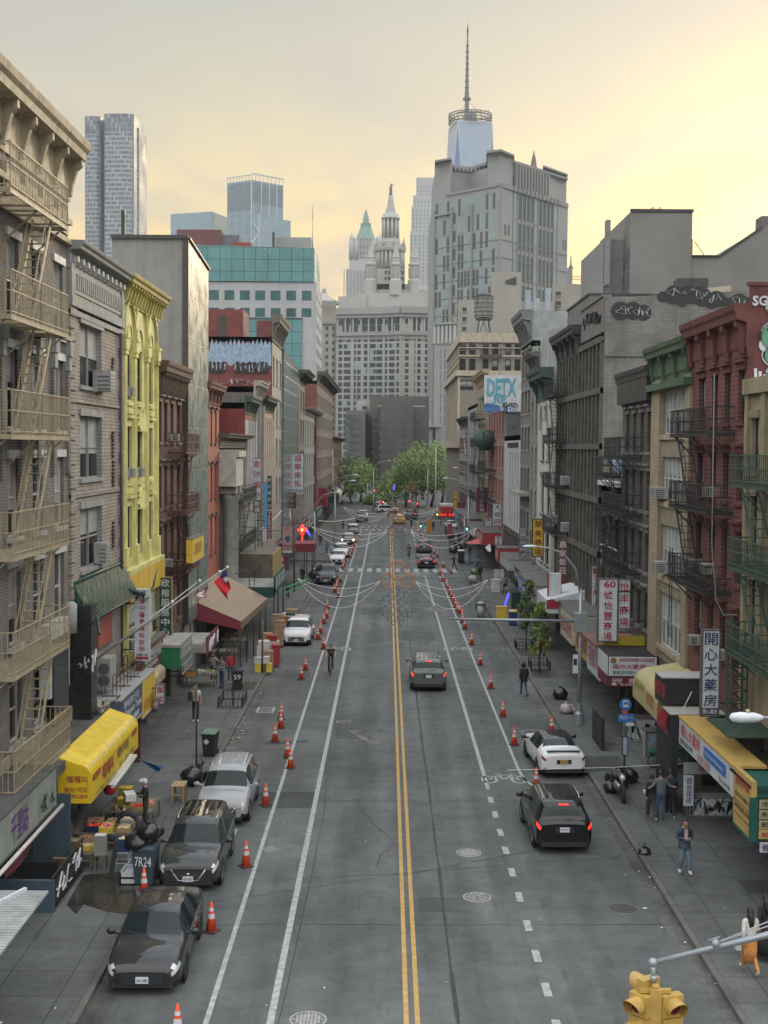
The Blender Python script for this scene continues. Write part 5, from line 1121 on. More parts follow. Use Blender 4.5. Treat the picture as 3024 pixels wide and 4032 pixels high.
for rows in sets:
 for r in range(len(rows)-2,4,-1):
  for i in range(len(rows[0])-1):
   if(i*7+r*3)%11==0:continue
   a,c,d,e=[V(q)for q in(rows[r][i],rows[r][i+1],rows[r+1][i+1],rows[r+1][i])]
   if a.z<60:continue
   hi=r>=len(rows)-5;o=V((0,-.15,0));t0=.06 if hi else .24
   q=[a.lerp(c,.16)+o,c.lerp(a,.16)+o,d.lerp(e,.16)+o,e.lerp(d,.16)+o];k0,k1=q[0].lerp(q[3],t0),q[1].lerp(q[2],t0)
   allw.append([k0,k1,q[2].lerp(q[1],.16 if not hi else 0),q[3].lerp(q[0],.16 if not hi else 0)])
allw.sort(key=lambda w:-((w[1]-w[0]).length*(w[3]-w[0]).length))
for i,w in enumerate(allw):
 if i<100:b=B();b.hexa([w[0],w[1],w[1]+V((0,.2,0)),w[0]+V((0,.2,0)),w[3],w[2],w[2]+V((0,.2,0)),w[3]+V((0,.2,0))]);b.build('window',GW[i%2],t)
 else:rest.poly(w,i%2)
tag(rest.build('window',GW,t),kind='stuff')
BG=mat('office_glass_blue',(.20,.28,.33),.2,tiles=(3.2,4.0,(.17,.245,.295),(.30,.36,.38),.18),var=.08,scale=.02,metal=.2);BG2=mat('office_glass_blue2',(.24,.33,.37),.2,tiles=(6,4.2,(.21,.30,.345),(.32,.39,.41),.16),var=.05,scale=.02,metal=.2)
Y=1476;t=thing('glass_office_tower','tall blue glass office tower with louvred top and diagonal bracing','building',(*XY(1000,Y),0))
b=B();c=XY(990,Y);prism(b,[XY(893,Y+20),c,XY(1112,Y+30),XY(1112,Y+90),XY(893,Y+90)],0,ZY(712,Y));prism(b,[XY(990,Y-2),XY(1142,Y+28),XY(1142,Y+80),XY(990,Y+80)],0,ZY(855,Y),1)
b.build('glass_wall',[BG,BG2],t);b=B()
f1,W1=face(XY(893,Y+20),c);f2,W2=face(c,XY(1112,Y+30))
for i in range(12):z=ZY(712,Y)-4-i*2.6;f1 .box(b,1,W1-1,z,z+1.2,0,.4);f2 .box(b,1,W2-1,z,z+1.2,0,.4)if i<9 else None
b.build('louvres',mat('dark_louvre',(.10,.13,.15),.5),t);b=B()
for i in range(9):f1 .box(b,W1*i/8-.4,W1*i/8+.4,ZY(712,Y),ZY(690,Y),-.5,.1);f2 .box(b,W2*i/8-.4,W2*i/8+.4,ZY(712,Y),ZY(684,Y),-.5,.1)
f1 .box(b,0,W1,ZY(694,Y),ZY(690,Y),-.5,.1);f2 .box(b,0,W2,ZY(690,Y),ZY(684,Y),-.5,.1);fx,Wx=face(XY(990,Y-2),XY(1142,Y+28))
b.bar(fx.p(0,ZY(960,Y),.6),fx.p(9,ZY(920,Y),.6),1.2);b.bar(fx.p(9,ZY(920,Y),.6),fx.p(0,ZY(880,Y),.6),1.2);b.bar(fx.p(9,ZY(985,Y),.6),fx.p(9,ZY(845,Y),.6),1.2);b.bar(f1 .p(W1-.5,0,.3),f1 .p(W1-.5,ZY(712,Y),.3),1.2)
for x in(1000,1030,1060,1090):q=XY(x,Y+10);b.bar((q[0],q[1]-8,ZY(712,Y)),(q[0],q[1]-8,ZY(860,Y)),.6,.6)
b.build('crown_frame',mat('pale_frame',(.50,.51,.47),.6),t)
Y=1560;t=thing('glass_office_tower','lower pale blue glass slab beside the braced office tower','building',(*XY(780,Y),0))
b=B();c=XY(832,Y);prism(b,[XY(672,Y+20),c,XY(895,Y+40),XY(895,Y+100),XY(672,Y+100)],0,ZY(838,Y));b.build('glass_wall',BG2,t)
b=B();f1,W1=face(c,XY(895,Y+40));f1 .box(b,0,8,0,ZY(840,Y),0,.5);b.build('dark_corner',BG,t)
Y=330;t=thing('office_building','white concrete office block with teal mirrored glass bands behind the left row','building',(*XY(1000,Y),0))
WC=mat('white_precast',(.40,.405,.40),.85,tiles=(3.1,5,(.39,.395,.39),(.30,.30,.30),.05),var=.08,scale=.1,streak=.2)
x0=P(757,0,Y).x;x1=P(1243,0,Y).x;x2=P(1252,0,Y).x
b=B();b.box(x0,x2,Y,Y+28,0,ZY(1114,Y));b.build('wall',WC,t)
b=B();b.hexa([(x0,Y-.4,ZY(1112,Y)),(x1,Y-.4,ZY(1112,Y)),(x1,Y+26,ZY(1112,Y)),(x0,Y+26,ZY(1112,Y)),(x0,Y-.4,ZY(970,Y)),(x1,Y-.4,ZY(980,Y)),(x1,Y+26,ZY(980,Y)),(x0,Y+26,ZY(970,Y))],0)
T2=mat('teal_glass2',(.10,.26,.26),.22,tiles=(3.05,3.05,(.085,.225,.225),(.03,.06,.06),.09),var=.12,scale=.12,spec=.8);b.build('glass_attic',T2,t)
b=B();b.box(x0,P(1195,0,Y).x,Y-.6,Y+.2,5,ZY(1257,Y),0);b.box(x0,P(1197,0,Y).x,Y-.7,Y,ZY(1259,Y),ZY(1255,Y),1);b.build('glass_bay',[T2,DKB],t)
rects=[]
fr=Fr((x0,Y,0),(1,0,0),(0,-1,0))
for i in range(9):
 u=P(826+i*61.5,0,Y).x-x0
 for ya,yb in((1149,1186),(1218,1251)):
  if u<x1-x0-3:rects.append((fr,u,u+2.4,ZY(yb,Y),ZY(ya,Y),0))
for i,rr in enumerate(rects):
 b=B();fr.box(b,*rr[1:5],-.2,.03,0);fr.box(b,rr[1]-.06,rr[1],rr[3],rr[4],0,.1,1);fr.box(b,rr[1],rr[2],rr[4],rr[4]+.08,0,.1,1);fr.box(b,(rr[1]+rr[2])/2-.03,(rr[1]+rr[2])/2+.03,rr[3],rr[4],.03,.07,1);b.build('window',[mat('teal_pane',(.04,.12,.12),.2,var=.3,scale=.2),DKB],t)
b=B()
for k in range(14):z=ZY(1120,Y)-2-k*3.6;b.box(x2-.05,x2+.12,Y+2,Y+26,z-1.4,z)
b.build('side_strip_windows',mat('side_glass',(.12,.2,.25),.25),t)
for(xa,xb,ya,m_,nm,Yo)in((685,863,899,mat('maroon_brick',(.15,.06,.055),.9,var=.12,scale=.1),'red_penthouse',4),(863,935,917,mat('slate_box',(.12,.125,.14),.8),'plant_room',5),(913,985,951,mat('red_box',(.26,.035,.03),.8),'red_plant_box',3),(1082,1224,922,mat('concrete_box',(.28,.28,.27),.85,var=.12,scale=.1),'lift_overrun',6)):
 b=B();b.box(P(xa,0,Y).x,P(xb,0,Y).x,Y+Yo,Y+Yo+10,ZY(1000,Y),ZY(ya,Y));b.build(nm,m_,t)
b=B();p=XY(1228,Y+6);b.tube([(p[0],p[1],ZY(985,Y)),(p[0],p[1],ZY(790,Y))],[.14,.05],6,0);b.tube([(p[0],p[1],ZY(850,Y)),(p[0],p[1],ZY(790,Y))],[.09,.06],6,1);b.build('antenna_mast',[mat('mast_grey',(.35,.36,.36),.6),mat('mast_red',(.45,.10,.08),.6)],t)
b=B();p=XY(1070,Y+5);b.box(p[0],p[0]+.6,Y+5,Y+5.6,ZY(975,Y),ZY(905,Y));b.build('flue',DKB,t)
b=B();
for i in range(7):b.bar((P(700+i*20,0,Y).x,Y+6,ZY(899,Y)),(P(700+i*20,0,Y).x,Y+6,ZY(888,Y)),.12)
b.bar((P(700,0,Y).x,Y+6,ZY(889,Y)),(P(820,0,Y).x,Y+6,ZY(889,Y)),.12);b.build('roof_railing',mast:=mat('mast_grey',(.35,.36,.36)),t)
Y=690;t=thing('civic_building','small tan stone building with a shallow pointed roof beside the white office block','building',(*XY(1290,Y),0))
b=B();prism(b,[XY(1225,Y),XY(1322,Y),XY(1322,Y+40),XY(1225,Y+40)],0,ZY(1185,Y));prism(b,[XY(1225,Y-4),XY(1312,Y-4),XY(1312,Y+40),XY(1225,Y+40)],0,ZY(1260,Y));prism(b,[XY(1225,Y-8),XY(1290,Y-8),XY(1290,Y+40),XY(1225,Y+40)],0,ZY(1520,Y));b.build('wall',mat('tan_stone_far',(.31,.285,.235),.85,var=.1,scale=.05),t)
b=B();b.lathe((P(1282,0,Y+20).x,Y+20,ZY(1185,Y)),[(8.5,0),(8.5,1.5),(1.2,6),(1.2,8.5),(.3,9)],8,sm=False);b.build('roof',mat('pale_roof_far',(.38,.37,.33),.8),t)
b=B();fr,Wd=face(XY(1225,Y-4),XY(1312,Y-4))
for z in(ZY(1190,Y),ZY(1265,Y),ZY(1272,Y),ZY(1524,Y)):fr.box(b,-1,Wd+1.5,z-1,z,-.5,1.2)
b.build('ledges',LIME2,t);winset(t,[(fr,u,u+1.5,ZY(y+14,Y),ZY(y,Y))for u in(4,7.5,11)for y in range(1290,1700,28)],[TGL,LIME2])
for(lab,x0,x1,yt,Y,yb2)in(('angular tan concrete apartment tower beside the wooden water tank',1800,2052,1180,420,1066),('angular concrete apartment tower right of the courthouse edge',2170,2300,1115,430,1115)):
 t=thing('apartment_tower',lab,'building',(*XY((x0+x1)/2,Y),0));b=B()
 prism(b,[XY(x0,Y),XY(x0+70,Y-3),XY(x1,Y),XY(x1,Y+18),XY(x0,Y+18)],0,ZY(yt,Y));
 if x0<2000:prism(b,[XY(1928,Y+1),XY(2046,Y+1),XY(2046,Y+14),XY(1928,Y+14)],0,ZY(yb2,Y));prism(b,[XY(2052,Y+3),XY(2180,Y+3),XY(2180,Y+18),XY(2052,Y+18)],0,ZY(1178,Y))
 b.build('wall',mat('tan_concrete_tower',(.30,.28,.24),.9,var=.08,scale=.1),t)
 fr=Fr((P(x0,0,Y-2).x,Y-2.6,0),(1,0,0),(0,-1,0));rects=[]
 for y in range(yt+30,1320,38):
  for i in range(int((x1-x0)/52)):u=(i*52+34)*Y/F;rects.append((Fr(fr.O+V((0,2.4 if i else 1.2,0)),(1,0,0),(0,-1,0)),u,u+2.6,ZY(y+16,Y),ZY(y,Y),i%2))
 winset(t,rects,[TGL,GLASS2,LIME2])
 if x0<2000:
  b=B();b.hexa([(*XY(1985,Y+.8),ZY(1112,Y)),(*XY(2028,Y+.8),ZY(1118,Y)),(*XY(2028,Y+1.0),ZY(1118,Y)),(*XY(1985,Y+1.0),ZY(1112,Y)),(*XY(1985,Y+.8),ZY(1100,Y)),(*XY(2028,Y+.8),ZY(1083,Y)),(*XY(2028,Y+1.0),ZY(1083,Y)),(*XY(1985,Y+1.0),ZY(1100,Y))]);b.build('roof_opening',TGL,t)
DB=mat('dark_brown_block',(.10,.09,.082),.9,var=.08,scale=.1);DB2=mat('dark_block_glass',(.07,.10,.10),.25,var=.2,scale=.1)
Y=480;t=thing('office_building','dark brown brick block in stepped masses behind the trees','building',(*XY(1570,Y),0))
b=B();prism(b,[XY(1457,Y),XY(1470,Y-4),XY(1690,Y),XY(1690,Y+30),XY(1457,Y+30)],0,ZY(1560,Y));prism(b,[XY(1500,Y-10),XY(1580,Y-12),XY(1628,Y-9),XY(1628,Y),XY(1500,Y)],0,ZY(1600,Y));prism(b,[XY(1440,Y+8),XY(1457,Y+2),XY(1457,Y+30),XY(1440,Y+30)],0,ZY(1612,Y));b.build('wall',DB,t)
b=B();prism(b,[XY(1362,Y-14),XY(1378,Y-18),XY(1440,Y-14),XY(1440,Y+10),XY(1362,Y+10)],0,ZY(1622,Y));b.build('side_wing',mat('brown_concrete',(.145,.135,.12),.9,var=.08),t)
fr=Fr((0,Y-12.4,0),(1,0,0),(0,-1,0));rects=[]
for y in range(1645,1830,28):
 for x in(1506,1545,1588,1612):rects.append((fr,P(x,0,Y-12.4).x,P(x+10,0,Y-12.4).x,ZY(y+9,Y),ZY(y,Y)))
fr2=Fr((0,Y-4.3,0),(1,0,0),(0,-1,0))
for y in range(1640,1830,28):
 for x in(1478,1655):rects.append((fr2,P(x,0,Y).x,P(x+14,0,Y).x,ZY(y+9,Y),ZY(y,Y)))
fr3=Fr((0,Y-18.2,0),(1,0,0),(0,-1,0))
for y in range(1640,1880,28):rects.append((fr3,P(1366,0,Y-18).x,P(1396,0,Y-18).x,ZY(y+14,Y),ZY(y,Y),0));rects.append((fr3,P(1404,0,Y-18).x,P(1436,0,Y-18).x,ZY(y+14,Y),ZY(y,Y),0))
winset(t,rects,[DB2,DB])
b=B();b.box(P(1500,0,Y).x,P(1690,0,Y).x,Y-4.4,Y-4.2,ZY(1600,Y)-.15,ZY(1600,Y)+.2);b.build('pale_coping',LIME,t)
Y=520;t=thing('office_building','low pale grey building with a white roof and tall windows beside the trees','building',(*XY(1680,Y),0))
b=B();prism(b,[XY(1600,Y),XY(1752,Y),XY(1752,Y+30),XY(1600,Y+30)],0,ZY(1672,Y),1);prism(b,[XY(1612,Y+2),XY(1695,Y+2),XY(1695,Y+20),XY(1612,Y+20)],0,ZY(1650,Y),0);fr=Fr((0,Y,0),(1,0,0),(0,-1,0));fr.box(b,P(1600,0,Y).x,P(1752,0,Y).x,ZY(1680,Y),ZY(1672,Y),0,1.2,0);fr.box(b,P(1600,0,Y).x,P(1752,0,Y).x,ZY(1762,Y),ZY(1752,Y),0,.8,0)
b.build('wall',[LIME,mat('pale_grey_far',(.30,.32,.32),.85)],t);winset(t,[(fr,P(x,0,Y).x,P(x+11,0,Y).x,ZY(1742,Y),ZY(1686,Y))for x in range(1612,1745,27)],[TGL,LIME])
t=thing('utility_building','low white box building in front of the dark stepped block','building',(*XY(1430,470),0));b=B();prism(b,[XY(1407,500),XY(1460,500),XY(1460,520),XY(1407,520)],0,ZY(1580,500));b.build('wall',LIME,t);b=B();b.box(*[P(q,0,499.6).x for q in(1438,1456)],499.5,500,ZY(1610,500),ZY(1600,500));b.build('window',TGL,t)
t=thing('crane','distant red lattice crane jib between the courthouse and the stucco block','crane',(*XY(2360,800),0));b=B()
p0=P(2240,1100,800);p1=P(2405,1108,800);
for dz in(0,2.2):b.bar(p0+V((0,0,dz)),p1+V((0,0,dz)),.35)
for i in range(16):q=p0 .lerp(p1,i/16);r_=p0 .lerp(p1,(i+1)/16);b.bar(q,r_+V((0,0,2.2)),.25)
b.bar((p1 .x-4,800,0),(p1 .x-4,800,p1 .z+4),.6);b.build('jib',mat('crane_rust',(.35,.14,.07),.7),t)
# ---------------------------------------------------------------- vehicles
random.seed(5)
RUB=mat('tyre_rubber',(.018,.018,.018),.85,var=.1);RIMM=mat('alloy_rim',(.30,.30,.31),.35,.8,var=0);RIMD=mat('dark_rim',(.06,.06,.065),.4,.6,var=0)
CG=mat('car_glass',(.012,.018,.019),.03,var=0,spec=.3);BLKP=mat('black_plastic',(.022,.023,.024),.5,var=0);CHR=mat('chrome',(.6,.6,.6),.15,1,var=0)
HL=mat('headlamp_glass',(.50,.52,.54),.1,.1,var=0,coat=1);TL=mat('tail_lamp',(.25,.008,.01),.25,var=0,coat=1);TLON=mat('tail_lamp_lit',(.9,.03,.02),.3,var=0,emit=1.5);HLON=mat('headlamp_lit',(1,.9,.7),.3,var=0,emit=5)
PLATE=mat('number_plate',(.55,.57,.6),.5,var=.05);PLATEY=mat('plate_orange',(.50,.30,.06),.5,var=.05);INK=mat('plate_ink',(.03,.04,.09),.5,var=0);AMB=mat('amber_lit',(1,.45,.08),.3,var=0,emit=2.5)
def paint(n,c,metal=0,r=.4):return mat('paint_'+n,c,r,metal,var=0,coat=.8,spec=.12)
SED=[(-.5,.80,.34,.80,.93,.76),(-.487,.93,.26,.90,1.02,.80),(-.45,.98,.20,.95,1.09,.82),(-.345,1,.20,.97,1.12,.80),(-.21,1,.20,.96,1.395,.63),(-.07,1,.20,.95,1.45,.655),(.06,1,.20,.93,1.42,.655),(.225,1,.20,.90,1.02,.80),(.35,.99,.20,.84,.95,.82),(.43,.97,.20,.77,.87,.80),(.482,.88,.22,.66,.74,.74),(.5,.72,.26,.56,.60,.62)]
SUV=[(-.5,.84,.40,.90,1.0,.78),(-.488,.94,.30,.98,1.10,.80),(-.468,.98,.24,1.06,1.16,.84),(-.425,.99,.24,1.08,1.60,.70),(-.33,1,.24,1.07,1.67,.73),(-.05,1,.24,1.05,1.70,.745),(.09,1,.24,1.03,1.64,.73),(.235,1,.24,1.02,1.13,.84),(.35,.99,.24,.99,1.07,.84),(.435,.97,.24,.92,1.0,.83),(.484,.90,.27,.78,.86,.78),(.5,.78,.32,.66,.70,.66)]
def cat_(p0,p1,p2,p3,t):return .5*((2*p1)+(-p0+p2)*t+(2*p0-5*p1+4*p2-p3)*t*t+(-p0+3*p1-3*p2+p3)*t**3)
def car(name,lab,kind,L,Wd,Ht,pcol,roof=None,tail=False,head=False,plate=None,rims=None,cat='car',rails=True,lower=BLKP,sunroof=False,chrome=True,group=None,taxi=False,grille=BLKP,plateback=None,spoiler=False):
 t=thing(name,lab,cat,(0,0,0),group);ST=SED if kind=='sedan' else SUV;hz=Ht/max(s[4]for s in ST);w2=Wd/2;n=len(ST);sub=5
 rows=[];svals=[]
 for i in range(n-1):
  for k in range(sub if i<n-2 else sub+1):
   q=k/sub;g=[ST[max(i-1,0)],ST[i],ST[i+1],ST[min(i+2,n-1)]]
   s=[cat_(g[0][c],g[1][c],g[2][c],g[3][c],q)for c in range(6)]
   y,w,zb,zl,zt,tw=s;y*=L;W_=w*w2;T_=tw*w2*1.0;zb*=hz;zl*=hz;zt*=hz;house=max(0,min(1,(zt-zl)/(.25*hz)))
   pr=[(0,zb),(W_*.6,zb),(W_*.93,zb+.02),(W_*.985,zb+.16),(W_*1.0,zb+(zl-zb)*.55),(W_*.985,zl-.10*hz),(W_*(.955-.0*house),zl),(T_+(W_*.93-T_)*.46,zl+(zt-zl)*.5),(T_,zt-.055*hz*house-.01),(T_*.86,zt-.012*hz),(T_*.5,zt+.008),(0,zt+.014)]
   rows.append([(x,y,z)for x,z in pr]);svals.append(i+q)
 nr=len(rows[0]);parts={}
 def put(key,quad):parts.setdefault(key,B()).poly(quad,0,True)
 cowl=7;rear0,rear1=(3,4)if kind=='sedan' else(2,3)
 for r in range(len(rows)-1):
  sm=(svals[r]+svals[r+1])/2
  for j in range(nr-1):
   for sgn in(1,-1):
    q=[rows[r][j],rows[r][j+1],rows[r+1][j+1],rows[r+1][j]]
    if sgn<0:q=[(-x,y,z)for x,y,z in q][::-1]
    y=q[0][1]/L;key='body'
    if j<=2 and(j<2 or lower):key='lower_trim'
    if j in(6,7)and rear0+.9<sm<cowl-.65 and(j==6 or True):
     key='side_window' if not(abs(y+.035)<.012 or(kind!='sedan' and abs(y+.24)<.012))else 'door_pillar'
    if j in(6,7)and kind=='sedan' and 3.5<sm<=3.9:key='side_window'
    if j>=8 and cowl-1+.22<sm<cowl-.02:key='windscreen'
    if j>=8 and rear0+.12<sm<rear1-.12:key='rear_window'
    if roof and j>=8 and rear1-.12<=sm<=cowl-1+.22:key='roof'
    if sunroof and j>=9 and 3.6<sm<5.6:key='sunroof'
    if kind!='sedan':
     if j==5 and .15<sm<2.3:key='tail_light'
     if(j==5 and 9.0<sm<10.8)or(j in(6,7)and 9.7<sm<10.5):key='headlight'
    else:
     if j in(5,)and .1<sm<1.9:key='tail_light'
     if(j==5 and 9.0<sm<10.7)or(j in(6,7)and 9.6<sm<10.3):key='headlight'
    if key in('tail_light','headlight'):key+='+' if sgn>0 else '-'
    put(key,q)
 for e,row in((0,rows[0]),(1,rows[-1])):
  pts=[(x,y,z)for x,y,z in row]+[(-x,y,z)for x,y,z in row[::-1][1:-1]];parts['body'].poly([(x,y+(.002 if e else-.002),z)for x,y,z in(pts if e else pts[::-1])],0,False)
 M={'body':pcol,'lower_trim':lower or pcol,'side_window':CG,'door_pillar':BLKP,'windscreen':CG,'rear_window':CG,'roof':roof,'sunroof':CG,'tail_light':TLON if tail else TL,'headlight':HLON if head else HL}
 for k,bb in parts.items():
  k0=k.rstrip('+-');bb.weld().build(k0,M[k0],t)
 Lh=L/2;b=B()
 zf=.60*hz if kind=='sedan' else .70*hz
 b.hexa([(-w2*.50,Lh-.05,zf*.45),(w2*.50,Lh-.05,zf*.45),(w2*.50,Lh-.12,zf*.45),(-w2*.5,Lh-.12,zf*.45),(-w2*.62,Lh-.0,zf),(w2*.62,Lh-.0,zf),(w2*.62,Lh-.12,zf),(-w2*.62,Lh-.12,zf)][:8],0)
 b.box(-w2*.55,w2*.55,Lh-.06,Lh+.015,zf*.5,zf*.92,0)
 for i in range(4):b.box(-w2*.5,w2*.5,Lh+.01,Lh+.022,zf*(.54+.1*i),zf*(.56+.1*i),1 if chrome else 0)
 b.box(-w2*.8,w2*.8,Lh-.08,Lh-.01,.22*hz,.34*hz,0)
 if not chrome:b.hexa([(-w2*.76,Lh-.02,.27),(w2*.76,Lh-.02,.27),(w2*.76,Lh-.2,.27),(-w2*.76,Lh-.2,.27),(-w2*.55,Lh+.012,.5),(w2*.55,Lh+.012,.5),(w2*.55,Lh-.2,.5),(-w2*.55,Lh-.2,.5)],0)
 for s in(-1,1):b.box(s*w2*.72-.12,s*w2*.72+.12,Lh-.12,Lh-.03,.36*hz,.48*hz,0)
 b.build('grille',[grille,CHR],t)
 if chrome:
  b=B();b.tube([(-w2*.56,Lh+.0,zf*1.0),(-w2*.3,Lh+.01,zf*.52),(w2*.3,Lh+.01,zf*.52),(w2*.56,Lh+.0,zf*1.0)],.018,5);b.ball((0,Lh+.02,zf*.8),.06,0,8,(1,.3,.7));b.build('badge',CHR,t)
 b=B()
 zr=.62 if kind=='sedan' else .74
 b.box(-w2*.82,w2*.82,-Lh-.015,-Lh+.1,.26*hz,.42*hz,0);b.box(-.3,.3,-Lh-.01,-Lh+.05,zr*hz,(zr+.17)*hz,0);b.build('rear_bumper',BLKP if lower else pcol,t)
 if taxi or head==2:pass
 for s,yy,z in((1,Lh+.03,.42*hz),(-1,-Lh-.03,(zr+.09)*hz)):
  b=B();b.box(-.155,.155,yy-.01,yy+.01,z-.08,z+.08,0)
  if plate:b.text(plate,(.125*-s*-1 if False else-.125*(-1 if s>0 else 1),yy+s*.013,z+.04),(-1 if s>0 else 1,0,0),(0,0,1),.08,1,.002,.01,width=.25)
  b.build('number_plate',[(plateback or PLATE)if s<0 else PLATE,INK],t)
 ax=(-.29*L,.31*L)if kind!='sedan' else(-.285*L,.29*L);wr=.36 if kind!='sedan' else .335
 for y in ax:
  for s in(-1,1):
   b=B();b.lathe((s*(w2*.985),y,wr),[(wr*1.17,-.02),(wr*1.17,.012)],24,0,(s,0,0));b.build('wheel_arch',BLKP,t)
   b=B();b.lathe((s*(w2*.985-.2),y,wr),[(wr*.72,0),(wr*.97,.01),(wr,.04),(wr,.19),(wr*.96,.225),(wr*.70,.228),(wr*.66,.2)],26,0,(s,0,0));wl=b.build('wheel',RUB,t)
   b=B();c=V((s*(w2*.985-.2),y,wr));b.lathe(c,[(wr*.68,.195),(wr*.66,.214),(wr*.6,.215),(wr*.58,.185)],24,0,(s,0,0),cap=False);b.lathe(c,[(wr*.15,.17),(wr*.12,.22)],10,0,(s,0,0));b.lathe(c,[(wr*.6,.15),(wr*.6,.155)],18,1,(s,0,0))
   for k in range(5):a=k*2*pi/5+.3;p=c+V((s*.2,0,0));b.bar(p,p+V((0,cos(a)*wr*.62,sin(a)*wr*.62)),.06,.035)
   b.build('rim',[rims or RIMM,BLKP],wl)
 zm=(.98 if kind=='sedan' else 1.12)*hz;ym=.17*L if kind=='sedan' else .185*L
 for s in(-1,1):
  b=B();b.bar((s*w2*.9,ym,zm-.03),(s*(w2+.08),ym-.01,zm),.09,.05);b.ball((s*(w2+.14),ym,zm+.02),.11,0,10,(1.1,.55,.8));b.build('wing_mirror',pcol if not roof else roof,t)
  b=B();yb=-.035*L
  for y in(yb,yb+.235*L,yb-.215*L):b.bar((s*(w2*1.004),y,.34),(s*(w2*.97),y,.93*hz),.012,.012)
  b.bar((s*w2*1.006,-.25*L,.33),(s*w2*1.006,.2*L,.33),.014,.014)
  for y in(yb+.05,yb-.2*L+.05):b.bar((s*w2*1.0,y,.8*hz),(s*w2*1.0,y+.16,.8*hz),.03,.025,1)
  b.build('door_seam',[BLKP,pcol],t)
  if rails and kind!='sedan':b=B();b.tube([(s*w2*.64,-.33*L,Ht-.03),(s*w2*.65,-.3*L,Ht+.045),(s*w2*.66,.02*L,Ht+.05),(s*w2*.64,.07*L,Ht-.02)],.02,6);b.build('roof_rail',CHR if chrome else BLKP,t)
 if kind!='sedan':
  b=B()
  for k in range(5):x=(k-2)*.2*w2*1.2;b.box(x-.035,x+.035,-.32*L,.04*L,Ht-.004,Ht+.012)
  b.build('roof_rib',roof or pcol,t)
  b=B();b.bar((-.0,-Lh+.085,1.12*hz),(.34,-Lh+.1,1.16*hz),.02);b.build('rear_wiper',BLKP,t)
 b=B();b.bar((-.55,.235*L-.02,1.0*hz if kind=='sedan' else 1.13*hz),(.0,.21*L,1.06*hz if kind=='sedan' else 1.19*hz),.02);b.bar((.05,.235*L-.02,1.0*hz if kind=='sedan' else 1.13*hz),(.6,.21*L,1.06*hz if kind=='sedan' else 1.19*hz),.02);b.build('wiper',BLKP,t)
 if tail or kind!='sedan':b=B();zz_=(1.58 if kind!='sedan' else 1.16)*hz;yy_=-.43*L if kind!='sedan' else-.335*L;b.box(-.16,.16,yy_-.03,yy_,zz_-.02,zz_+.02);b.build('brake_light',TLON if tail else TL,t)
 if spoiler:b=B();b.hexa([(-w2*.72,-.47*L,1.05*hz),(w2*.72,-.47*L,1.05*hz),(w2*.72,-.44*L,1.08*hz),(-w2*.72,-.44*L,1.08*hz),(-w2*.72,-.485*L,1.115*hz),(w2*.72,-.485*L,1.115*hz),(w2*.72,-.45*L,1.12*hz),(-w2*.72,-.45*L,1.12*hz)]);b.build('spoiler',pcol if not roof else roof,t)
 if taxi:b=B();b.box(-.3,.3,-.15,.1,Ht,Ht+.15);b.build('roof_sign',mat('taxi_sign',(.8,.75,.6),.5,emit=.4),t)
 return t
def put(o,x,y,rz=0):o.location=(x,y,0);o.rotation_euler=(0,0,R(rz));return o
PG=PLATE
put(car('parked_car','dark grey-brown saloon parked nearest, bottom left by the kerb','sedan',4.9,1.86,1.45,paint('gunmetal',(.022,.022,.024)),plate='LAL-1686',rims=RIMD,grille=BLKP,chrome=False),-5.86,32.8,181)
put(car('parked_car','dark grey crossover with a glass sunroof and chrome grille, second in the left row','suv',4.65,1.86,1.69,paint('graphite',(.030,.033,.033)),plate='LDN-1452',sunroof=True),-5.86,39.95,180.5)
put(car('parked_car','silver crossover with roof rails behind the dark grey one on the left','suv',4.66,1.86,1.67,paint('silver',(.30,.31,.32)),sunroof=False),-5.72,46.65,180)
put(car('parked_car','white luxury crossover parked alone by the stacked cartons','suv',4.7,1.9,1.66,paint('white',(.62,.63,.64),.0),plate='JKW 6120',rims=RIMM),-5.98,87.4,180)
put(car('parked_car','large black SUV parked just before the crosswalk on the left','suv',5.2,2.02,1.85,paint('black',(.008,.008,.009)),rims=RIMM),-5.85,125.9,180)
put(car('parked_car','white low saloon parked first past the left end of the crosswalk','sedan',4.75,1.86,1.46,paint('white',(.62,.63,.64),.0),chrome=False),-5.66,147.8,180)
put(car('parked_car','white SUV parked directly behind the white low saloon','suv',4.8,1.9,1.68,paint('white',(.62,.63,.64),.0)),-5.55,156,180)
put(car('parked_car','dark car with pale bonnet farther up the left parking row','sedan',4.9,1.88,1.5,paint('slate',(.06,.07,.09)),roof=paint('white',(.62,.63,.64),.0),head=True),-5.3,177.5,180)
put(car('parked_car','white roofed car at the far end of the left parking row','suv',4.8,1.9,1.7,paint('blueblack',(.04,.05,.08)),roof=paint('white',(.62,.63,.64),.0)),-5.1,195,180)
put(car('van','pale grey van facing the camera at the far left corner','suv',5.3,2.1,2.1,paint('van',(.10,.10,.11)),roof=paint('silver',(.30,.31,.32)),cat='van'),-4.4,230.5,180)
put(car('moving_car','grey SUV driving away in the middle lane with red tail lights and bright roof','suv',4.95,1.97,1.76,paint('greysteel',(.10,.11,.11)),tail=True),2.36,71.9,0)
put(car('parked_car','white saloon with black roof and orange plate by the right kerb','sedan',4.9,1.86,1.45,paint('pearl',(.66,.67,.68),.0),roof=paint('black',(.008,.008,.009)),plate='T 7316',plateback=PLATEY,spoiler=True,rims=RIMD,chrome=False),7.08,53.6,3.5)
put(car('moving_car','black SUV with lit brake lights and ribbed roof, nearest on the right','suv',4.65,1.88,1.70,paint('black',(.008,.008,.009)),tail=True,plate='JHF 3821'),5.86,43.85,1.5)
put(car('moving_car','black saloon stopped on the crosswalk with glowing tail lights','sedan',4.9,1.86,1.45,paint('black',(.008,.008,.009)),tail=True),4.42,143.2,0)
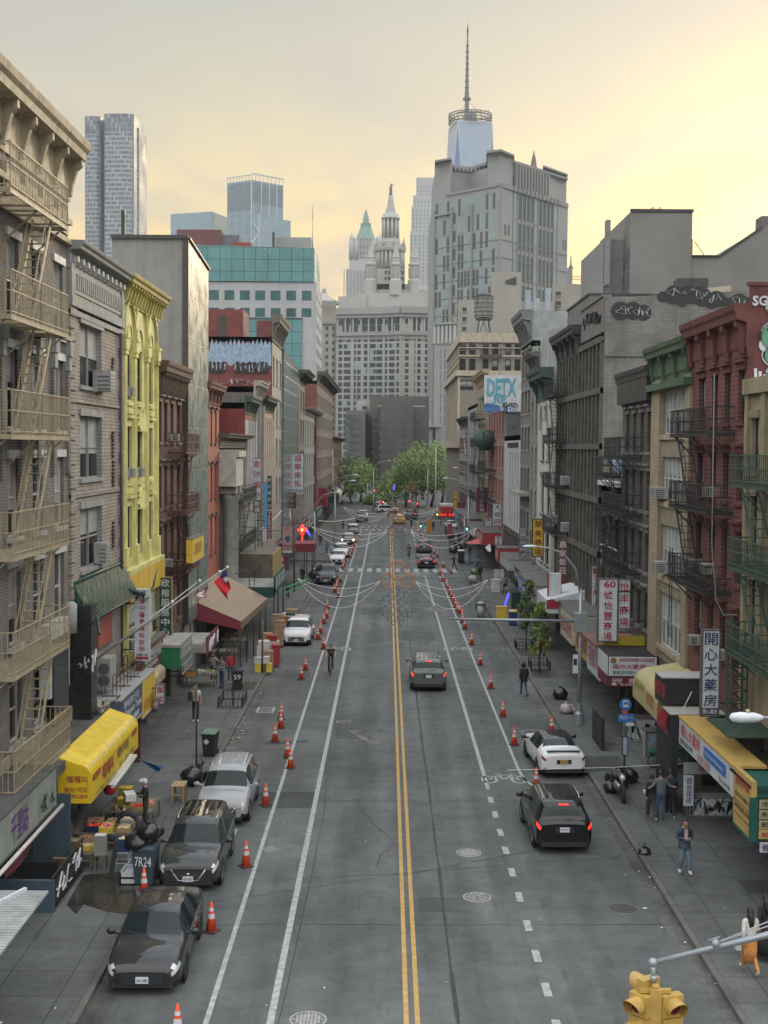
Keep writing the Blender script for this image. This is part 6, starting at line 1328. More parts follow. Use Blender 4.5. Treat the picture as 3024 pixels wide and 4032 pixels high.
put(car('moving_car','dark grey SUV with bright red tail lights ahead of the black saloon','suv',4.7,1.88,1.72,paint('greysteel',(.10,.11,.11)),tail=True),4.77,164.0,0)
put(car('taxi','yellow taxi with lit tail lights at the far junction','suv',4.8,1.9,1.6,paint('taxi',(.62,.36,.04),.0),tail=True,taxi=True,cat='taxi'),2.25,225.5,0)
put(car('moving_car','big black SUV at the far junction beside the yellow taxi','suv',5.2,2.1,1.9,paint('black',(.008,.008,.009)),tail=True),4.7,240.8,-8)
put(car('parked_car','white car seen side on crossing beyond the far junction','suv',4.8,1.9,1.6,paint('white',(.62,.63,.64),.0)),0.0,263,-70)
put(car('parked_car','white car at the far right corner near the red truck','sedan',4.8,1.86,1.45,paint('white',(.62,.63,.64),.0)),10.6,211,180)
put(car('parked_car','dark car waiting in the square beyond the junction','sedan',4.8,1.86,1.45,paint('slate',(.06,.07,.09)),tail=True),-1.5,288,-20)
t=thing('truck','red emergency truck with lit rear lamps at the far right junction','truck',(11.2,238,0));b=B();b.box(9.8,12.4,234.5,242,.6,2.6,0);b.box(9.8,12.4,235,242,2.6,3.0,1);each(b,'body',[mat('truck_red',(.42,.03,.03),.4,coat=.5),mat('truck_white',(.5,.5,.5),.5)],t)
for x in(10.1,10.7,11.5,12.1):b=B();b.box(x-.12,x+.12,234.4,234.5,1.0,1.3);b.build('tail_light',TLON,t)
for y in(236,240.5):
 for x in(9.9,12.3):b=B();b.lathe((x,y,.5),[(.5,-.12),(.5,.12)],18,0,(1,0,0));b.build('wheel',RUB,t)
g=G(2450,3155,.14);t=thing('motorcycle','black motorcycle with a bagged load parked on the right pavement by the bus pole','motorcycle',(g.x,g.y,.14));x,y=g.x,g.y;z0=.14
for i,(yy)in enumerate((-.15,1.25)):
 b=B();b.tube([(x-.08*i,y+yy+.30*cos(a*pi/10),z0+.32+.30*sin(a*pi/10))for a in range(21)],.065,8);w_=b.build('wheel',RUB,t)
 b=B();b.lathe((x-.08*i-.03,y+yy,z0+.32),[(.24,0),(.24,.06)],16,0,(1,0,0));b.build('rim',RIMD,w_)
b=B();b.tube([(x,y-.15,z0+.32),(x-.0,y+.1,z0+.85),(x-.02,y+.15,z0+1.0)],[.045,.05,.04],6);b.bar((x-.36,y+.12,z0+1.02),(x+.34,y+.12,z0+1.02),.035);b.ball((x,y+.0,z0+.88),.12,1,10);b.build('fork_and_handlebar',[CHR,HL],t)
b=B();b.ball((x-.04,y+.5,z0+.8),.26,0,12,(.7,1.3,.7));b.ball((x-.06,y+1.0,z0+.78),.2,1,10,(.8,1.8,.4));b.ball((x-.04,y+.6,z0+.45),.24,2,10,(.9,1.3,.9));b.box(x-.16,x+.08,y+1.3,y+1.6,z0+.65,z0+.8,1);b.build('body',[paint('black',(.008,.008,.009)),BLKP,RIMM],t)
def bag(b,c,r,mi=0,sc=(1,1,.85),knot=True,rs=0):
 rr=random.Random(rs);c=V(c);n=14;k=9;base=len(b.v);off=[rr.uniform(0,6)for _ in range(4)]
 for i in range(k+1):
  th=pi*i/k
  for j in range(n):
   p=2*pi*j/n;q=1+.05*sin(5*p+off[0]+i)+.05*sin(3*th*2+off[1]+p*2)+rr.uniform(-.05,.05)
   z=c.z+r*sc[2]*cos(th)*(1+.06*sin(4*p));z=max(z,c.z-r*sc[2]*.8)
   b.v.append((c.x+r*sc[0]*sin(th)*cos(p)*q,c.y+r*sc[1]*sin(th)*sin(p)*q,z))
 for i in range(k):
  for j in range(n):p=base+i*n+j;q=base+i*n+(j+1)%n;b.f.append((p,q,q+n,p+n)[::-1]);b.m.append(mi);b.sm.append(True)
 if knot:b.lathe((c.x,c.y,c.z+r*sc[2]*.93),[(.10,0),(.035,.05),(.065,.11),(.02,.1)],7,mi)
BAGM=mat('black_bag',(.012,.013,.014),.25,var=.1,spec=.6,bump=1.0,bscale=9);BAGW=mat('white_bag',(.50,.42,.43),.4,var=.3,scale=3)
def bagthing(x,y,r,lab,m=None,z=.14,group=None,rs=1,sc=(1,1,.85)):
 g=G(x,y,z);b=B();bag(b,(g.x,g.y,z+r*sc[2]*.8),r,0,sc,True,rs);return tag(b.build('rubbish_bag',m or BAGM),lab,'rubbish bag',group)
bagthing(2430,3098,.5,'black crumpled bag heaped against the motorcycle load',rs=2)
bagthing(2478,3080,.36,'shiny bag tucked on the pole side of the motorcycle load',rs=3);bagthing(2405,3120,.3,'small low bag in front of the motorcycle heap',rs=4)
bagthing(2205,2752,.40,'round black bag by the right kerb near the lamp post',rs=5);bagthing(2228,2808,.32,'white and pink clear bag beside the lamp post base',BAGW,rs=6);bagthing(2252,2806,.2,'small white bag touching the lamp post base',BAGW,rs=7)
bagthing(755,3090,.45,'black bag at the foot of the thin dark pole, left of the pair',rs=8);bagthing(800,3068,.42,'black bag at the foot of the thin dark pole, right of the pair',rs=9)
bagthing(2537,3375,.22,'small black bag lying in the right gutter',z=.02,rs=10)
for i,(x,y,r)in enumerate(((1235,2278,.55),(1258,2262,.5),(1245,2245,.5),(1276,2250,.45))):bagthing(x,y,r,'black bag in the kerbside heap behind the large black SUV',group='kerb heap of bags',rs=20+i)
for i,(x,y,r)in enumerate(((1785,2178,.6),(1808,2172,.5),(1822,2158,.6),(1800,2150,.5))):bagthing(x,y,r,'dark bag in the heap on the right corner by the signal pole',group='right corner bags',rs=30+i)
bagthing(1862,2295,.5,'grey-white bag beside the bin on the right kerb',mat('grey_bag',(.3,.3,.3),.5,var=.4,scale=4),rs=40);bagthing(1868,2262,.45,'green-topped bag near the right crosswalk end',mat('green_bag',(.08,.16,.05),.5,var=.3),rs=41)
def bin_(x,y,m,lab,z=.14,s=1.0,txt=None,tcol=None,lid=None,rz=0,ov=False):
 g=G(x,y,z);t=thing('wheelie_bin',lab,'rubbish bin',(g.x,g.y,z));w=.29*s;d=.36*s;h=1.0*s
 b=B();b.hexa([(-w*.8,-d*.75,.06),(w*.8,-d*.75,.06),(w*.8,d*.75,.06),(-w*.8,d*.75,.06),(-w,-d,h),(w,-d,h),(w,d,h),(-w,d,h)]);b.box(-w*1.06,w*1.06,-d*1.06,d*1.06,h-.06,h-.0)
 if txt:b.text(txt,(-w*.7,-d*1.0,h*.8),(1,0,-.0),(0,.05,1),.26*s,1,.012,.012,width=w*(1.3 if len(txt)<4 else 1.5)if len(txt)>1 else None)
 o=b.build('bin_body',[m,tcol or WHITEP],None);o.parent=t
 b=B();b.hexa([(-w*1.05,-d*1.08,h),(w*1.05,-d*1.08,h),(w*1.05,d*1.1,h+.02),(-w*1.05,d*1.1,h+.02),(-w*.9,-d*.9,h+.06),(w*.9,-d*.9,h+.06),(w*.9,d*1.0,h+.09),(-w*.9,d*1.0,h+.09)]);o=b.build('lid',lid or m,None);o.parent=t
 for sx in(-1,1):b=B();b.lathe((sx*w*.85,d*.8,.12),[(.12,-.03),(.12,.03)],14,0,(1,0,0));o=b.build('wheel',RUB,None);o.parent=t
 t.rotation_euler=(0,0,R(rz));return t
BKB=mat('bin_black',(.02,.022,.022),.55,var=.1)
bin_(935,2712,BKB,'black wheelie bin painted with a white number 59',txt='59',s=1.05,rz=6)
bin_(828,2975,BKB,'black wheelie bin with pale green lid and white sticker on the left pavement',lid=mat('lid_green',(.14,.24,.18),.6,var=.3),s=1.0,rz=-8,txt='◆',tcol=mat('sticker_white',(.5,.52,.52),.6))
bin_(575,3475,mat('bin_bluegrey',(.045,.07,.085),.6,var=.15),'blue-grey graffiti covered bin heaped with black bags by the food stall',s=1.15,rz=-4,txt='7R24')
bin_(2020,2462,mat('bin_blue',(.02,.045,.16),.55),'blue recycling bin with yellow lid on the right pavement',lid=mat('lid_yellow',(.5,.36,.06),.6),s=1.05)
bin_(1815,2212,BKB,'dark bin with a white bag on its lid by the right signal pole',lid=WHITEP,s=1.3)
for i,(x,y,zz_,r)in enumerate(((560,3330,1.28,.42),(605,3330,1.3,.4),(590,3300,1.62,.34),(620,3322,1.55,.28))):
 g=G(575,3475,.14);b=B();bag(b,(g.x-.25+.17*i,g.y+(.1 if i%2 else-.1),zz_+.12),r,0,(1,1,.7),i>1,50+i);tag(b.build('rubbish_bag',BAGM),['glossy black bag bulging over the left rim of the blue-grey bin','glossy black bag over the right rim of the blue-grey bin','topmost black bag on the blue-grey bin','small black bag leaning at the street side of the bin top'][i],'rubbish bag')
ORG=mat('cone_orange',(.72,.075,.022),.5,var=.15,scale=6);CWH=mat('cone_band',(.55,.55,.55),.4,var=.1);CBL=mat('cone_base',(.06,.03,.025),.8)
def cone():
 t=thing('traffic_cone','','traffic cone');f=lambda h:.165-(.165-.035)*(h-.04)/.86
 b=B();b.box(-.21,.21,-.21,.21,0,.045,0);b.build('cone_base',CBL,t,bevel=.01)
 b=B();b.lathe((0,0,0),[(f(.04),.04),(f(.9),.9),(.02,.91)],18);b.build('cone_body',ORG,t)
 for a,c in((.42,.56),(.64,.74)):b=B();b.lathe((0,0,0),[(f(a)+.004,a),(f(c)+.004,c)],18,cap=False);b.build('reflective_band',CWH,t)
 return t
c0=cone();used=False
def cone_at(x,y,lab,group=None,s=1.0,tilt=0):
 global used
 g=G(x,y);o=dup(c0)if used else c0;used=True
 o.location=(g.x,g.y,0);o.scale=(s,s,s);o['label']=lab;o.rotation_euler=(R(tilt),0,R((x*7)%90));o['group']=group or 'traffic cones along the bike lanes'
NR=[((1046,3172),'cone beside the silver crossover, at its rear wheel'),((969,3412),'cone beside the dark grey crossover near the storm grating'),((832,3668),'cone beside the nearest parked saloon'),((567,3524),'cone standing by the white tray and the blue-grey bin'),((699,4096),'cone at the bottom edge of the photo, only its tip in view'),((1144,3025),'nearest of the pair of cones on the left bike line'),((1132,2984),'farther of the pair of cones on the left bike line'),((1083,2921),'darker dirty cone left of the bike line'),((1106,2867),'nearer cone of the overlapping pair beyond the dirty cone'),((1107,2833),'farther cone of the overlapping pair beyond the dirty cone'),((1186,2676),'lone cone left of the cyclist in black, nearer one'),((1203,2639),'lone cone left of the cyclist in black, farther one'),((1274,2556),'cone next to the bicycle symbol in front of the white crossover'),((1252,2519),'tall cone by the front wing of the white crossover'),((1262,2494),'cone by the grating beside the white crossover'),((2025,2934),'cone left of the white saloon with black roof'),((2111,3104),'cone at the bend of the white line before the black SUV'),((2172,2888),'cone behind the roof of the white saloon by the kerb'),((1980,2822),'cone beside the hooded walker on the right line'),((1932,2712),'cone on the right line, second past the grey SUV'),((1891,2620),'cone near the pale road plate on the right line'),((1857,2540),'cone by the bicycle symbol on the right line'),((1830,2478),'cone just under the horizontal mast arm')]
for(x,y),l in NR:cone_at(x,y,'orange and white '+l,s=.92 if y>2600 else 1)
for x,y in((1332,2354),(1288,2397),(1286,2435),(1276,2456),(1317,2334),(1325,2324),(1327,2311),(1341,2294),(1350,2243),(1355,2231),(1305,2233),(1378,2198),(1384,2184),(1388,2170),(1396,2157),(1404,2138),(1410,2130),(1413,2117)):cone_at(x,y,'small distant orange traffic cone between the parked cars and the left bike lane','far cones on the left')
for x,y in((1716,2225),(1746,2234),(1733,2265),(1742,2284),(1744,2292),(1777,2260),(1759,2312),(1762,2324),(1772,2341),(1777,2358),(1787,2375),(1794,2393),(1801,2409),(1810,2419),(1821,2438),(1822,2453),(1723,2194),(1710,2184),(1665,2126),(1658,2112),(1652,2098)):cone_at(x,y,'small distant orange traffic cone in the line along the right bike lane','far cones on the right')
# ---------------------------------------------------------------- street furniture
GALV=mat('galvanised',(.30,.33,.35),.45,.5,var=.1);DKPOLE=mat('dark_pole',(.035,.033,.03),.6,var=.2);RUST=mat('rusty_pole',(.12,.075,.05),.8,var=.4,scale=5);SIGY=mat('signal_yellow',(.44,.28,.07),.5,var=.12,scale=5,streak=.25);SIGD=mat('signal_dark',(.03,.03,.025),.6)
RL=mat('red_lamp',(1,.03,.03),.3,var=0,emit=6);GL_=mat('green_lamp',(.1,1,.65),.3,var=0,emit=4);AL_=mat('amber_lamp',(1,.5,.12),.3,var=0,emit=5);LENS=mat('dark_lens',(.10,.005,.01),.3);WLAMP=mat('lamp_glass',(.55,.58,.6),.3)
def lamp_post(x,y,z0,htop,armx,lab,m=GALV,base=True,mast=None):
 t=thing('street_lamp',lab,'street lamp',(x,y,z0));b=B();b.tube([(x,y,z0),(x,y,htop)],[.11,.075],10)
 if base:b.lathe((x,y,z0),[(.26,0),(.24,.5),(.17,.62),(.14,1.0)],8,sm=False)
 b.build('pole',m,t);s=1 if armx>x else-1;L_=abs(armx-x);b=B()
 b.tube([(x,y,htop-.3),(x+s*L_*.12,y,htop+1.0),(x+s*L_*.4,y,htop+1.75),(x+s*L_*.75,y,htop+2.0),(armx,y,htop+2.05)],[.06,.055,.045,.04,.035],8);b.build('arm',m,t)
 b=B();b.ball((armx+s*.3,y,htop+2.06),.38,0,12,(1,.38,.2));b.build('lamp_head',WLAMP,t);return t
g=G(2279,2850,.14);t=lamp_post(g.x,g.y,.14,6.6,P(2110,2160,g.y).x,'tall grey lamp post with curved arm and a long horizontal mast arm')
b=B();b.tube([(g.x,g.y,5.1),(P(1770,2443,g.y).x,g.y,5.15)],[.08,.05],8);b.build('mast_arm',GALV,t)
b=B();b.box(g.x-.35,g.x-.1,g.y-.12,g.y-.1,2.6,3.5,0);b.box(g.x-.32,g.x-.15,g.y-.13,g.y-.12,3.0,3.3,1);b.build('notice',[WHITEP,BLACKP],t)
b=B();b.box(g.x-.3,g.x+.3,g.y-.3,g.y+.3,4.6,5.5);b.build('control_box',GALV,t)
t=thing('traffic_light','yellow hooded traffic signal hanging from a grey mast arm in the near right corner','traffic light',(8.9,19.4,.14))
A0=P(2570,3790,19.4);A1=P(3100,3662,19.4);A2=V((9.6,19.4,A1 .z+.55))
b=B();b.tube([A0,A1,A2],[.042,.055,.065],12);b.build('mast_arm',GALV,t);b=B();b.tube([(9.6,19.4,.14),(9.6,19.4,A2 .z+1.2)],.1,10);b.build('pole',GALV,t)
for k,(e,yy)in enumerate(((V((9.6,19.4,A2 .z+1.15)),0),(V((9.6,19.4,A2 .z+.75)),0))):b=B();c=P(2820,3712,19.4);b.tube([c,e],.009,5);b.build('stay_wire',WLAMP,t)
b=B();c=P(2815,3716,19.4);b.tube([c+V((-.05,0,-.01)),c+V((.05,0,.02))],.068,12);b.bar(c+V((-.12,-.04,.06)),c+V((.08,.04,.09)),.02);b.build('clamp',GALV,t)
b=B();b.ball(A0,.075,0,10);b.tube([A0+V((.0,0,-.02)),A0+V((.01,-.01,-.18)),A0+V((.04,0,-.3))],[.045,.035,.035],8);b.lathe(A0+V((.02,0,-.2)),[(.05,0),(.06,-.06),(.03,-.1)],8);b.build('bracket',GALV,t)
c=P(2580,3885,19.4);b=B();b.box(c.x-.09,c.x+.09,c.y-.09,c.y+.09,c.z-1.1,c.z-.02);b.lathe((c.x,c.y,c.z-.04),[(.06,0),(.06,.07),(.03,.1)],10);b.bar(c+V((-.24,0,-.06)),c+V((.24,0,-.06)),.06);b.build('signal_frame',SIGY,t)
def sighead(par,c,face,n=3,lit=None,s=1.0,body=SIGY,hood=True,lamps=(RL,AL_,GL_)):
 f=V((cos(face),sin(face),0));u=V((-f.y,f.x,0));b=B();c=V(c);w=.17*s
 for k in range(n):
  q=c-V((0,0,k*.36*s));b.hexa([q+u*w*a+f*d+V((0,0,z))for z in(-.17*s,.17*s)for a,d in((-1,-.16*s),(1,-.16*s),(1,.0),(-1,.0))],0)
 o=b.build('signal_head',body,par)
 for k in range(n):
  q=c-V((0,0,k*.36*s));b=B();b.lathe(q,[(.12*s,.0),(.115*s,.02*s)],14,0,f);b.build('lens',lamps[k]if lit==k else(LENS if k==0 else SIGD),o)
  if hood:
   b=B();nn=12;r=.145*s
   for i in range(nn):
    a0,a1=-pi*.3+1.6*pi*i/nn,-pi*.3+1.6*pi*(i+1)/nn
    p=[q+u*r*cos(a)+V((0,0,r*sin(a)))for a in(a0,a1)];l=[.27*s*(.62+.38*sin(max(0,min(pi,a))))for a in(a0,a1)]
    pp=[p[0],p[1],p[1]+f*l[1],p[0]+f*l[0]];b.poly(pp,0,True)
   b.weld().build('hood',body,o)
 return o
sighead(t,c+V((-.27,-.04,-.28)),R(222),lit=None);sighead(t,c+V((.27,-.08,-.28)),R(-74));sighead(t,c+V((-.12,.2,-.08)),R(120))
t=thing('street_lamp','white cobra-head lamp reaching in from the right edge','street lamp',(9.7,30,.14));q=P(2935,2825,30)
b=B();n=10
b.lathe((q.x-.38,30,q.z),[(.02,0),(.10,.06),(.13,.25),(.12,.6),(.07,.75),(.04,.8)],12,0,(1,0,.0));b.build('lamp_head',WLAMP,t);b=B();b.tube([(q.x+.35,30,q.z),(q.x+1.1,30,q.z),(9.75,30,q.z-.4)],.035,8);b.tube([(9.75,30,.14),(9.75,30,q.z-.2)],.1,8);b.build('pole',GALV,t);b=B();b.lathe((q.x+.05,30,q.z+.1),[(.05,0),(.05,.09)],10);b.build('photocell',mat('photocell',(.35,.34,.2),.5),t)
def pole(x,y,z0,ztop,lab,m=DKPOLE,r=.035,name='sign_post',cat='post'):
 g=G(x,y,z0);b=B();b.tube([(g.x,g.y,z0),(g.x,g.y,ztop)],r,8);return tag(b.build(name,m),lab,cat),g
pole(773,3040,.14,3.5,'thin dark pole with bags at its foot on the left pavement')
pole(1033,2647,.14,3.3,'rusty leaning post beside the white foam boxes',RUST,.06);pole(1891,2300,.14,2.8,'thin dark pole at the right crosswalk end')
pole(1158,2330,.14,7.4,'brown wooden pole carrying the pink festival banner',RUST,.09,'pole')
_,g=pole(1714,2048,0,13.3-.0,'tall white flagpole at the far right corner of the square',WHITEP,.09,'flagpole','flagpole')
g=G(2457,3068,.14);t=thing('bus_stop_sign','bus stop pole with round bus symbol, blue route plates and a timetable box','bus stop sign',(g.x,g.y,.14));b=B();b.tube([(g.x,g.y,.14),(g.x,g.y,3.3)],.04,8);b.build('pole',mat('pole_green',(.03,.08,.06),.6),t)
BLU=mat('bus_blue',(.03,.13,.38),.5);zt=P(0,2740,g.y).z
b=B();b.lathe((g.x,g.y-.08,zt-.12),[(.24,0),(.24,.03)],24,0,(0,1,0));b.box(g.x-.1,g.x+.1,g.y-.1,g.y-.08,zt-.22,zt+.04,1);b.box(g.x-.075,g.x+.075,g.y-.11,g.y-.1,zt-.12,zt-.0,0);b.build('bus_roundel',[BLU,WHITEP],t)
b=B();b.lathe((g.x,g.y-.06,zt-.42),[(.2,0),(.02,.01)],3,0,(0,1,0));b.build('red_bracket',mat('bus_red',(.45,.08,.06),.5),t)
b=B();b.box(g.x-.28,g.x+.36,g.y-.07,g.y-.05,zt-.82,zt-.5,0);b.text('M22',(g.x-.22,g.y-.07,zt-.58),(1,0,0),(0,0,1),.12,1,.006);b.text('Chinatown',(g.x+.06,g.y-.07,zt-.6),(1,0,0),(0,0,1),.07,1,.006,width=.26);b.box(g.x+.02,g.x+.36,g.y-.07,g.y-.05,zt-.98,zt-.86,1);b.build('route_plate',[BLU,WHITEP],t)
b=B();b.box(g.x-.11,g.x+.11,g.y-.1,g.y+.02,1.1,1.9,0);b.box(g.x-.08,g.x+.08,g.y-.105,g.y-.1,1.15,1.85,1);b.build('timetable_box',[DKPOLE,mat('paper_timetable',(.3,.35,.45),.5,var=.2)],t)
def far_signal(x,y,Y,lit,lab,armto=None,faces=1):
 c=P(x,y,Y);px_=armto if armto is not None else c.x;t=thing('traffic_light',lab,'traffic light',(px_,Y,.14))
 b=B();b.tube([(px_,Y,.14),(px_,Y,c.z+1.6)],.09,8)
 if armto is not None:b.tube([(px_,Y,c.z+1.2),(c.x,Y,c.z+.75)],[.07,.05],6)
 b.build('pole',GALV,t);sighead(t,(c.x,Y-.1,c.z+.0+(.36*lit)),-pi/2,lit=lit,hood=True,s=1.0);
 if faces>1:sighead(t,(c.x-.45,Y,c.z+.4),pi,lit=None)
far_signal(1839,2083,146,2,'signal with green lit lamp on a long mast arm over the right pavement',None)if False else None
c=P(1839,2083,160);c2=P(1657,2066,205)
far_signal(1839,2083,158,2,'green lit signal head on a grey pole by the red parasol',P(1842,0,158).x+.3);far_signal(1657,2072,205,2,'green lit signal hanging over the right bike lane at the far crosswalk',P(1842,0,205).x,2);far_signal(1404,2084,205,2,'green lit signal above the far end of the left parked row',P(1380,0,205).x-2)
far_signal(1507,1976,262,0,'red lit signal over the far junction, left one',P(1495,0,262).x-.5);far_signal(1612,1974,262,0,'red lit signal over the far junction, centre one',P(1632,0,262).x);far_signal(1643,1983,266,0,'red lit signal over the far junction, right one',P(1662,0,266).x)
far_signal(1473,1932,300,0,'distant red lit signal before the dark trees, left',P(1460,0,300).x)
far_signal(1722,2026,240,1,'amber lit signal beside the white flagpole',None)
for k,(x,y,htop,ax,lab)in enumerate(((1318,2185,7.2,1.9,'grey lamp post on the left pavement by the white SUV'),(1317,2150,7.6,2.4,'slim grey lamp post beyond the red banner'),(1842,2215,7.8,-2.4,'grey lamp post on the right corner by the dark bin'),(1868,2146,8.6,-2.4,'tall grey lamp post past the red parasol'),(1238,2260,6.6,2.2,'grey post with flared base behind the black SUV'))):
 g=G(x,y,.14);lamp_post(g.x,g.y,.14,htop,g.x+ax,lab)
for x,y,h in((1683,2010,9),(1470,2010,8.5)):
 g=G(x,y,0);lamp_post(g.x,g.y,0,h,g.x+(-3 if x>1600 else 3),'distant lamp post in front of the trees, '+('right' if x>1600 else 'left'))
ORN=mat('ornament_orange',(.50,.20,.09),.5,var=.1);ORB=mat('ornament_grey',(.13,.14,.15),.5);WIRE=mat('wire_dark',(.03,.03,.03),.6);LSTR=mat('light_string',(.62,.62,.60),.5,emit=.12)
def circ(c,r,n=24):return[(c[0]+r*cos(2*pi*k/n),c[1],c[2]+r*sin(2*pi*k/n))for k in range(n+1)]
def ornament(px,py,Y,s,xl,xr,ze,lab,col=None):
 c=P(px,py,Y);t=thing('hanging_ornament',lab,'street decoration',(c.x,Y,c.z));col=col or ORN
 for(dx,dz,r)in((0,.32,.56),(-.66,-.32,.42),(.66,-.32,.42)):
  b=B();cc=(c.x+dx*s,Y,c.z+dz*s);b.tube(circ(cc,r*s),.03*s,6);b.tube(circ(cc,r*s*.9),.015*s,5)
  q=r*.42*s;b.tube([(cc[0]-q,Y,cc[2]),(cc[0],Y,cc[2]+q),(cc[0]+q,Y,cc[2]),(cc[0],Y,cc[2]-q),(cc[0]-q,Y,cc[2])],.02*s,5);b.tube([(cc[0]-q*.5,Y,cc[2]),(cc[0],Y,cc[2]+q*.5),(cc[0]+q*.5,Y,cc[2]),(cc[0],Y,cc[2]-q*.5),(cc[0]-q*.5,Y,cc[2])],.015*s,5);b.build('coin_ring',col,t)
 b=B();zc=c.z-1.9*s;q7=.7071
 for k in(-1.5,-.5,.5,1.5):
  for sg in(1,-1):
   o=V((k*.36*q7,0,sg*k*.36*q7));e=V((.72*q7,0,-sg*.72*q7));p_,r_=V((c.x,Y,zc))+(o-e)*s,V((c.x,Y,zc))+(o+e)*s;b.bar(p_,r_,.035*s)
   for w_,dr in((p_,-1),(r_,1)):cc=w_+e.normalized()*dr*.15*s;b.tube(circ(cc,.15*s,10)[:9],.025*s,5)
 b.bar((c.x,Y,c.z-.7*s),(c.x,Y,zc+.9*s),.03*s);b.build('lucky_knot',ORB,t)
 xa,xb=P(xl,0,Y).x,P(xr,0,Y).x
 for side,xe,xs in((-1,xa,c.x-1.05*s),(1,xb,c.x+1.05*s)):
  for k,(sag,z1)in enumerate(((.55,-.42),(1.05,-.45),(1.75,-.5))):
   b=B();p0=V((xs,Y,c.z-.35*s));p1=V((xe,Y,ze));pts=[]
   for i in range(15):q=i/14;p=p0 .lerp(p1,q);p.z-=sag*s*4*q*(1-q)*(1 if side<0 or True else 1);pts.append(p)
   b.tube(pts,.012*s if Y<100 else .018,5);b.build('light_string',LSTR,t)
 b=B();b.tube([(FL,Y,ze+1.2),(xa,Y,ze+.05),(xb,Y,ze+.05),(FR,Y,ze+1.2)],.008,4);b.build('support_wire',WIRE,t);return t
ornament(1567,2265,78,1.0,1182,1948,P(0,2267,78).z,'nearest overhead decoration of three orange rings above a grey lucky knot with white light strings')
ornament(1571,2078,121,1.0,1235,1905,P(0,2062,121).z,'second overhead decoration of grey rings and lucky knot further up the street',mat('ornament_dim',(.22,.12,.08),.6))
ornament(1560,2005,190,1.05,1365,1745,P(0,1985,190).z,'third overhead decoration just before the far junction');ornament(1620,1919,250,1.2,1548,1700,P(0,1918,250).z,'farthest overhead decoration before the green trees')
for k,(xa,ya,Ya,xb,yb,Yb)in enumerate(((1000,2100,112,1110,2010,120),(1255,2050,130,1395,2040,150),(2180,2020,96,2380,2150,72),(2225,2033,92,2430,2168,68))):
 b=B();p0,p1=P(xa,ya,Ya),P(xb,yb,Yb);pts=[]
 for i in range(9):q=i/8;p=p0 .lerp(p1,q);p.z-=.8*q*(1-q);pts.append(p)
 b.tube(pts,.03,5);tag(b.build('light_string',LSTR),['long pale string light crossing over the left pavement','thin pale string light near the red banner','upper white tube slanting down the sooty right facade','lower white tube slanting down the sooty right facade'][k],'string light')
b=B();b.tube([P(2000,3032,47),P(2400,3022,48),P(2732,3005,47.5)],.01,4);tag(b.build('wire',LSTR),'thin pale wire strung at low height across the right pavement','wire')
t=thing('lantern_light','glowing red knot shaped street lantern with long red tail on the left','street decoration',(*P(1190,2088,128)[:2],0));c=P(1190,2086,128)
NR_=mat('neon_red',(1,.03,.02),.4,emit=1.6);NB=mat('neon_blue',(.10,.10,.9),.4,emit=.9);NY=mat('neon_yellow',(1,.5,.1),.4,emit=1.6)
b=B();b.tube([c+V((q*.5,0,0))for q in(-1,-.5,0,.5,1)],[.1,.22,.34,.22,.1],8,0);b.tube([c+V((0,0,.5)),c+V((0,0,-.5))],[.16,.2],8,0);b.bar(c+V((0,0,-.5)),c+V((0,0,-1.7)),.16,.1,0);b.ball(c+V((0,-.3,0)),.14,1,8);b.build('knot',[NR_,NY],t)
b=B();b.tube([P(1203,2085,128),P(1212,2095,128),P(1223,2113,128)],[.1,.16,.06],6);b.build('blue_tail',NB,t);b=B();b.tube([c+V((0,0,-.4)),c+V((-1.3,.1,.1)),c+V((-2.0,.1,-.2))],.03,5);b.tube([(c.x+.2,128.2,.14),(c.x+.2,128.2,c.z+.4)],.05,6);b.build('stand',DKPOLE,t)
b=B();c=P(1985,2392,105);b.tube([c,c+V((.1,0,.3)),c+V((.32,0,1.0)),c+V((.4,0,1.2))],[.07,.09,.12,.05],8);tag(b.build('light_tube',NB),'glowing blue street light tube standing among the kerb stall goods','street decoration')
b=B();c=P(1550,1930,255);b.bar(c,c+V((.2,0,1.2)),.3);tag(b.build('light_tube',NB),'small glowing blue light high over the far junction','street decoration')
FP=mat('flagpole_grey',(.36,.37,.36),.5,.3)
tips=[(46.5,(675,2372)),(47.6,(783,2289)),(48.4,(862,2254)),(49.0,(892,2236))]
TN=['lowest finial, beside the green sign','second finial from the left','third finial from the left','farthest finial, carrying the red flag']
for i,(Y,(x,y))in enumerate(tips):
 t=thing('flagpole','long slanting grey flagpole on the beige facade with the '+TN[i],'flagpole',(FL,Y,5.0));p=P(x,y,Y);b=B();b.tube([(FL,Y,4.95),p],[.035,.022],8);b.build('pole',FP,t);b=B();b.ball(p+V((.03,0,.02)),.065,0,10);b.build('finial',WLAMP,t)
def flag(pts,cols,lab,name='flag'):
 t=thing(name,lab,'flag',pts[0]);return t
RD=mat('flag_red',(.62,.02,.03),.7);NV=mat('flag_blue',(.015,.02,.10),.7);WHF=mat('flag_white',(.6,.6,.6),.7)
def cloth(b,a,c,d,e,n=8,m=6,amp=.08,mi=0,fn=None,ph=0):
 a,c,d,e=map(V,(a,c,d,e));nn=(c-a).cross(e-a).normalized();g_=[]
 for i in range(n+1):
  row=[]
  for j in range(m+1):u,v=i/n,j/m;p=(a.lerp(c,u)).lerp(e.lerp(d,u),v);row.append(p+nn*amp*sin(u*7+v*3+ph)*v)
  g_.append(row)
 for i in range(n):
  for j in range(m):b.poly([g_[i][j],g_[i+1][j],g_[i+1][j+1],g_[i][j+1]],fn((i+.5)/n,(j+.5)/m)if fn else mi,True)
Y=49.0;b=B();cloth(b,P(890,2244,Y),P(842,2292,Y),P(896,2362,Y-.2),P(906,2300,Y-.3),8,8,.1,0,lambda u,v:1 if(u<.5 and v<.5)else 0)
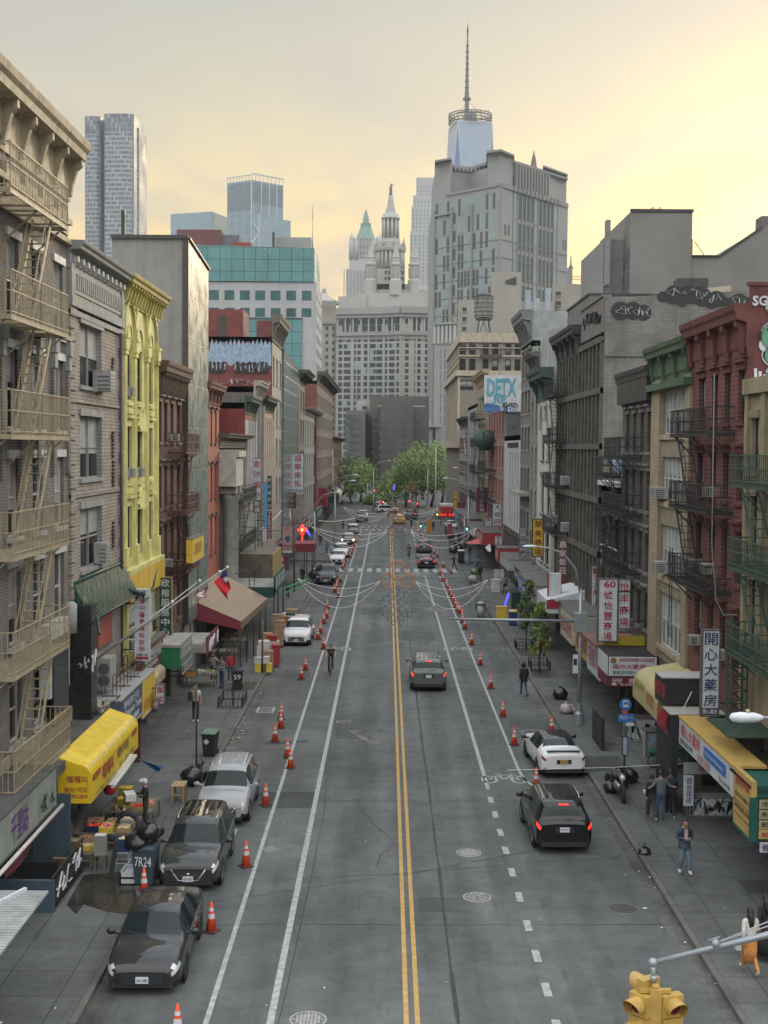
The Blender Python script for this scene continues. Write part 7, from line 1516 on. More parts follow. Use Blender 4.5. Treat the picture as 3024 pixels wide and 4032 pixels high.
c=P(889,2282,Y-.25);b.ball(c,.07,2,8,(1,.2,1));[b.bar(c+V((.07*cos(k*pi/6),-.02,.07*sin(k*pi/6))),c+V((.12*cos(k*pi/6),-.02,.12*sin(k*pi/6))),.02,.01,2)for k in range(12)]
tag(b.build('flag',[RD,NV,WHF]),'bright red flag with dark blue corner and white sun hanging from the farthest flagpole','flag')
Y=47.6;b=B();cloth(b,P(822,2305,Y),P(778,2335,Y),P(775,2362,Y-.1),P(812,2345,Y-.3),9,7,.1,0,lambda u,v:2 if(u<.35 and v<.5)else(int(v*9)%2));tag(b.build('flag',[mat('flag_stripe_red',(.40,.03,.04),.7),WHF,NV]),'small drooping red and white striped flag on the slanting pole','flag')
t=thing('flag','yellow triangular pennant flying at the far left corner','flag',P(1305,1862,258));b=B();p=P(1298,1872,258);cloth(b,P(1298,1873,258),P(1319,1845,258),P(1314,1890,258),P(1312,1888,258),5,4,.15);b.build('pennant',mat('flag_yellow',(.75,.42,.03),.7),t)
t2,_=pole(1309,2040,.14,13.0,'thin white pole at the far left corner',WHF,.06)
b=B();Y=146;cloth(b,P(1148,1998,Y),P(1152,2065,Y),P(1126,2062,Y),P(1126,2010,Y),8,6,.2,0,lambda u,v:int(v*7)%2);tag(b.build('flag',[mat('flag_stripe_red',(.40,.03,.04)),WHF]),'large faded red and white striped flag hanging over the left shops','flag')
LF=[mat('leaf_a',(.17,.24,.06),.7,var=.3,scale=.4),mat('leaf_b',(.20,.26,.08),.7,var=.3,scale=.4),mat('leaf_c',(.09,.14,.05),.75,var=.3,scale=.4)];BARK=mat('bark',(.07,.055,.04),.9,var=.3,scale=6)
def tree(name,lab,x,y,h,r,n,ls,seed,cat='tree',trunk=.3,cz=.6,flat=.8,group=None,z0=0,cols=LF,bias=0):
 rr=random.Random(seed);t=thing(name,lab,cat,(x,y,z0),group);b=B();hc=h*cz
 b.tube([(x,y,z0),(x+rr.uniform(-.1,.1)*r,y,z0+hc*.5),(x+rr.uniform(-.15,.15)*r,y,z0+hc),(x,y,z0+h*.9)],[trunk,trunk*.75,trunk*.5,trunk*.12],8)
 cl=[]
 for k in range(9):a=rr.uniform(0,6.28);q=rr.uniform(.45,.85);e=V((x+r*q*cos(a),y+r*q*sin(a),z0+hc+(h-hc)*rr.uniform(-.3,.75)));b.tube([(x,y,z0+hc*rr.uniform(.45,.9)),V((x,y,z0+hc)).lerp(e,.5)+V((0,0,-.05*r)),e],[trunk*.4,trunk*.25,trunk*.06],5);cl.append(e)
 b.build('trunk',BARK,t);b=B();C_=V((x,y,z0+hc+(h-hc)*.35))
 for k in range(26):a=rr.uniform(0,6.28);q=sqrt(rr.random());zq=rr.uniform(-.5,1);cl.append(C_+V((r*q*cos(a)*sqrt(max(.05,1-zq*zq*.8)),r*q*sin(a)*sqrt(max(.05,1-zq*zq*.8)),zq*(h-hc)*flat)))
 for k in range(n):
  c=cl[rr.randrange(len(cl))];rad=r*.34*rr.random()**.4;d=V((rr.gauss(0,1),rr.gauss(0,1),rr.gauss(0,.8))).normalized()*rad;p=c+d;s=ls*rr.uniform(.6,1.4);a=V((rr.gauss(0,1),rr.gauss(0,1),rr.gauss(0,1))).normalized()*s;q=V((rr.gauss(0,1),rr.gauss(0,1),rr.gauss(0,1))).normalized()*s
  b.poly([p-a*.5,p+q*.5,p+a*.6,p-q*.4],(0,0,1,2)[(hash((int(c.x*3),int(c.z*3)))+(k%5==0))%4])
 b.build('crown',cols,t);return t
for i,(px,Y,yt,r,lab)in enumerate(((1560,305,1890,4.2,'low green tree at the left side of the right-hand clump'),(1600,290,1845,5.0,'rounded green tree second from left in the right clump'),(1648,285,1800,5.6,'broad tall green tree in the middle of the right clump'),(1700,292,1765,6,'tallest tree of the right clump, against the pale building'),(1740,300,1760,5.5,'tree at the right end of the clump, beside the corner block'),(1665,330,1775,7,'tree filling the back of the right clump'),(1600,350,1830,6,'paler tree behind the gap above the junction'),(1535,345,1905,4,'small tree by the road gap'))):
 c=P(px,1800,Y);tree('broadleaf_tree',lab,c.x,Y,P(0,yt,Y).z,r,3400,.42,100+i,trunk=.35,cz=.45,group='trees in the square')
for i,(px,Y,yt,r,lab)in enumerate(((1350,300,1815,4.6,'yellow-green tree at the left edge of the square, by the pennant'),(1385,310,1850,5,'green tree left of the dark office block'),(1420,315,1822,5.5,'dark tree standing in front of the dark office block'),(1480,300,1945,3,'low shrubby tree beside the distant red signal'))):
 c=P(px,1800,Y);tree('broadleaf_tree',lab,c.x,Y,P(0,yt,Y).z,r,2800,.42,200+i,trunk=.3,cz=.45,group='trees in the square')
LY=[mat('leaf_y1',(.14,.20,.04),.7,var=.3),mat('leaf_y2',(.20,.24,.06),.7,var=.3),mat('leaf_y3',(.08,.13,.04),.7,var=.3)]
for(x,y,h,r,lab,sd)in((2125,2649,3.3,.62,'young street tree in a fenced pit, the nearer of the two',1),(2072,2558,3.7,.55,'slender young street tree farther from the lamp post, with a darker crown',4)):
 g=G(x,y,.14);tree('young_tree',lab,g.x,g.y,h,r,1100,.17,sd,trunk=.05,cz=.5,flat=1.1,z0=.14,cols=LY if sd==1 else[LY[0],LY[2],LY[2]])
def guard(x,y,w,d,lab,z=.14):
 g=G(x,y,z);t=thing('tree_guard',lab,'tree guard',(g.x,g.y,z));b=B();h=.5
 for(a,c)in(((0,0),(w,0)),((w,0),(w,d)),((0,d),(w,d)),((0,0),(0,d))):
  p=V((g.x+a[0]-w/2,g.y+a[1],z));q=V((g.x+c[0]-w/2,g.y+c[1],z))
  for zz_ in(.08,h):b.bar(p+V((0,0,zz_)),q+V((0,0,zz_)),.035)
  n=6
  for i in range(n+1):r_=p.lerp(q,i/n);b.bar(r_,r_+V((0,0,h+(.08 if i in(0,n)else 0))),.025 if i not in(0,n)else .045)
 b.build('railing',DKIRON,t);return t
guard(2130,2642,1.1,1.7,'black iron guard round the nearer young tree');guard(2068,2560,1.1,1.6,'black iron guard round the farther young tree');guard(905,2790,1.2,2.2,'black iron tree guard on the left pavement round a bare sapling')
g=G(918,2775,.14);t=thing('sapling','thin bare street sapling beside the bin marked 59','tree',(g.x,g.y,.14));b=B();b.tube([g,(g.x,g.y,1.8),(g.x+.1,g.y,3.4)],[.05,.04,.01],6);rr=random.Random(3)
for k in range(24):z=rr.uniform(1.4,3.2);a=rr.uniform(0,6.3);b.tube([(g.x+.03,g.y,z),(g.x+.5*cos(a)*rr.random(),g.y+.5*sin(a),z+.5)],[.012,.004],4)
b.build('trunk',BARK,t);b=B()
for k in range(120):p=V((g.x+rr.gauss(0,.3),g.y+rr.gauss(0,.3),rr.uniform(2,3.8)));b.poly([p,p+V((.06,.03,.02)),p+V((.02,.03,.07))])
b.build('crown',BARK,t)
# ---------------------------------------------------------------- signs and awnings
random.seed(21)
def pm(n,c,**k):return mat(n,c,k.pop('rough',.6),var=k.pop('var',.1),scale=3,**k)
SW=pm('sign_white',(.50,.53,.55));SG=pm('sign_green',(.012,.05,.03));SR=pm('sign_red',(.30,.02,.03));SM=pm('sign_maroon',(.13,.018,.03));SY=pm('sign_yellow',(.60,.40,.035));SB=pm('sign_blue',(.03,.07,.20));SN=pm('sign_navy',(.012,.016,.07));SK=pm('sign_black',(.02,.02,.022));TR=pm('letter_red',(.33,.015,.04));TW=pm('letter_white',(.55,.57,.56));TNV=pm('letter_navy',(.012,.014,.10));TK=pm('letter_black',(.02,.018,.02));TGD=pm('letter_brown',(.16,.03,.01));TYL=pm('letter_yellow',(.65,.42,.05));SFR=pm('sign_frame',(.10,.095,.09));SP=pm('sign_pink',(.42,.24,.23));SGY=pm('sign_grey',(.30,.31,.31));SCR=pm('sign_cream',(.42,.37,.27))
def blade(lab,x0,x1,y0,y1,Y,bg,txt,tm,ch=None,pitch=None,extra=None,bold=.025,cat='sign',fr_=SFR,wall=None,txtx=None,off=0):
 a=P(x0,y0,Y);c=P(x1,y1,Y);w=c.x-a.x;h=a.z-c.z;t=thing('shop_sign',lab,cat,(a.x+w/2,Y,c.z))
 b=B();b.box(a.x,c.x,Y,Y+.22,c.z,a.z,0);f=min(.05,w*.06)
 for q in((a.x-.01,a.x+f,c.z,a.z),(c.x-f,c.x+.01,c.z,a.z),(a.x,c.x,a.z-f,a.z+.01),(a.x,c.x,c.z-.01,c.z+f)):b.box(q[0],q[1],Y-.02,Y+.24,q[2],q[3],1)
 b.build('board',[bg,fr_],t)
 if txt:
  n=len(txt);cell=h*(1-off)/n*.98;ch=ch or min(w*.78,cell*.84);b=B();cx=(a.x+c.x)/2
  for i,s in enumerate(txt):
   zz_=a.z-h*.02-cell*i-(cell-ch)/2
   if s.strip():b.text(s,(cx-ch*.5,Y-.005,zz_),(1,0,0),(0,0,1),ch*(.95 if len(s)==1 else .8),0,.012,bold,width=ch if len(s)==1 else min(w*.85,ch*1.35))if True else 0
  b.build('lettering',tm,t)
 if extra:extra(t,a,c,Y,w,h)
 wx=FL if(a.x+c.x)/2<0 else FR;b=B()
 for z in(a.z-.2*h,c.z+.15*h):b.bar(((c.x if wx<0 else a.x),Y+.11,z),(wx,Y+.11,z),.05)
 b.build('bracket',DKIRON,t);return t
def ex_band(m,z0f,z1f,txt=None,tm=None):
 def f(t,a,c,Y,w,h):
  b=B();b.box(a.x+w*.05,c.x-w*.05,Y-.028,Y,c.z+h*z0f,c.z+h*z1f);b.build('band',m,t)
  if txt:b=B();b.text(txt,(a.x+w*.1,Y-.03,c.z+h*z1f-h*(z1f-z0f)*.15),(1,0,0),(0,0,1),h*(z1f-z0f)*.7,0,.012,.02,width=w*.8);b.build('small_lettering',tm,t)
 return f
blade('tall white sign with navy characters and a dark blue foot, near the right edge',2766,2830,2480,2822,44,SW,list('開心大藥房'),TNV,extra=ex_band(SN,.02,.1,'開心藥房',TW),off=.1)
blade('large white sign reading 60 in maroon above stacked characters',2356,2431,2278,2527,60.1,SW,['60']+list('號怡豐商場'),TR)
blade('narrow white sign with four bold maroon characters, right of the sign reading 60',2436,2480,2282,2475,60.25,SW,list('怡丰商場'),TR,bold=.05)
def swoosh(t,a,c,Y,w,h):
 b=B();b.poly([(a.x+w*.15,Y-.03,a.z-h*.17),(a.x+w*.85,Y-.03,a.z-h*.17),(a.x+w*.7,Y-.03,a.z-h*.08),(a.x+w*.15,Y-.03,a.z-h*.03)]);b.build('emblem',SR,t)
blade('white sign with a red swoosh and maroon characters, partly behind the sign reading 60',2329,2369,2229,2402,74,SW,[' ','東','方','紅',' ','日'],TR,extra=swoosh)
blade('faded red sign with white characters on the sooty right facade',2199,2233,2124,2298,86,pm('faded_red',(.17,.04,.045)),list('農家飯莊')+[' '],TW,bold=.05)
blade('mustard yellow sign with dark red characters, black framed',2097,2140,2043,2192,98,SY,list('華美商場'),TGD,bold=.05,fr_=SK)
blade('slim white sign with blue-black characters beside the mustard one',2046,2071,2077,2192,109,SGY,list('八品鄉屋'),TNV)
blade('white sign with three large black characters before the white modern building',1940,1976,1983,2071,138,SW,list('大帝國'),TK,bold=.05)
blade('dark maroon sign with small white characters, highest of the right row',1876,1918,1919,2018,152,SM,list('永福聯公司'),TW)
blade('small white sign with two columns of red characters',1909,1936,2037,2090,150,SW,list('美上田'),TR)
blade('narrow yellow sign beside the corner block base',1785,1800,1933,2001,205,SY,list('金龍行'),TGD)
blade('dark red banner hanging on the corner block near the flagpole',1800,1831,1977,2018,200,SM,[],TW)
blade('small white sign board with maroon characters above the grey canopy',1948,1977,2111,2146,130,SW,list('鮮果'),TR)
blade('dark green sign with white characters on the brown brick building',625,677,2273,2507,62,SG,list('欣榕服務中心'),TW,bold=.03,fr_=mat('gold_edge',(.25,.2,.08),.5))
def scrib(t,a,c,Y,w,h):b=B();scribble(b,(a.x+w*.1,Y-.035,a.z-h*.17),(1,0,0),(0,0,1),w*.9,h*.16,2,.05,0,4);b.build('graffiti',mat('spray_purple',(.04,.012,.07),.6),t);b=B();b.box(a.x+w*.08,c.x-w*.08,Y-.03,Y,c.z+h*.025,c.z+h*.055);b.build('band',TR,t);b=B();b.text('香港中醫',(a.x+w*.12,Y-.03,c.z+h*.1),(1,0,0),(0,0,1),h*.028,0,.012,.02,width=w*.76);b.build('small_lettering',TK,t)
blade('pale blue-grey sign with nine dark red characters and purple scribble at its top',531,588,2321,2602,54.4,SW,list('香港中醫骨傷科診所'),TR,extra=scrib,off=.12,fr_=SW)
def ex_f(t,a,c,Y,w,h):b=B();b.text('FOOK WAH',(a.x+w*.12,Y-.03,c.z+h*.13),(1,0,0),(0,0,1),h*.04,0,.012,.02,width=w*.76);b.text('FURNITURE',(a.x+w*.12,Y-.03,c.z+h*.08),(1,0,0),(0,0,1),h*.03,0,.012,.02,width=w*.76);b.build('small_lettering',TK,t)
blade('large white sign with four dark red calligraphic characters high on the left row',1148,1196,1786,1948,150,SW,list('福華傢俬'),TR,extra=ex_f,off=.17,bold=.05)
blade('tall white tapering sign with red characters left of the blue strip',994,1029,1803,1970,107,SW,list('金沙婚紗'),TR,bold=.03)
blade('bright sky blue vertical strip sign',1040,1052,1900,2076,108,pm('sky_blue',(.10,.33,.62)),[],TW)
blade('dark framed sign with pale characters right of the blue strip',1053,1069,1874,2005,112,pm('dark_teal_sign',(.05,.07,.07)),list('婚紗攝影店'),TW)
blade('maroon vertical sign with white capital letters below the dark framed one',1053,1069,2012,2120,112,SM,list('TAKEAWAY'),TW)
blade('white blank board under the blue strip sign',1032,1052,2080,2136,106,SW,[],TW)
blade('purple faded hanging sign with small white characters',997,1028,1972,2020,104,pm('faded_purple',(.17,.10,.13)),list('影樓'),TW)
blade('navy blue sign with ochre characters behind the large white sign',1135,1165,1940,2002,147,SN,list('參茸行'),pm('ochre_letter',(.4,.25,.05)))
blade('big red hanging banner sign with dark scrawled characters',1249,1291,1921,1994,203,pm('banner_red',(.32,.02,.035)),list('酒樓'),TK,bold=.0)
blade('brown narrow sign right of the big red banner',1292,1308,1908,1955,204,pm('brown_sign',(.20,.10,.03)),list('飯店'),TK)
blade('small orange and white sign near the yellow pennant',1341,1354,1898,1935,262,SW,list('美食'),TR)
def mascotless(t,a,c,Y,w,h):
 b=B();b.box(a.x+w*.05,c.x-w*.05,Y-.03,Y,c.z+h*.03,c.z+h*.1,1);b.box(a.x+w*.05,c.x-w*.05,Y-.03,Y,c.z+h*.28,c.z+h*.3,2)
 for i in range(5):b.poly([(a.x+w*(.5+.26*cos(k*pi/5+i)*((.5+.5*((k+i)%2)))),Y-.031-.002*i,c.z+h*(.5+.12*sin(k*pi/5+i)*(.6+.4*((k*3)%2)))+.02*i)for k in range(10)],0 if i!=2 else 3)
 b.text('慶祝',(a.x+w*.25,Y-.03,a.z-h*.08),(1,0,0),(0,0,1),h*.07,2,.01,.02);b.text('Coming',(a.x+w*.25,Y-.03,c.z+h*.24),(1,0,0),(0,0,1),h*.05,2,.01,.01);b.text('Together',(a.x+w*.22,Y-.03,c.z+h*.18),(1,0,0),(0,0,1),h*.05,2,.01,.01);b.build('printed_design',[SB,SW,pm('plum',(.25,.03,.08)),SY],t)
blade('pink festival banner with a blue swirl on the wooden pole',1111,1153,2068,2180,119,SP,[],TW,extra=mascotless,cat='banner')
def fascia(lab,side,X,Y0,Y1,z0,z1,bg,txt=None,tm=TW,th=None,d=.3,name='shop_sign',cat='sign',lines=None,top=None,u0=.08,extra=None,wd=None,back=None):
 """board along the street with lettering on its street face"""
 s=1 if side=='L' else-1;t=thing(name,lab,cat,(X,(Y0+Y1)/2,z0));b=B();xb=back if back is not None else X-s*d;x0,x1=sorted((X,xb));b.box(x0,x1,Y0,Y1,z0,z1,0);xa,xc=sorted((xb,X+s*.03));b.box(xa,xc,Y0-.03,Y1+.03,z1-.0,z1+.05,1);xa,xc=sorted((X-s*.02,X+s*.03));b.box(xa,xc,Y0-.03,Y1+.03,z0-.05,z0,1)
 b.build('board',[bg,top or SFR],t);L_=Y1-Y0;h=z1-z0;U=(0,1,0)if s>0 else(0,-1,0);Ys=Y0 if s>0 else Y1
 lines=lines or([(txt,tm,.82,.64,u0,.84)]if txt else[])
 for(tx,m_,zt_,hh,ua,wf)in lines:
  b=B();b.text(tx,(X+s*.0,Ys+(1 if s>0 else-1)*L_*ua,z0+h*zt_),U,(0,0,1),h*hh,0,.03,.03,width=L_*wf);b.build('lettering',m_,t)
 if extra:extra(t,s,X,Y0,Y1,z0,z1)
 return t
YA=pm('awning_yellow',(.66,.46,.015),rough=.45);
t=thing('awning','long bright yellow shop awning with rounded top and red Chinese lettering','awning',(-9.7,43.5,2.1))
def barrel(x_in,x_out,zb,zt,n=7,r=.42):
 s=1 if x_out>x_in else-1;pts=[(x_out,zb),(x_out,zt-r)]
 for i in range(n+1):a=pi/2*i/n;pts.append((x_out-s*r*(1-cos(a)),zt-r+r*sin(a)-.0))
 pts.append((x_in,zt+.22));return pts
def awning(t,x_in,x_out,Y0,Y1,zb,zt,m,r=.42,nseg=6,name='canopy'):
 pr=barrel(x_in,x_out,zb,zt,7,r);b=B()
 for i in range(len(pr)-1):
  for k in range(nseg):ya,yb=Y0+(Y1-Y0)*k/nseg,Y0+(Y1-Y0)*(k+1)/nseg;b.poly([(pr[i][0],ya,pr[i][1]),(pr[i][0],yb,pr[i][1]),(pr[i+1][0],yb,pr[i+1][1]),(pr[i+1][0],ya,pr[i+1][1])],0,i>0)
 for Y in(Y0,Y1):b.poly([(x,Y,z)for x,z in pr]+[(x_in,Y,zb)],0)
 return b.weld().build(name,m,t)
awning(t,-10.25,-9.2,39.7,47.3,2.08,3.32,YA)
b=B();b.text('嘎嘎叫',(-9.97,39.7,2.95),(1,0,0),(0,0,1),.22,0,.012,.03,width=.66);b.text('福州小吃店',(-10.05,39.7,2.6),(1,0,0),(0,0,1),.17,0,.012,.03,width=.74);b.text('212-791-2819',(-10.05,39.7,2.36),(1,0,0),(0,0,1),.13,0,.012,.03,width=.74)
b.text('福州小吃店',(-9.2,43.6,2.9),(0,1,0),(0,0,1),.36,1,.012,.02,width=1.9);b.text('嘎嘎叫',(-9.2,41.3,2.9),(0,1,0),(0,0,1),.55,0,.012,.03,width=1.7)
b.text('Fu Zhou Snack Food',(-9.2,40.4,2.3),(0,1,0),(0,0,1),.16,2,.012,.01,width=3.0);b.text('魚丸 扁肉 拌麵',(-9.2,43.9,2.34),(0,1,0),(0,0,1),.2,2,.012,.02,width=2.6)
for a,c in((39.95,41.0),(46.1,46.95)):b.box(-9.2,-9.185,a,c,2.72,2.92,0);b.text('TAKE OUT',(-9.185,a+.1,2.88),(0,1,0),(0,0,1),.12,3,.01,.01,width=.8)
b.build('lettering',[TR,TNV,pm('letter_green',(.16,.25,.10)),YA],t)
b=B()
for i in range(24):y=39.85+i*.31;b.bar((-9.32,y,3.29),(-9.22,y,3.15),.02)
b.build('stitching',WHITEP,t)
t=thing('storefront_extension','single storey shop extension with dark felt roof behind the yellow awning','shop',(-10.7,44,.14));b=B();b.box(-11.3,-10.3,39.7,47.8,3.3,3.5,0);b.box(-11.3,-10.9,36.5,47.8,-.0,3.3,1);b.build('shell',[mat('canopy_felt',(.07,.07,.068)),SHOPG],t)
for y in(42.5,45.2):b=B();b.box(-10.88,-10.86,y,y+1.4,.3,2.3);b.build('shop_window',GLASS,t)
t=thing('debris','crumpled white plastic sheeting lying at the end of the yellow awning roof','plastic sheet',(-10.6,47.4,3.6));b=B()
for i in range(34):p=V((-10.6+random.gauss(0,.28),47.2+random.gauss(0,.5),3.55+abs(random.gauss(0,.16))));b.poly([p+V([random.uniform(-.2,.2)for _ in range(3)])for _ in range(4)])
b.build('sheet',mat('paper2',(.42,.40,.36),.7,var=.2),t)
fascia('blue and grey fascia with white lettering below a flat metal box roof','L',-10.0,48.1,52.3,2.35,3.62,pm('slate_blue',(.055,.085,.13)),back=-11.3,top=SGY,lines=[('Champion Travel',TW,.62,.3,.12,.8),('華裕旅行社',TW,.92,.26,.1,.7),('227-8888',TW,.28,.2,.3,.5)])
fascia('yellow half of the fascia with faded orange characters','L',-10.0,52.33,55.2,2.1,3.62,SY,back=-11.3,top=SGY,lines=[('美國大藥房',pm('faded_orange',(.5,.22,.03)),.45,.35,.1,.8)])
for i,y in enumerate((48.8,50.9,53.0)):
 b=B();[b.bar((-10.9,yy,3.65),(-10.9,yy,4.5),.04)for yy in(y,y+.7)];b.bar((-10.9,y,4.5),(-10.9,y+.7,4.5),.04);b.bar((-10.9,y,3.7),(-10.2,y,3.7),.04);tag(b.build('roof_bracket',RUST),'rusty square bracket on the grey box roof, '+['nearest','middle','farthest'][i]+' of three','bracket')
b=B()
for j in range(22):b.box(-10.95,-10.9,48.0,52.2,.14+j*.1,.14+j*.1+.085)
tag(b.build('roller_shutter',mat('shutter_pale',(.24,.24,.24),.5,.4,var=.2)),'ribbed grey roller shutter below the blue fascia','shutter')
b=B();b.box(-10.95,-10.2,52.8,53.0,.14,1.9);tag(b.build('door_panel',pm('door_red',(.13,.015,.02))),'dark red door panel under the yellow fascia','door')
blade('white poster with maroon characters over the dark red door panel',612,647,2696,2772,54.5,SW,list('駕校'),TR);blade('small white notice hung below the poster with maroon characters',606,624,2757,2790,54.2,SW,list('永順'),TR)
fascia('maroon fascia with white characters under the pale vertical sign','L',-10.4,54.5,60.2,3.4,4.5,pm('maroon_fascia',(.12,.035,.04)),lines=[('吳氏烹飪用品',TW,.85,.5,.05,.72),('KITCHEN',TW,.3,.18,.1,.5),('◎',TW,.85,.5,.84,.12)])
t=thing('awning','small tan barrel awning below the maroon fascia','awning',(-10.4,56,2.6));awning(t,-11.2,-10.1,54.6,58.4,2.7,3.3,pm('tan_canvas',(.35,.27,.17)),.3)
t=thing('awning','boxy green awning with grey top beside the dark green sign','awning',(-9.9,60.5,3));b=B();b.box(-10.9,-9.55,58.9,62.6,3.0,4.0,0);b.box(-10.95,-9.5,58.85,62.65,4.0,4.12,1);b.build('canopy',[pm('awning_green',(.01,.13,.05)),mat('grey_felt',(.27,.265,.24),.9,var=.2)],t)
b=B();b.box(-9.54,-9.52,59.2,62.3,3.35,3.95,0);
for i in range(7):b.bar((-9.45,59.2+i*.5,3.9),(-9.45,59.2+i*.5,2.7),.03);
for z in(2.7,3.1,3.5,3.9):b.bar((-9.45,59.2,z),(-9.45,62.3,z),.03)
b.build('side_lattice',[SGY],t)
blade('orange-brown street level sign board with four squares',726,775,2640,2668,64,pm('amber_board',(.42,.20,.04)),[],TW);fascia('small yellow sign on the red fire escape building','L',-9.8,64.5,68.6,7.4,8.6,SY,lines=[('建業堂',pm('faded_ochre',(.3,.17,.05)),.8,.5,.2,.6)])
t=thing('awning','low grey flat canopy with a maroon graffiti-covered street edge','awning',(-9.6,67,2.9));b=B();b.box(-11.2,-9.0,63.8,67.8,2.95,3.4,0);b.box(-9.0,-8.95,63.8,68,2.85,3.75,1);b.build('canopy',[mat('grey_felt',(.27,.265,.24)),SM],t);b=B();scribble(b,(-8.93,64,2.95),(0,1,0),(0,0,1),3.9,.7,6,.07,0,8);b.build('graffiti',WHITEP,t)
t=thing('awning','wide tan tented awning with dark red valance over the fish market','awning',(-9.8,78,3));b=B()
TC=pm('tan_tent',(.17,.115,.075));RC=pm('valance_red',(.17,.015,.025));b.poly([(-11.3,74.5,4.3),(-8.55,75.2,3.0),(-8.0,86,3.1),(-11.3,86,4.9)],0);b.poly([(-11.3,74.5,4.3),(-11.3,86,4.9),(-11.3,86,4.85),(-11.3,74.5,4.25)],0)
b.poly([(-11.3,74.5,4.3),(-8.55,75.2,3.0),(-8.55,75.2,2.5),(-11.3,74.5,3.2)],1);b.poly([(-8.55,75.2,3.0),(-8.0,86,3.1),(-8.0,86,2.75),(-8.55,75.2,2.5)],0);b.build('canopy',[TC,RC],t)
for(x,y)in((-8.6,75.3),(-8.5,78),(-8.35,80.5),(-8.2,83),(-8.1,85.8)):b=B();b.tube([(x,y,.14),(x,y,3)],.04,6);b.build('post',DKPOLE,t)
b=B();b.box(-11.25,-11.2,75,80,4.6,6.0,0);b.text('金城',(-11.2,75.4,5.8),(0,1,0),(0,0,1),1.0,1,.03,.05,width=4.2);tag(b.build('shop_sign',[pm('gold_ground',(.30,.20,.05)),TK]),'old gold sign with dark characters behind the tan tented awning','sign')
t=thing('market_frame','green framed raised market canopy with railings over the left pavement','canopy',(-9.2,91,3));b=B();b.box(-11.2,-7.7,87.5,96,3.3,3.45,0);b.box(-11.2,-7.6,87.4,87.5,3.0,3.7,1);b.box(-7.7,-7.6,87.4,96,3.2,4.5,1);b.box(-11.25,-11.1,87.4,89.5,3.3,4.6,1)
for y in(88,90,92,94):b.box(-7.62,-7.58,y,y+1.3,3.5,4.3,2)
b.build('canopy',[mat('grey_felt',(.27,.265,.24)),pm('frame_green',(.012,.06,.045)),SGY],t);b=B()
for y in(87.6,91,95.5):b.tube([(-7.7,y,.14),(-7.7,y,3.3)],.05,6);b.bar((-9.4,y,3.4),(-9.4,y,4.6),.05)
b.bar((-9.4,87.6,4.6),(-9.4,95.5,4.6),.05);b.bar((-11,87.6,4.6),(-9.4,87.6,4.6),.05);b.build('railing',DKIRON,t)
t=thing('roof_box','brown box structure with yellow side on the shop roof beyond the green canopy','canopy',(-10,100,3));b=B();b.box(-11.3,-8.6,96.5,104,3.4,5.2,0);b.box(-8.6,-8.55,96.5,104,3.4,5.2,1);b.build('box',[mat('brown_box',(.13,.11,.085),.9,var=.25),pm('old_yellow',(.34,.25,.07))],t)
blade('maroon and pink sign box with white characters on the left row',1074,1138,2186,2246,113,SM,list('春華'),TW);t=thing('awning','dark red open awning on two posts across the left pavement','awning',(-8.2,124,3));b=B();b.box(-10.5,-6.9,122,126,3.3,4.1,0);b.build('canopy',RC,t)
for x in(-7.1,-7.6):b=B();b.tube([(x,122.2,.14),(x,122.2,3.4)],.05,6);b.build('post',DKPOLE,t)
for i,(Y0,Y1,m_,lab,tx)in enumerate(((105,111,SK,'black box awning on the left row','BAR'),(113.5,121,SGY,'silver quilted awning on the left row',None),(128,136,SCR,'cream fascia beyond the red knot light','麵包'),(138,150,SB,'blue fascia beyond the cream one','銀行'),(152,166,SR,'red fascia toward the far crosswalk','海鮮'),(168,182,SW,'white fascia near the far crosswalk','藥房'),(184,200,SG,'green fascia right at the far crosswalk','茶莊'))):fascia(lab,'L',-10.1-.1*(i%2),Y0,Y1,2.8,4.2,m_,tx,TW if m_ not in(SW,SCR)else TR)
t=thing('awning','dark green rounded awning at the far left corner','awning',(-10,232,4));awning(t,-11.3,-8.3,222,240,3.6,6,pm('deep_green',(.01,.035,.028)),1.4)
t=thing('pagoda_awning','dark green ribbed pagoda style awning with upturned tip over the beige building','awning',(FL,50,6.6));PGm=mat('pagoda_green',(.02,.07,.05),.55,var=.2,tiles=(.22,9,(.022,.078,.058),(.008,.035,.025),.05));b=B()
for k in range(28):
 ya,yb=45.9+k*.305,45.9+(k+1)*.305;b.poly([(FL+.05,ya,8.3),(FL+.05,yb,8.3),(FL+.75,yb,7.0),(FL+.75,ya,7.0)],0);b.tube([(FL+.08,ya,8.32),(FL+.78,ya,7.02)],.02,4)
b.tube([(FL+.77,45.7,7.0),(FL+.77,54.4,7.0)],.05,6);b.tube([(FL+.05,45.8,8.35),(FL+.05,54.4,8.35)],.09,6);b.poly([(FL+.05,45.9,8.3),(FL+.75,45.9,7.0),(FL,45.9,7.0)],0);b.tube([(FL+.6,53.2,7.3),(FL+1.0,54.5,6.95),(FL+1.15,55.6,7.15),(FL+1.25,56.0,7.9)],[.09,.09,.05,.02],6);b.tube([(FL+.8,46.3,7.1),(FL+1.1,45.4,6.6),(FL+1.2,44.8,6.75)],[.07,.06,.02],6);b.build('tiled_roof',PGm,t)
t=thing('facade_panel','tall glossy black panel with white graffiti at the edge of the beige building','panel',(-10.9,45.6,3.6));b=B();b.box(FL+.02,-10.5,45.4,46.3,3.3,7.6);b.build('panel',mat('black_gloss',(.018,.02,.02),.25,var=.1),t);b=B();scribble(b,(-11.05,45.39,5.3),(1,0,0),(0,0,1),.5,.5,3,.04,0,7);scribble(b,(-10.49,45.5,5.2),(0,1,0),(0,0,1),.7,.8,2,.05,0,6);b.build('graffiti',WHITEP,t)
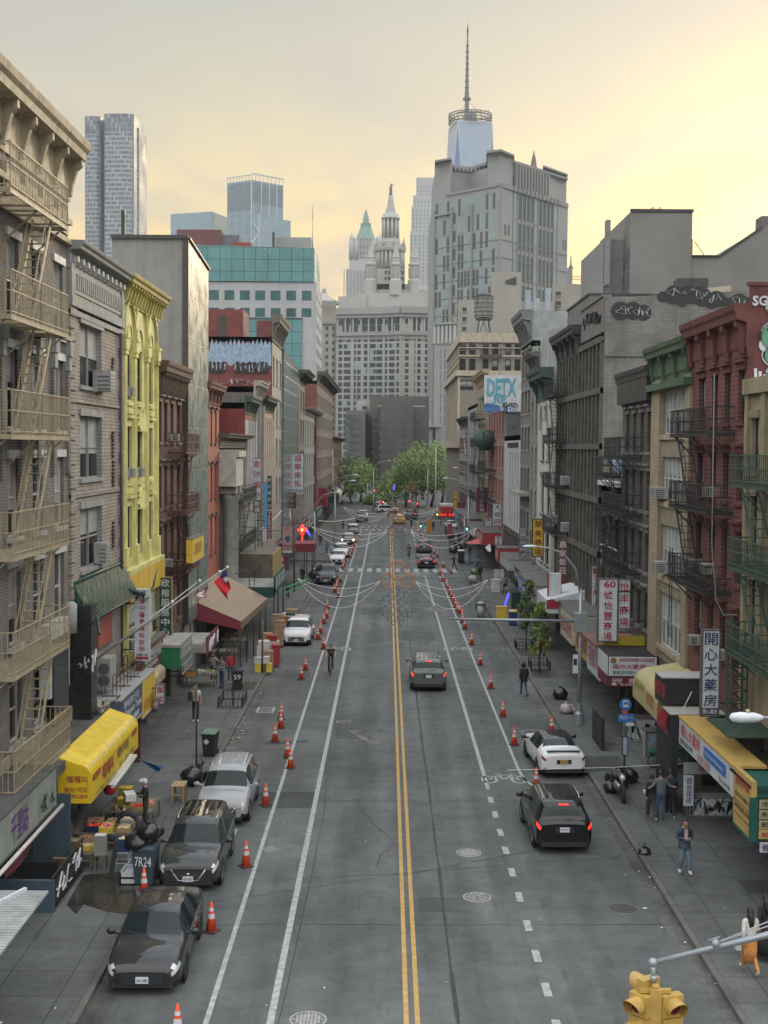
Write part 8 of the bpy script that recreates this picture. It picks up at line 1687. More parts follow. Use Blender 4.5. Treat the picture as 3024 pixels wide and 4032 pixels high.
t=thing('facade_panel','white rounded shop corner cladding at the lowest fire escape','panel',(-11,44.5,4));b=B();b.lathe((-11.1,44.9,6.7),[(.22,0),(.22,1.0),(.1,1.1)],16);b.build('cladding',SGY,t)
fascia('small yellow wall sign with red characters under the pagoda awning','L',FL+.12,46.4,48.2,5.7,6.7,SY,'公司營',TR,d=.1);fascia('red and grey ribbed wall sign beside the small yellow one','L',FL+.12,49.6,52,5.4,6.6,pm('red_ribbed',(.35,.08,.06)),d=.1);fascia('narrow yellow sign with red mark high on the fire escape building','L',FL+.12,45.0,45.45,6.9,7.6,SY,'中',TR,d=.1)
t=thing('air_conditioner','big pale outdoor air conditioning unit on the beige building ledge','air conditioner',(-11,49.6,4.2));b=B();b.box(-11.3,-10.6,49,50.1,4.0,5.1,0);b.lathe((-10.85,48.99,4.7),[(.22,0),(.22,.02)],16,1,(0,-1,0));b.lathe((-10.85,48.99,4.25),[(.22,0),(.22,.02)],16,1,(0,-1,0));b.build('casing',[ACM,ACD],t)
t=thing('roof_clutter','rusty railings and steel stairs on the low shop roof between signs','railing',(-10.8,52,3.7));b=B()
for k in range(9):b.bar((-10.4,48.5+k*.7,3.7),(-10.4,48.5+k*.7,4.5),.03)
b.bar((-10.4,48.5,4.5),(-10.4,54.2,4.5),.03);b.bar((-10.4,48.5,4.1),(-10.4,54.2,4.1),.03)
for k in range(7):b.bar((-11,50.5+k*.4,3.7+k*.1),(-10.5,50.9+k*.4,4.3-k*.05),.04)
b.build('railing',RUST,t)
BG_=mat('kiosk_blue',(.055,.085,.11),.7,var=.1,streak=.15)
t=fascia('weathered grey-green fascia with purple characters and black graffiti, bottom left','L',-9.9,31.5,38.2,2.5,3.62,mat('greygreen_board',(.22,.245,.21),.75,var=.15,streak=.3),back=-11.3,top=mat('canopy_felt',(.07,.07,.068)),lines=[('千里站',mat('letter_purple',(.10,.02,.16),.6),.85,.72,.3,.24)])
b=B();scribble(b,(-9.86,36.2,2.6),(0,1,0),(0,0,1),1.6,.9,3,.03,0,12);b.build('graffiti',BLACKP,t);b=B();b.tube([(-9.75,31,2.42),(-9.75,38.3,2.42)],.06,8);b.build('pipe',mat('pipe_pale',(.50,.46,.42),.5),t);b=B();cloth(b,(-9.85,33,2.4),(-9.85,38,2.4),(-9.9,38,2.1),(-9.9,33,1.95),14,2,.08);b.build('valance',pm('valance_maroon',(.09,.015,.03)),t)
t=thing('kiosk','blue-grey panelled kiosk entrance with low wall and a barred side railing','kiosk',(-10.2,37,.14));b=B()
b.box(-11.3,-9.75,39.2,39.35,.14,2.5,0);b.box(-11.3,-11.2,34.5,39.3,.14,2.5,0);b.box(-11.3,-9.3,35.5,35.65,.14,1.05,0);b.box(-11.3,-9.72,37.6,37.65,.14,.9,1);b.poly([(-9.75,39.18,2.5),(-9.9,39.18,1.5),(-9.75,39.18,1.2)],0);b.box(-11.3,-9.32,35.5,39.2,.10,.145,1);b.build('walls',[BG_,SK],t)
b=B();
for k in range(14):b.bar((-9.35,35.6+k*.27,.14),(-9.35,35.6+k*.27,1.1),.03)
b.bar((-9.35,35.6,1.1),(-9.35,39.3,1.1),.05);b.bar((-9.35,35.6,.3),(-9.35,39.3,.3),.04);b.box(-9.37,-9.34,35.7,39.2,.3,.95,0);b.build('railing',SK,t);b=B();scribble(b,(-9.33,36,.3),(0,1,0),(0,0,1),3,.7,5,.04,0,13);b.build('graffiti',WHITEP,t)
t=thing('corrugated_canopy','white corrugated metal canopy at the bottom left corner','canopy',(-9,29,2.5));z=2.5;q=[G(-260,3540,z),G(78,3540,z),G(150,3566,z),G(0,3810,z),G(-120,3990,z)];b=B();A_,C2,D2=q[1],q[2],q[3]
for k in range(38):
 ya=24.5+k*.16;xe=C2 .x;b.hexa([(-11.3,ya,z-.02),(xe-.0,ya,z-.02),(xe,ya+.1,z-.02),(-11.3,ya+.1,z-.02),(-11.3,ya,z+.03),(xe,ya,z+.03),(xe,ya+.1,z+.03),(-11.3,ya+.1,z+.03)])
b.box(-11.3,C2 .x-.02,24.5,30.6,z-.03,z+.0);b.build('sheet',mat('corrugated_pale',(.36,.37,.36),.5,.2,var=.15,streak=.3),t);b=B();b.bar((A_.x,30.5,z+.07),(-10.4,26,z+.07),.09);b.build('rib',SW,t)
for y in(25,):b=B();b.tube([(C2 .x-.1,y,.14),(C2 .x-.1,y,z)],.04,6);b.build('post',DKPOLE,t)
WD=mat('crate_wood',(.36,.25,.13),.85,var=.2,scale=6);CRD=mat('cardboard',(.30,.205,.115),.85,var=.15,scale=4);CY=mat('carton_yellow',(.60,.44,.05),.7,var=.15);CWT=mat('carton_white',(.5,.5,.47),.7,var=.1);CB2=mat('carton_blue',(.02,.045,.13),.6);FRU={n:mat('fruit_'+n,c,.5,var=.3,scale=8)for n,c in dict(red=(.70,.05,.02),orange=(.75,.24,.02),green=(.16,.28,.05),cream=(.6,.5,.3),brown=(.3,.17,.07),pink=(.65,.22,.16)).items()}
def crate(x,y,z,w,d,h,m,fr_,lab,rz=0,n=26,open_=True,cat='crate'):
 t=thing('produce_crate' if fr_ else 'carton',lab,cat);b=B()
 for q in((-w/2,w/2,-d/2,-d/2+.02),(-w/2,w/2,d/2-.02,d/2),(-w/2,-w/2+.02,-d/2,d/2),(w/2-.02,w/2,-d/2,d/2)):b.box(*q,0,h)
 b.box(-w/2,w/2,-d/2,d/2,0,.02 if fr_ else h-.01);o=b.build('box',m,None);o.parent=t
 if fr_:
  b=B();rr=random.Random(int(x*9+y*7))
  for i in range(n):b.ball((rr.uniform(-w/2+.05,w/2-.05),rr.uniform(-d/2+.05,d/2-.05),h*rr.uniform(.75,1.0)),rr.uniform(.04,.058),0,7)
  b.box(-w/2+.02,w/2-.02,-d/2+.02,d/2-.02,h*.4,h*.75);o=b.build('produce',FRU[fr_],None);tag(o,kind='stuff');o.parent=t
 t.location=(x,y,z);t.rotation_euler=(0,0,R(rz));return t
def table(x0,x1,y0,y1,z,lab,m=WD):
 t=thing('stall_table',lab,'table',((x0+x1)/2,(y0+y1)/2,.14));b=B();b.box(x0,x1,y0,y1,z-.04,z);b.build('tabletop',m,t)
 for x in(x0+.05,x1-.05):
  for y in(y0+.05,y1-.05):b=B();b.box(x-.035,x+.035,y-.035,y+.035,.14,z-.04);b.build('leg',m,t)
 b=B();b.bar((x0+.05,y0+.05,.4),(x1-.05,y0+.05,.4),.04);b.build('stretcher',m,t);return t
OLDW=mat('old_table_wood',(.15,.125,.095),.9,var=.25)
ga=G(268,3440);
table(-10.10,-9.05,39.25,40.35,.62,'low worn wooden table at the front of the food stall',OLDW);table(-9.00,-8.60,39.05,39.45,.62,'small square stool table carrying the grey carton',OLDW);table(-10.20,-8.25,41.05,42.45,.72,'middle produce table under the yellow awning',OLDW);table(-9.70,-8.00,43.45,45.25,.75,'rear produce table near the bending vendor',OLDW)
table(-7.9,-7.4,46.8,47.6,.75,'small wooden topped table behind the grey crossover',WD)
C=[(-9.85,39.80,.62,.5,.4,.28,CRD,None,'open brown carton at the left end of the stall front table'),(-9.35,39.65,.62,.42,.34,.16,CY,'cream','yellow-green crate of pale round fruit on the front table'),(-8.80,39.25,.62,.34,.3,.62,CWT,None,'upright grey-white carton with yellow top on the stool table'),(-9.45,40.10,.62,.4,.3,.3,CRD,'brown','brown carton of roots behind the pale fruit'),(-8.25,39.95,.5,.42,.36,.42,CB2,'cream','dark blue carton on a white wire stand'),(-9.50,41.35,.72,.5,.42,.2,SN,'red','blue tray of bright red tomatoes'),(-9.05,41.30,.72,.4,.6,.2,CY,'pink','yellow crate of pink fruit in the centre of the stall'),(-9.00,41.95,.72,.4,.5,.18,WD,'brown','wooden crate of ginger beside the scoop'),(-9.60,42.05,.72,.5,.45,.18,CRD,'brown','brown carton behind the red tomatoes'),(-8.50,41.35,.72,.42,.5,.16,WD,'cream','flat wooden crate of pale mushrooms'),(-8.55,42.05,.72,.4,.4,.2,CWT,'cream','pale crate of bulbs behind the mushrooms'),(-9.05,43.80,.75,.45,.38,.2,CY,'green','yellow crate of greens, lower of the yellow stack'),(-9.00,43.80,.98,.45,.38,.16,CY,None,'bright yellow closed box on top of the greens'),(-8.50,43.75,.75,.45,.45,.14,WD,'red','crate of red peppers beside the bending vendor'),(-8.25,44.25,.75,.4,.5,.14,WD,'pink','crate of pink peaches at the street corner of the stall'),(-8.35,42.35,.72,.42,.4,.14,CRD,'orange','crate of orange fruit nearest the bin'),(-9.20,45.05,.75,.45,.4,.2,CY,None,'yellow box, lower one of the rear pair'),(-9.20,45.05,.96,.45,.4,.22,CY,None,'yellow box, upper one of the rear pair'),(-10.25,40.55,.14,.4,.5,1.0,CRD,None,'tall brown carton stack against the shop wall'),(-10.00,39.20,.14,.5,.4,.4,CRD,None,'brown carton on the ground under the front table')]
for(x,y,z,w,d,h,m,f,l)in C:crate(x,y,z,w,d,h,m,f,l,random.uniform(-6,6))
b=B();X_,Y_=(-8.48,-8.05),(39.75,40.15);[b.bar((x,y,.14),(x,y,.5),.025)for x in X_ for y in Y_];[b.bar((X_[0],y,z),(X_[1],y,z),.025)for y in Y_ for z in(.16,.5)];[b.bar((x,Y_[0],z),(x,Y_[1],z),.025)for x in X_ for z in(.16,.5)];tag(b.build('wire_stand',SW),'white wire stand under the dark blue carton','stand')
g=G(600,3480,.14);t=thing('foam_tray','two stacked white foam box trays beside the cone and the blue-grey bin','box',(-7.62,38.2,.14));
for k,z in enumerate((.14,.34)):
 b=B();x,y=-7.62,38.25;
 for q in((x-.3,x+.3,y-.4,y-.36),(x-.3,x+.3,y+.36,y+.4),(x-.3,x-.26,y-.4,y+.4),(x+.26,x+.3,y-.4,y+.4)):b.box(*q,z,z+.17)
 b.box(x-.3,x+.3,y-.4,y+.4,z,z+.04);b.build('tray',SW,t)
b=B();b.box(-7.9,-7.35,37.7,38.75,.14,.15);
t=thing('hanging_bag','red and white plastic bag hanging from the stall awning','bag',(-9.45,43.8,1.8));b=B();bag(b,(-9.45,43.6,1.55),.28,0,(.8,.8,1.1),False,61);bag(b,(-9.4,43.6,1.8),.2,1,(.9,.8,.8),True,62);b.build('bag_body',[pm('bag_red',(.5,.02,.03)),BAGW],t)
b=B();b.tube([(-9.1,42.4,1.9),(-9.05,44,2.0),(-9.0,45.8,2.12)],[.07,.09,.07],8);b.hexa([(-9.6,42.4,1.98),(-9.1,42.4,1.93),(-9.0,45.8,2.15),(-9.5,45.8,2.2),(-9.6,42.4,2.0),(-9.1,42.4,1.95),(-9.0,45.8,2.17),(-9.5,45.8,2.22)]);tag(b.build('rolled_awning',pm('rolled_white',(.46,.45,.40))),'rolled white plastic sheet hanging below the yellow awning','plastic sheet')
b=B();cloth(b,P(535,2980,48.5),P(545,2990,48.3),P(645,3020,46.5),P(620,3040,46.8),8,5,.06);tag(b.build('tarp',mat('tarp_blue',(.03,.13,.30),.4)),'blue tarp corner flapping from the end of the yellow awning','tarp')
b=B();b.bar((-8.35,38.6,.2),(-8.2,38.8,1.2),.13,.1);tag(b.build('umbrella',SK),'closed black umbrella leaning on the blue-grey bin','umbrella')
b=B();bag(b,(-7.35,39.2,.7),.4,0,(.5,1.2,1.2),False,65);tag(b.build('sack',pm('yellow_sack',(.36,.30,.14))),'drab yellow sack squeezed between the bin and the dark crossover','sack')
def pile(x,y,cols,lab0,s=.55):
 g=G(x,y,.14);k=0
 for(dx,dy,z,m,sz)in cols:
  k+=1;b=B();w,d,h=sz;b.box(g.x+dx-w/2,g.x+dx+w/2,g.y+dy-d/2,g.y+dy+d/2,.14+z,.14+z+h);b.box(g.x+dx-w/2-.01,g.x+dx+w/2+.01,g.y+dy-d/2-.01,g.y+dy+d/2+.01,.14+z+h-.06,.14+z+h+.005)
  tag(b.build('carton',m),lab0[k-1],'box')
pile(1040,2645,[(-.35,0,0,CY,(.35,.4,.5)),(.3,0,0,CY,(.3,.4,.5)),(-.35,0,.5,CWT,(.4,.4,.35)),(.1,0,.5,CWT,(.4,.4,.4)),(.2,.9,.0,CRD,(.5,.5,1.1)),(-.2,1.4,0,CWT,(.7,.5,1.3)),(-.15,1.4,1.3,CWT,(.65,.5,.3)),(.45,2.6,0,SR,(.5,.6,1.2)),(-.3,3.2,0,CRD,(.5,.5,1.4)),(.2,4.2,0,CWT,(.6,.6,1.2)),(.1,4.2,1.2,SR,(.6,.6,.35)),(-.3,5.4,0,CRD,(.6,.6,1.5))],['yellow carton at the foot of the rusty post, left','yellow carton at the foot of the rusty post, right','white foam box on the left yellow carton','white foam box on the right yellow carton','brown carton stack nearest the kerb behind the yellow pair','large white foam box stack behind the rusty post','white lid box topping the large foam stack','red carton in the kerb pile','tall brown carton in the kerb pile','white foam stack before the white crossover','red box crowning the foam stack','tallest brown stack by the white crossover'])
pile(1098,2540,[(0,0,0,CRD,(.6,.6,1.3)),(.1,0,1.3,CRD,(.6,.5,.35)),(-.2,1.2,0,CRD,(.6,.6,1.9)),(.2,2.6,0,mat('copper_foil',(.4,.22,.13),.3,.5,var=.2),(.7,.6,1.6)),(.5,3.6,0,SG,(.6,.6,1.7)),(.2,5.0,0,SW,(.7,.6,1.5)),(.4,6.4,0,CRD,(.8,.8,1.6))],['brown carton next to the wheel of the white crossover','slim brown carton lying on the one by the white crossover','tall brown carton stack behind the white crossover','coppery wrapped stack behind the white crossover','dark green crate tower near the green ladder','white foam tower behind the green crate tower','farthest brown stack of the kerb pile'])
b=B();g=G(1180,2400,.14);[b.bar(g+V((a,c,z)),g+V((a2,c2,z2)),.07)for(a,c,z,a2,c2,z2)in((-1.6,0,1.6,.6,1,2.4),(-1.5,.5,1.2,.7,1.5,2.0),(.6,1,2.4,.7,1.5,2.0),(-.6,.3,2.0,-.5,.9,1.5))];tag(b.build('folding_cart',pm('neon_green',(.08,.5,.16))),'bright green metal cart frame thrown over the kerb pile','cart')
for i,(x,y,lab)in enumerate(((-10.2,70,'dark stall table by the woman in black trousers'),(-9.9,77.5,'fish stall under the tan awning, near end'),(-9.8,82,'fish stall under the tan awning, far end'))):
 table(x-.9,x+.9,y-.6,y+.6,.85,lab,OLDW)
 for k in range(3):crate(x-.55+.55*k,y,.85,.45,.6,.14,CWT,['pink','cream','green'][k],lab+', '+['left','middle','right'][k]+' tray',0,12)
t=thing('shop_sign','long white street-facing sign with red and blue lettering on a yellow topped canopy','sign',(10.6,42,2.7));b=B();b.box(10.6,10.8,38.6,45.8,2.76,3.66,0);b.box(10.58,11.6,38.5,45.9,3.66,3.74,1);b.box(10.8,12.3,38.6,45.8,3.5,3.66,2);b.build('board',[SW,pm('ledge_yellow',(.46,.30,.08)),SHOPG],t);b=B()
b.text('開心大藥房',(10.6,45.4,3.58),(0,-1,0),(0,0,1),.46,0,.02,.04,width=2.7);b.text('西',(10.6,42.2,3.5),(0,-1,0),(0,0,1),.34,1,.02,.05);b.box(10.575,10.6,39.4,42.0,3.14,3.52,1);b.text('Kai Xin Pharmacy',(10.575,41.8,3.42),(0,-1,0),(0,0,1),.18,2,.02,.02,width=2.2)
b.text('免費送貨',(10.6,43.0,3.08),(0,-1,0),(0,0,1),.26,3,.02,.03,width=1.7);b.text('配藥 化妝品 參茸',(10.6,45.5,3.05),(0,-1,0),(0,0,1),.2,4,.02,.02,width=1.8);b.text('TEL 212 966 8188',(10.6,40.2,3.0),(0,-1,0),(0,0,1),.14,4,.02,.01,width=1.3);b.build('lettering',[pm('bright_red',(.55,.03,.03)),pm('bright_blue',(.03,.14,.42)),SW,pm('pale_red',(.5,.2,.17)),TK],t)
BD=pm('menu_yellow',(.46,.31,.10));BT=pm('menu_tan',(.36,.30,.17))
t=thing('shop_sign','tall yellow and green framed menu board at the corner of the long white sign','sign',(10.7,37.5,2));b=B();b.box(10.6,10.75,36.6,38.5,2.05,3.75,0);b.box(10.75,13,36.6,36.75,2.05,3.5,1)
b.box(10.57,10.6,36.6,38.5,2.0,2.06,2);b.box(10.55,10.78,36.55,36.65,2.0,3.3,2);b.box(10.75,13,36.55,36.6,3.3,3.38,2);b.box(10.6,13,36.7,39,3.5,3.6,2)
for i,(z,m)in enumerate(((2.98,3),(2.68,3),(2.38,3),(2.1,0))):b.box(10.82,13,36.56,36.6,z,z+.26,m)
for z in(2.4,2.6,2.8):b.box(10.59,10.6,36.65,38.45,z,z+.015,4)
for i,tx in enumerate(('健體中心 保健','推拿 針灸','居間按摩','美國文憑')):b.text(tx,(10.88,36.55,3.2-i*.3),(1,0,0),(0,0,1),.15,4 if i<3 else 5,.012,.02)
b.text('福州按摩',(10.6,38.3,3.6),(0,-1,0),(0,0,1),.3,5,.012,.02,width=1.5);b.text('推拿 針灸 健體中心',(10.6,38.3,3.1),(0,-1,0),(0,0,1),.16,4,.012,.01,width=1.5);b.text('腳底按摩 全身',(10.6,38.3,2.75),(0,-1,0),(0,0,1),.14,4,.012,.01,width=1.5)
b.build('board',[BD,SG,pm('frame_green2',(.01,.09,.07)),BT,TK,TR],t);b=B();b.box(10.85,12.2,36.5,36.58,1.72,2.0,0);b.text('骨科',(10.9,36.5,1.97),(1,0,0),(0,0,1),.22,1,.012,.02);b.build('hanging_panel',[SW,TNV],t)
t=thing('awning','pale yellow barrel awning with faint red lettering on the right row','awning',(11,51,3));awning(t,12.3,10.4,48.6,53.5,2.95,4.2,pm('pale_yellow_canvas',(.40,.35,.17)),.7);b=B();b.text('好味',(10.4,53.1,3.9),(0,-1,0),(0,0,1),.4,0,.02,.02,width=2.0);b.text('雙龍',(10.4,50.8,3.75),(0,-1,0),(0,0,1),.5,1,.02,.02,width=1.5);b.build('lettering',[pm('faded_brown',(.25,.18,.05)),pm('faded_pinkred',(.40,.18,.08))],t)
t=thing('marquee','black box marquee with a pale flat top and rows of raised red letters','marquee',(11.2,47,3));b=B();b.box(10.25,12.3,47.2,48.4,3.9,4.85,0);b.box(10.23,12.3,47.15,48.45,4.85,4.9,1);b.box(10.3,12.3,45.95,47.2,3.3,3.75,0);b.box(10.28,12.3,45.9,47.2,3.75,3.8,1);b.box(10.35,10.6,45.95,48.4,.2,3.3,0);b.build('box',[SK,pm('marquee_top',(.40,.39,.37))],t)
b=B();RL3=pm('raised_red',(.45,.03,.05))
b.text('雙龍彩頭',(10.25,48.3,4.75),(0,-1,0),(0,0,1),.55,0,.06,.06,width=1.9)
for k in range(5):b.text('海鮮酒家',(10.3-.01*k,47.6,3.75-.02*k),(0,-1,0),(0,0,1),.42,0,.04+.02*k,.06,width=1.6)
b.text('SEAFOOD',(10.28,47.9,3.25),(0,-1,0),(0,0,1),.25,0,.04,.03,width=1.9);b.build('raised_lettering',RL3,t);b=B();b.tube([(10.9,46.6,3.8),(11.9,47.9,5.0)],.015,5);b.build('stay_wire',LSTR,t)
t=thing('shop_sign','white and crimson box sign with gold disc and rows of characters facing the camera','sign',(11.1,57.6,2.5));b=B();x0=10.05;b.box(x0,12.3,57.6,60.2,2.55,4.0,0);b.box(x0+.04,12.25,57.57,57.6,2.6,3.05,1);b.box(x0+.04,12.25,57.57,57.6,3.08,3.95,2);b.box(x0-.02,x0,57.6,60.2,2.6,3.1,1);b.box(x0-.02,x0,57.6,60.2,3.1,3.95,2);b.lathe((10.3,57.56,3.78),[(.13,0),(.13,.02)],18,3,(0,-1,0));b.build('box',[SK,SM,SW,pm('gold_disc',(.22,.13,.05))],t)
b=B();b.text('美國亞美商貿文化促進會',(10.55,57.56,3.9),(1,0,0),(0,0,1),.17,0,.012,.02,width=1.6);b.text('福州大藥房',(10.25,57.56,3.62),(1,0,0),(0,0,1),.22,0,.012,.03,width=1.5);b.text('管樂團民間十番樂',(10.25,57.56,3.32),(1,0,0),(0,0,1),.16,1,.012,.02,width=1.5);b.text('好好',(10.25,57.56,2.98),(1,0,0),(0,0,1),.22,2,.012,.04);b.text('婚紗攝影',(11.0,57.56,2.98),(1,0,0),(0,0,1),.22,2,.012,.04);b.text('TEL & FAX: 212 226 1688',(10.6,57.56,2.74),(1,0,0),(0,0,1),.09,2,.012,.02);b.ball((10.35,57.56,2.7),.09,2,10,(1.3,.1,.6));b.build('lettering',[TR,pm('letter_teal',(.02,.13,.08)),TW],t)
t=thing('canopy','flat maroon roofed canopy with a mustard yellow back board above the crimson sign','canopy',(11.2,61,4));b=B();b.box(9.9,12.3,60.4,64.5,3.95,4.05,0);b.box(10.3,12.25,60.3,60.42,4.05,4.5,1);b.build('roof',[pm('rose_roof',(.20,.09,.08)),pm('mustard',(.36,.27,.02))],t)
FS=[(60.5,64.5,10.2,2.3,3.9,SW,'中藥 參茸 海味',TR,'pale sign strip with rows of small maroon characters'),(64.6,69.5,10.35,2.4,4.0,pm('amber_fascia',(.40,.26,.08)),'福建同鄉會',TGD,'amber fascia by the sign reading 60'),(69.6,74.5,10.2,2.6,4.2,SCR,'ARGO 旅行社',TR,'beige fascia with red and grey lettering'),(74.6,78.5,10.6,2.8,4.0,SG,'便利店',TW,'dark green fascia behind the lamp post'),(84.5,90,9.9,2.8,4.2,pm('pink_grey_fascia',(.30,.24,.22)),None,TK,'pinkish grey fascia covered in black scrawls'),(90.5,96,9.9,2.8,4.0,pm('blue_white_fascia',(.08,.13,.27)),'FUJIAN 福建',TW,'curved blue and white fascia beyond the blank board'),(98,104,10.4,2.9,3.8,pm('navy_awning',(.02,.05,.09)),'Bank 銀行',TW,'dark navy awning board with thin white writing'),(108,116,10.3,3.0,3.9,SGY,None,TW,'grey flat canopy before the white modern building'),(118,121,10.3,2.9,4.1,SR,'燒臘',TW,'red fascia near the white modern building'),(138,150,10.4,2.9,4.2,SR,'酒家',TW,'long red fascia past the crosswalk on the right'),(151,163,10.3,2.9,4.0,SW,'超級市場',TR,'white fascia past the long red one'),(165,180,10.3,2.9,4.2,SM,'海鮮',TW,'maroon fascia with parasols below'),(182,198,10.3,2.9,4.0,pm('dull_blue',(.05,.09,.2)),'電話卡',TW,'dull blue fascia near the far right corner')]
for(Y0,Y1,X,z0,z1,m,tx,tm,lab)in FS:
 t=fascia(lab,'R',X,Y0,Y1,z0,z1,m,tx,tm,back=12.3)
 if 'scrawls' in lab:b=B();scribble(b,(X-.03,Y1,z0+.1),(0,-1,0),(0,0,1),Y1-Y0,z1-z0-.2,4,.22,0,31);b.build('graffiti',BLACKP,t)
t=thing('shop_sign','tall blank white light box sign on the right row beside a curved lamp arm','sign',(10.6,80,2.6));a=P(2162,2258,80);c=P(2207,2404,80);b=B();b.box(a.x,c.x,80,80.5,c.z,a.z,0);b.box(a.x-.04,a.x,79.97,80.5,c.z-.05,a.z+.05,1);b.box(c.x,c.x+.04,79.97,80.5,c.z-.05,a.z+.05,1);b.build('board',[SW,SR],t)
t=thing('awning','white and red striped flat awning under the blank light box','awning',(10.8,79,3));b=B();b.hexa([(9.9,78.6,3.2),(12.3,78.6,3.2),(12.3,84,3.2),(9.9,84,3.2),(9.9,78.6,4.0),(12.3,78.6,4.6),(12.3,84,4.6),(9.9,84,4.0)],0);b.poly([(9.88,78.55,3.5),(11.4,78.55,3.5),(10.2,78.55,4.1),(9.88,78.55,4.0)],1);b.build('canopy',[SW,SR],t)
t=thing('parasol','red parasol over the pavement on the right corner','parasol',(10.6,140,.14));c=P(1884,2128,142);b=B();b.lathe((c.x,142,c.z-.3),[(1.5,0),(.05,.55)],8,0,sm=False);b.build('canopy',pm('parasol_red',(.40,.06,.05)),t);b=B();b.tube([(c.x,142,.14),(c.x,142,c.z+.2)],.04,6);b.build('pole',DKPOLE,t)
b=B();c=P(1925,2158,138);cloth(b,P(1910,2155,138),P(1930,2140,138),P(1934,2170,137),P(1922,2172,137),4,4,.05);tag(b.build('paper_banner',SW),'white square banner tilted out from the right shopfronts','banner')
def cartbox(lab,x0,x1,y0,y1,Y,base,shapes,wheels=False,txt=None,depth=.8):
 a=P(x0,y0,Y);c=P(x1,y1,Y);t=thing('vendor_cart',lab,'cart',((a.x+c.x)/2,Y,.14));zb=.14 if not wheels else .55;b=B();b.box(a.x,c.x,Y,Y+depth,zb,a.z,0);b.box(a.x-.03,c.x+.03,Y-.03,Y+depth,a.z,a.z+.05,1);[b.box(x-.03,x+.03,Y-.02,Y,zb,a.z,1)for x in(a.x,c.x)];b.build('cabinet',[base,SFR],t);b=B();shapes(b,a.x,c.x,zb,a.z,Y-.01);b.build('graffiti',[WHITEP,BLACKP,GRNP,BLUEP,pm('graf_red',(.3,.03,.05))],t)
 if wheels:
  for q in(.22,.78):x=a.x+(c.x-a.x)*q;b=B();b.tube([(x+.28*cos(k*pi/9),Y-.02,.43+.28*sin(k*pi/9))for k in range(19)],.025,5);[b.bar((x,Y-.02,.43),(x+.28*cos(k*pi/4),Y-.02,.43+.28*sin(k*pi/4)),.01)for k in range(8)];b.build('wheel',DKIRON,t)
 return t
def g1w(b,x0,x1,z0,z1,Y):
 w=x1-x0;h=z1-z0
 for i in range(5):b.poly([(x0+w*(.15+.17*i)+w*.13*cos(2*pi*k/16),Y-.002*i,z0+h*.4+h*.36*sin(2*pi*k/16))for k in range(16)],0)
 scribble(b,(x0+w*.04,Y-.03,z0+h*.08),(1,0,0),(0,0,1),w*.88,h*.7,6,.06,1,77);scribble(b,(x0+w*.04,Y-.03,z0+h*.2),(1,0,0),(0,0,1),w*.88,h*.5,4,.035,1,78)
cartbox('steel kiosk with large bubble graffiti under the long white sign',2712,2895,3120,3235,45.6,pm('cart_steel',(.24,.24,.23)),g1w)
a=P(2690,3100,45.4);b=B();b.box(a.x,a.x+2.3,45.3,45.4,1.75,2.15,0);b.text('福州百合花店',(a.x+.5,45.3,2.08),(1,0,0),(0,0,1),.22,1,.012,.03,width=1.5);b.box(a.x,a.x+.35,45.28,45.38,.6,1.7,2);b.text('百合花店',(a.x+.08,45.28,1.6),(1,0,0),(0,0,1),.2,3,.012,.02,vertical=True);tag(b.build('shop_sign',[SGY,TR,SW,TNV]),'small grey flower shop sign with red characters above the graffiti kiosk','sign')
def g2(b,x0,x1,z0,z1,Y):
 w=x1-x0;h=z1-z0
 b.poly([(x0+w*.03,Y,z0+h*.02),(x1-w*.03,Y,z0+h*.02),(x1-w*.03,Y,z0+h*.42),(x0+w*.03,Y,z0+h*.42)],2);b.poly([(x0+w*.1,Y-.0,z0+h*.5),(x0+w*.5,Y,z0+h*.5),(x0+w*.45,Y,z0+h*.95),(x0+w*.12,Y,z0+h*.9)],3);b.poly([(x0+w*.36,Y-.003,z0+h*.52),(x0+w*.6,Y-.003,z0+h*.5),(x0+w*.56,Y-.003,z0+h*.96),(x0+w*.4,Y-.003,z0+h*.9)],4)
 scribble(b,(x0+w*.1,Y-.02,z0+h*.06),(1,0,0),(0,0,1),w*.85,h*.32,6,.05,1,41);scribble(b,(x0+w*.1,Y-.02,z0+h*.55),(1,0,0),(0,0,1),w*.4,h*.3,2,.03,0,42);b.text('LIVE',(x0+w*.66,Y-.02,z0+h*.8),(1,0,0),(0,0,1),h*.08,1,.01,.01)
cartbox('wheeled vendor cart with green graffiti base and a blue and red mural',2546,2690,2885,3015,52.6,pm('cart_grey',(.28,.28,.27)),g2,True)
def g3(b,x0,x1,z0,z1,Y):
 w=x1-x0;h=z1-z0
 for i in range(8):b.poly([(x0+w*(.05+.12*i),Y,z0+h*(.1+.1*j))for j in(0,)]+[(x0+w*(.13+.12*i),Y,z0+h*.1),(x0+w*(.13+.12*i),Y,z0+h*.5),(x0+w*(.05+.12*i),Y,z0+h*.5)],0)
 scribble(b,(x0,Y-.02,z0+h*.05),(1,0,0),(0,0,1),w,h*.9,6,.09,1,51)
cartbox('white news rack wall scrawled with black graffiti behind the bus stop',2468,2598,2830,2912,57.5,pm('rack_white',(.33,.33,.32)),g3)
b=B();b.box(9.45,9.6,55.5,58,.14,1.6);tag(b.build('barrier',DKIRON),'dark metal barrier left of the scrawled news rack','barrier')
t=thing('bicycle','bicycle leaning in the doorway shadows of the right row','bicycle',(11.2,86,.14));b=B()
for y in(85.4,86.5):b.tube([(11.0,y+.33*cos(k*pi/9),.47+.33*sin(k*pi/9))for k in range(19)],.025,5)
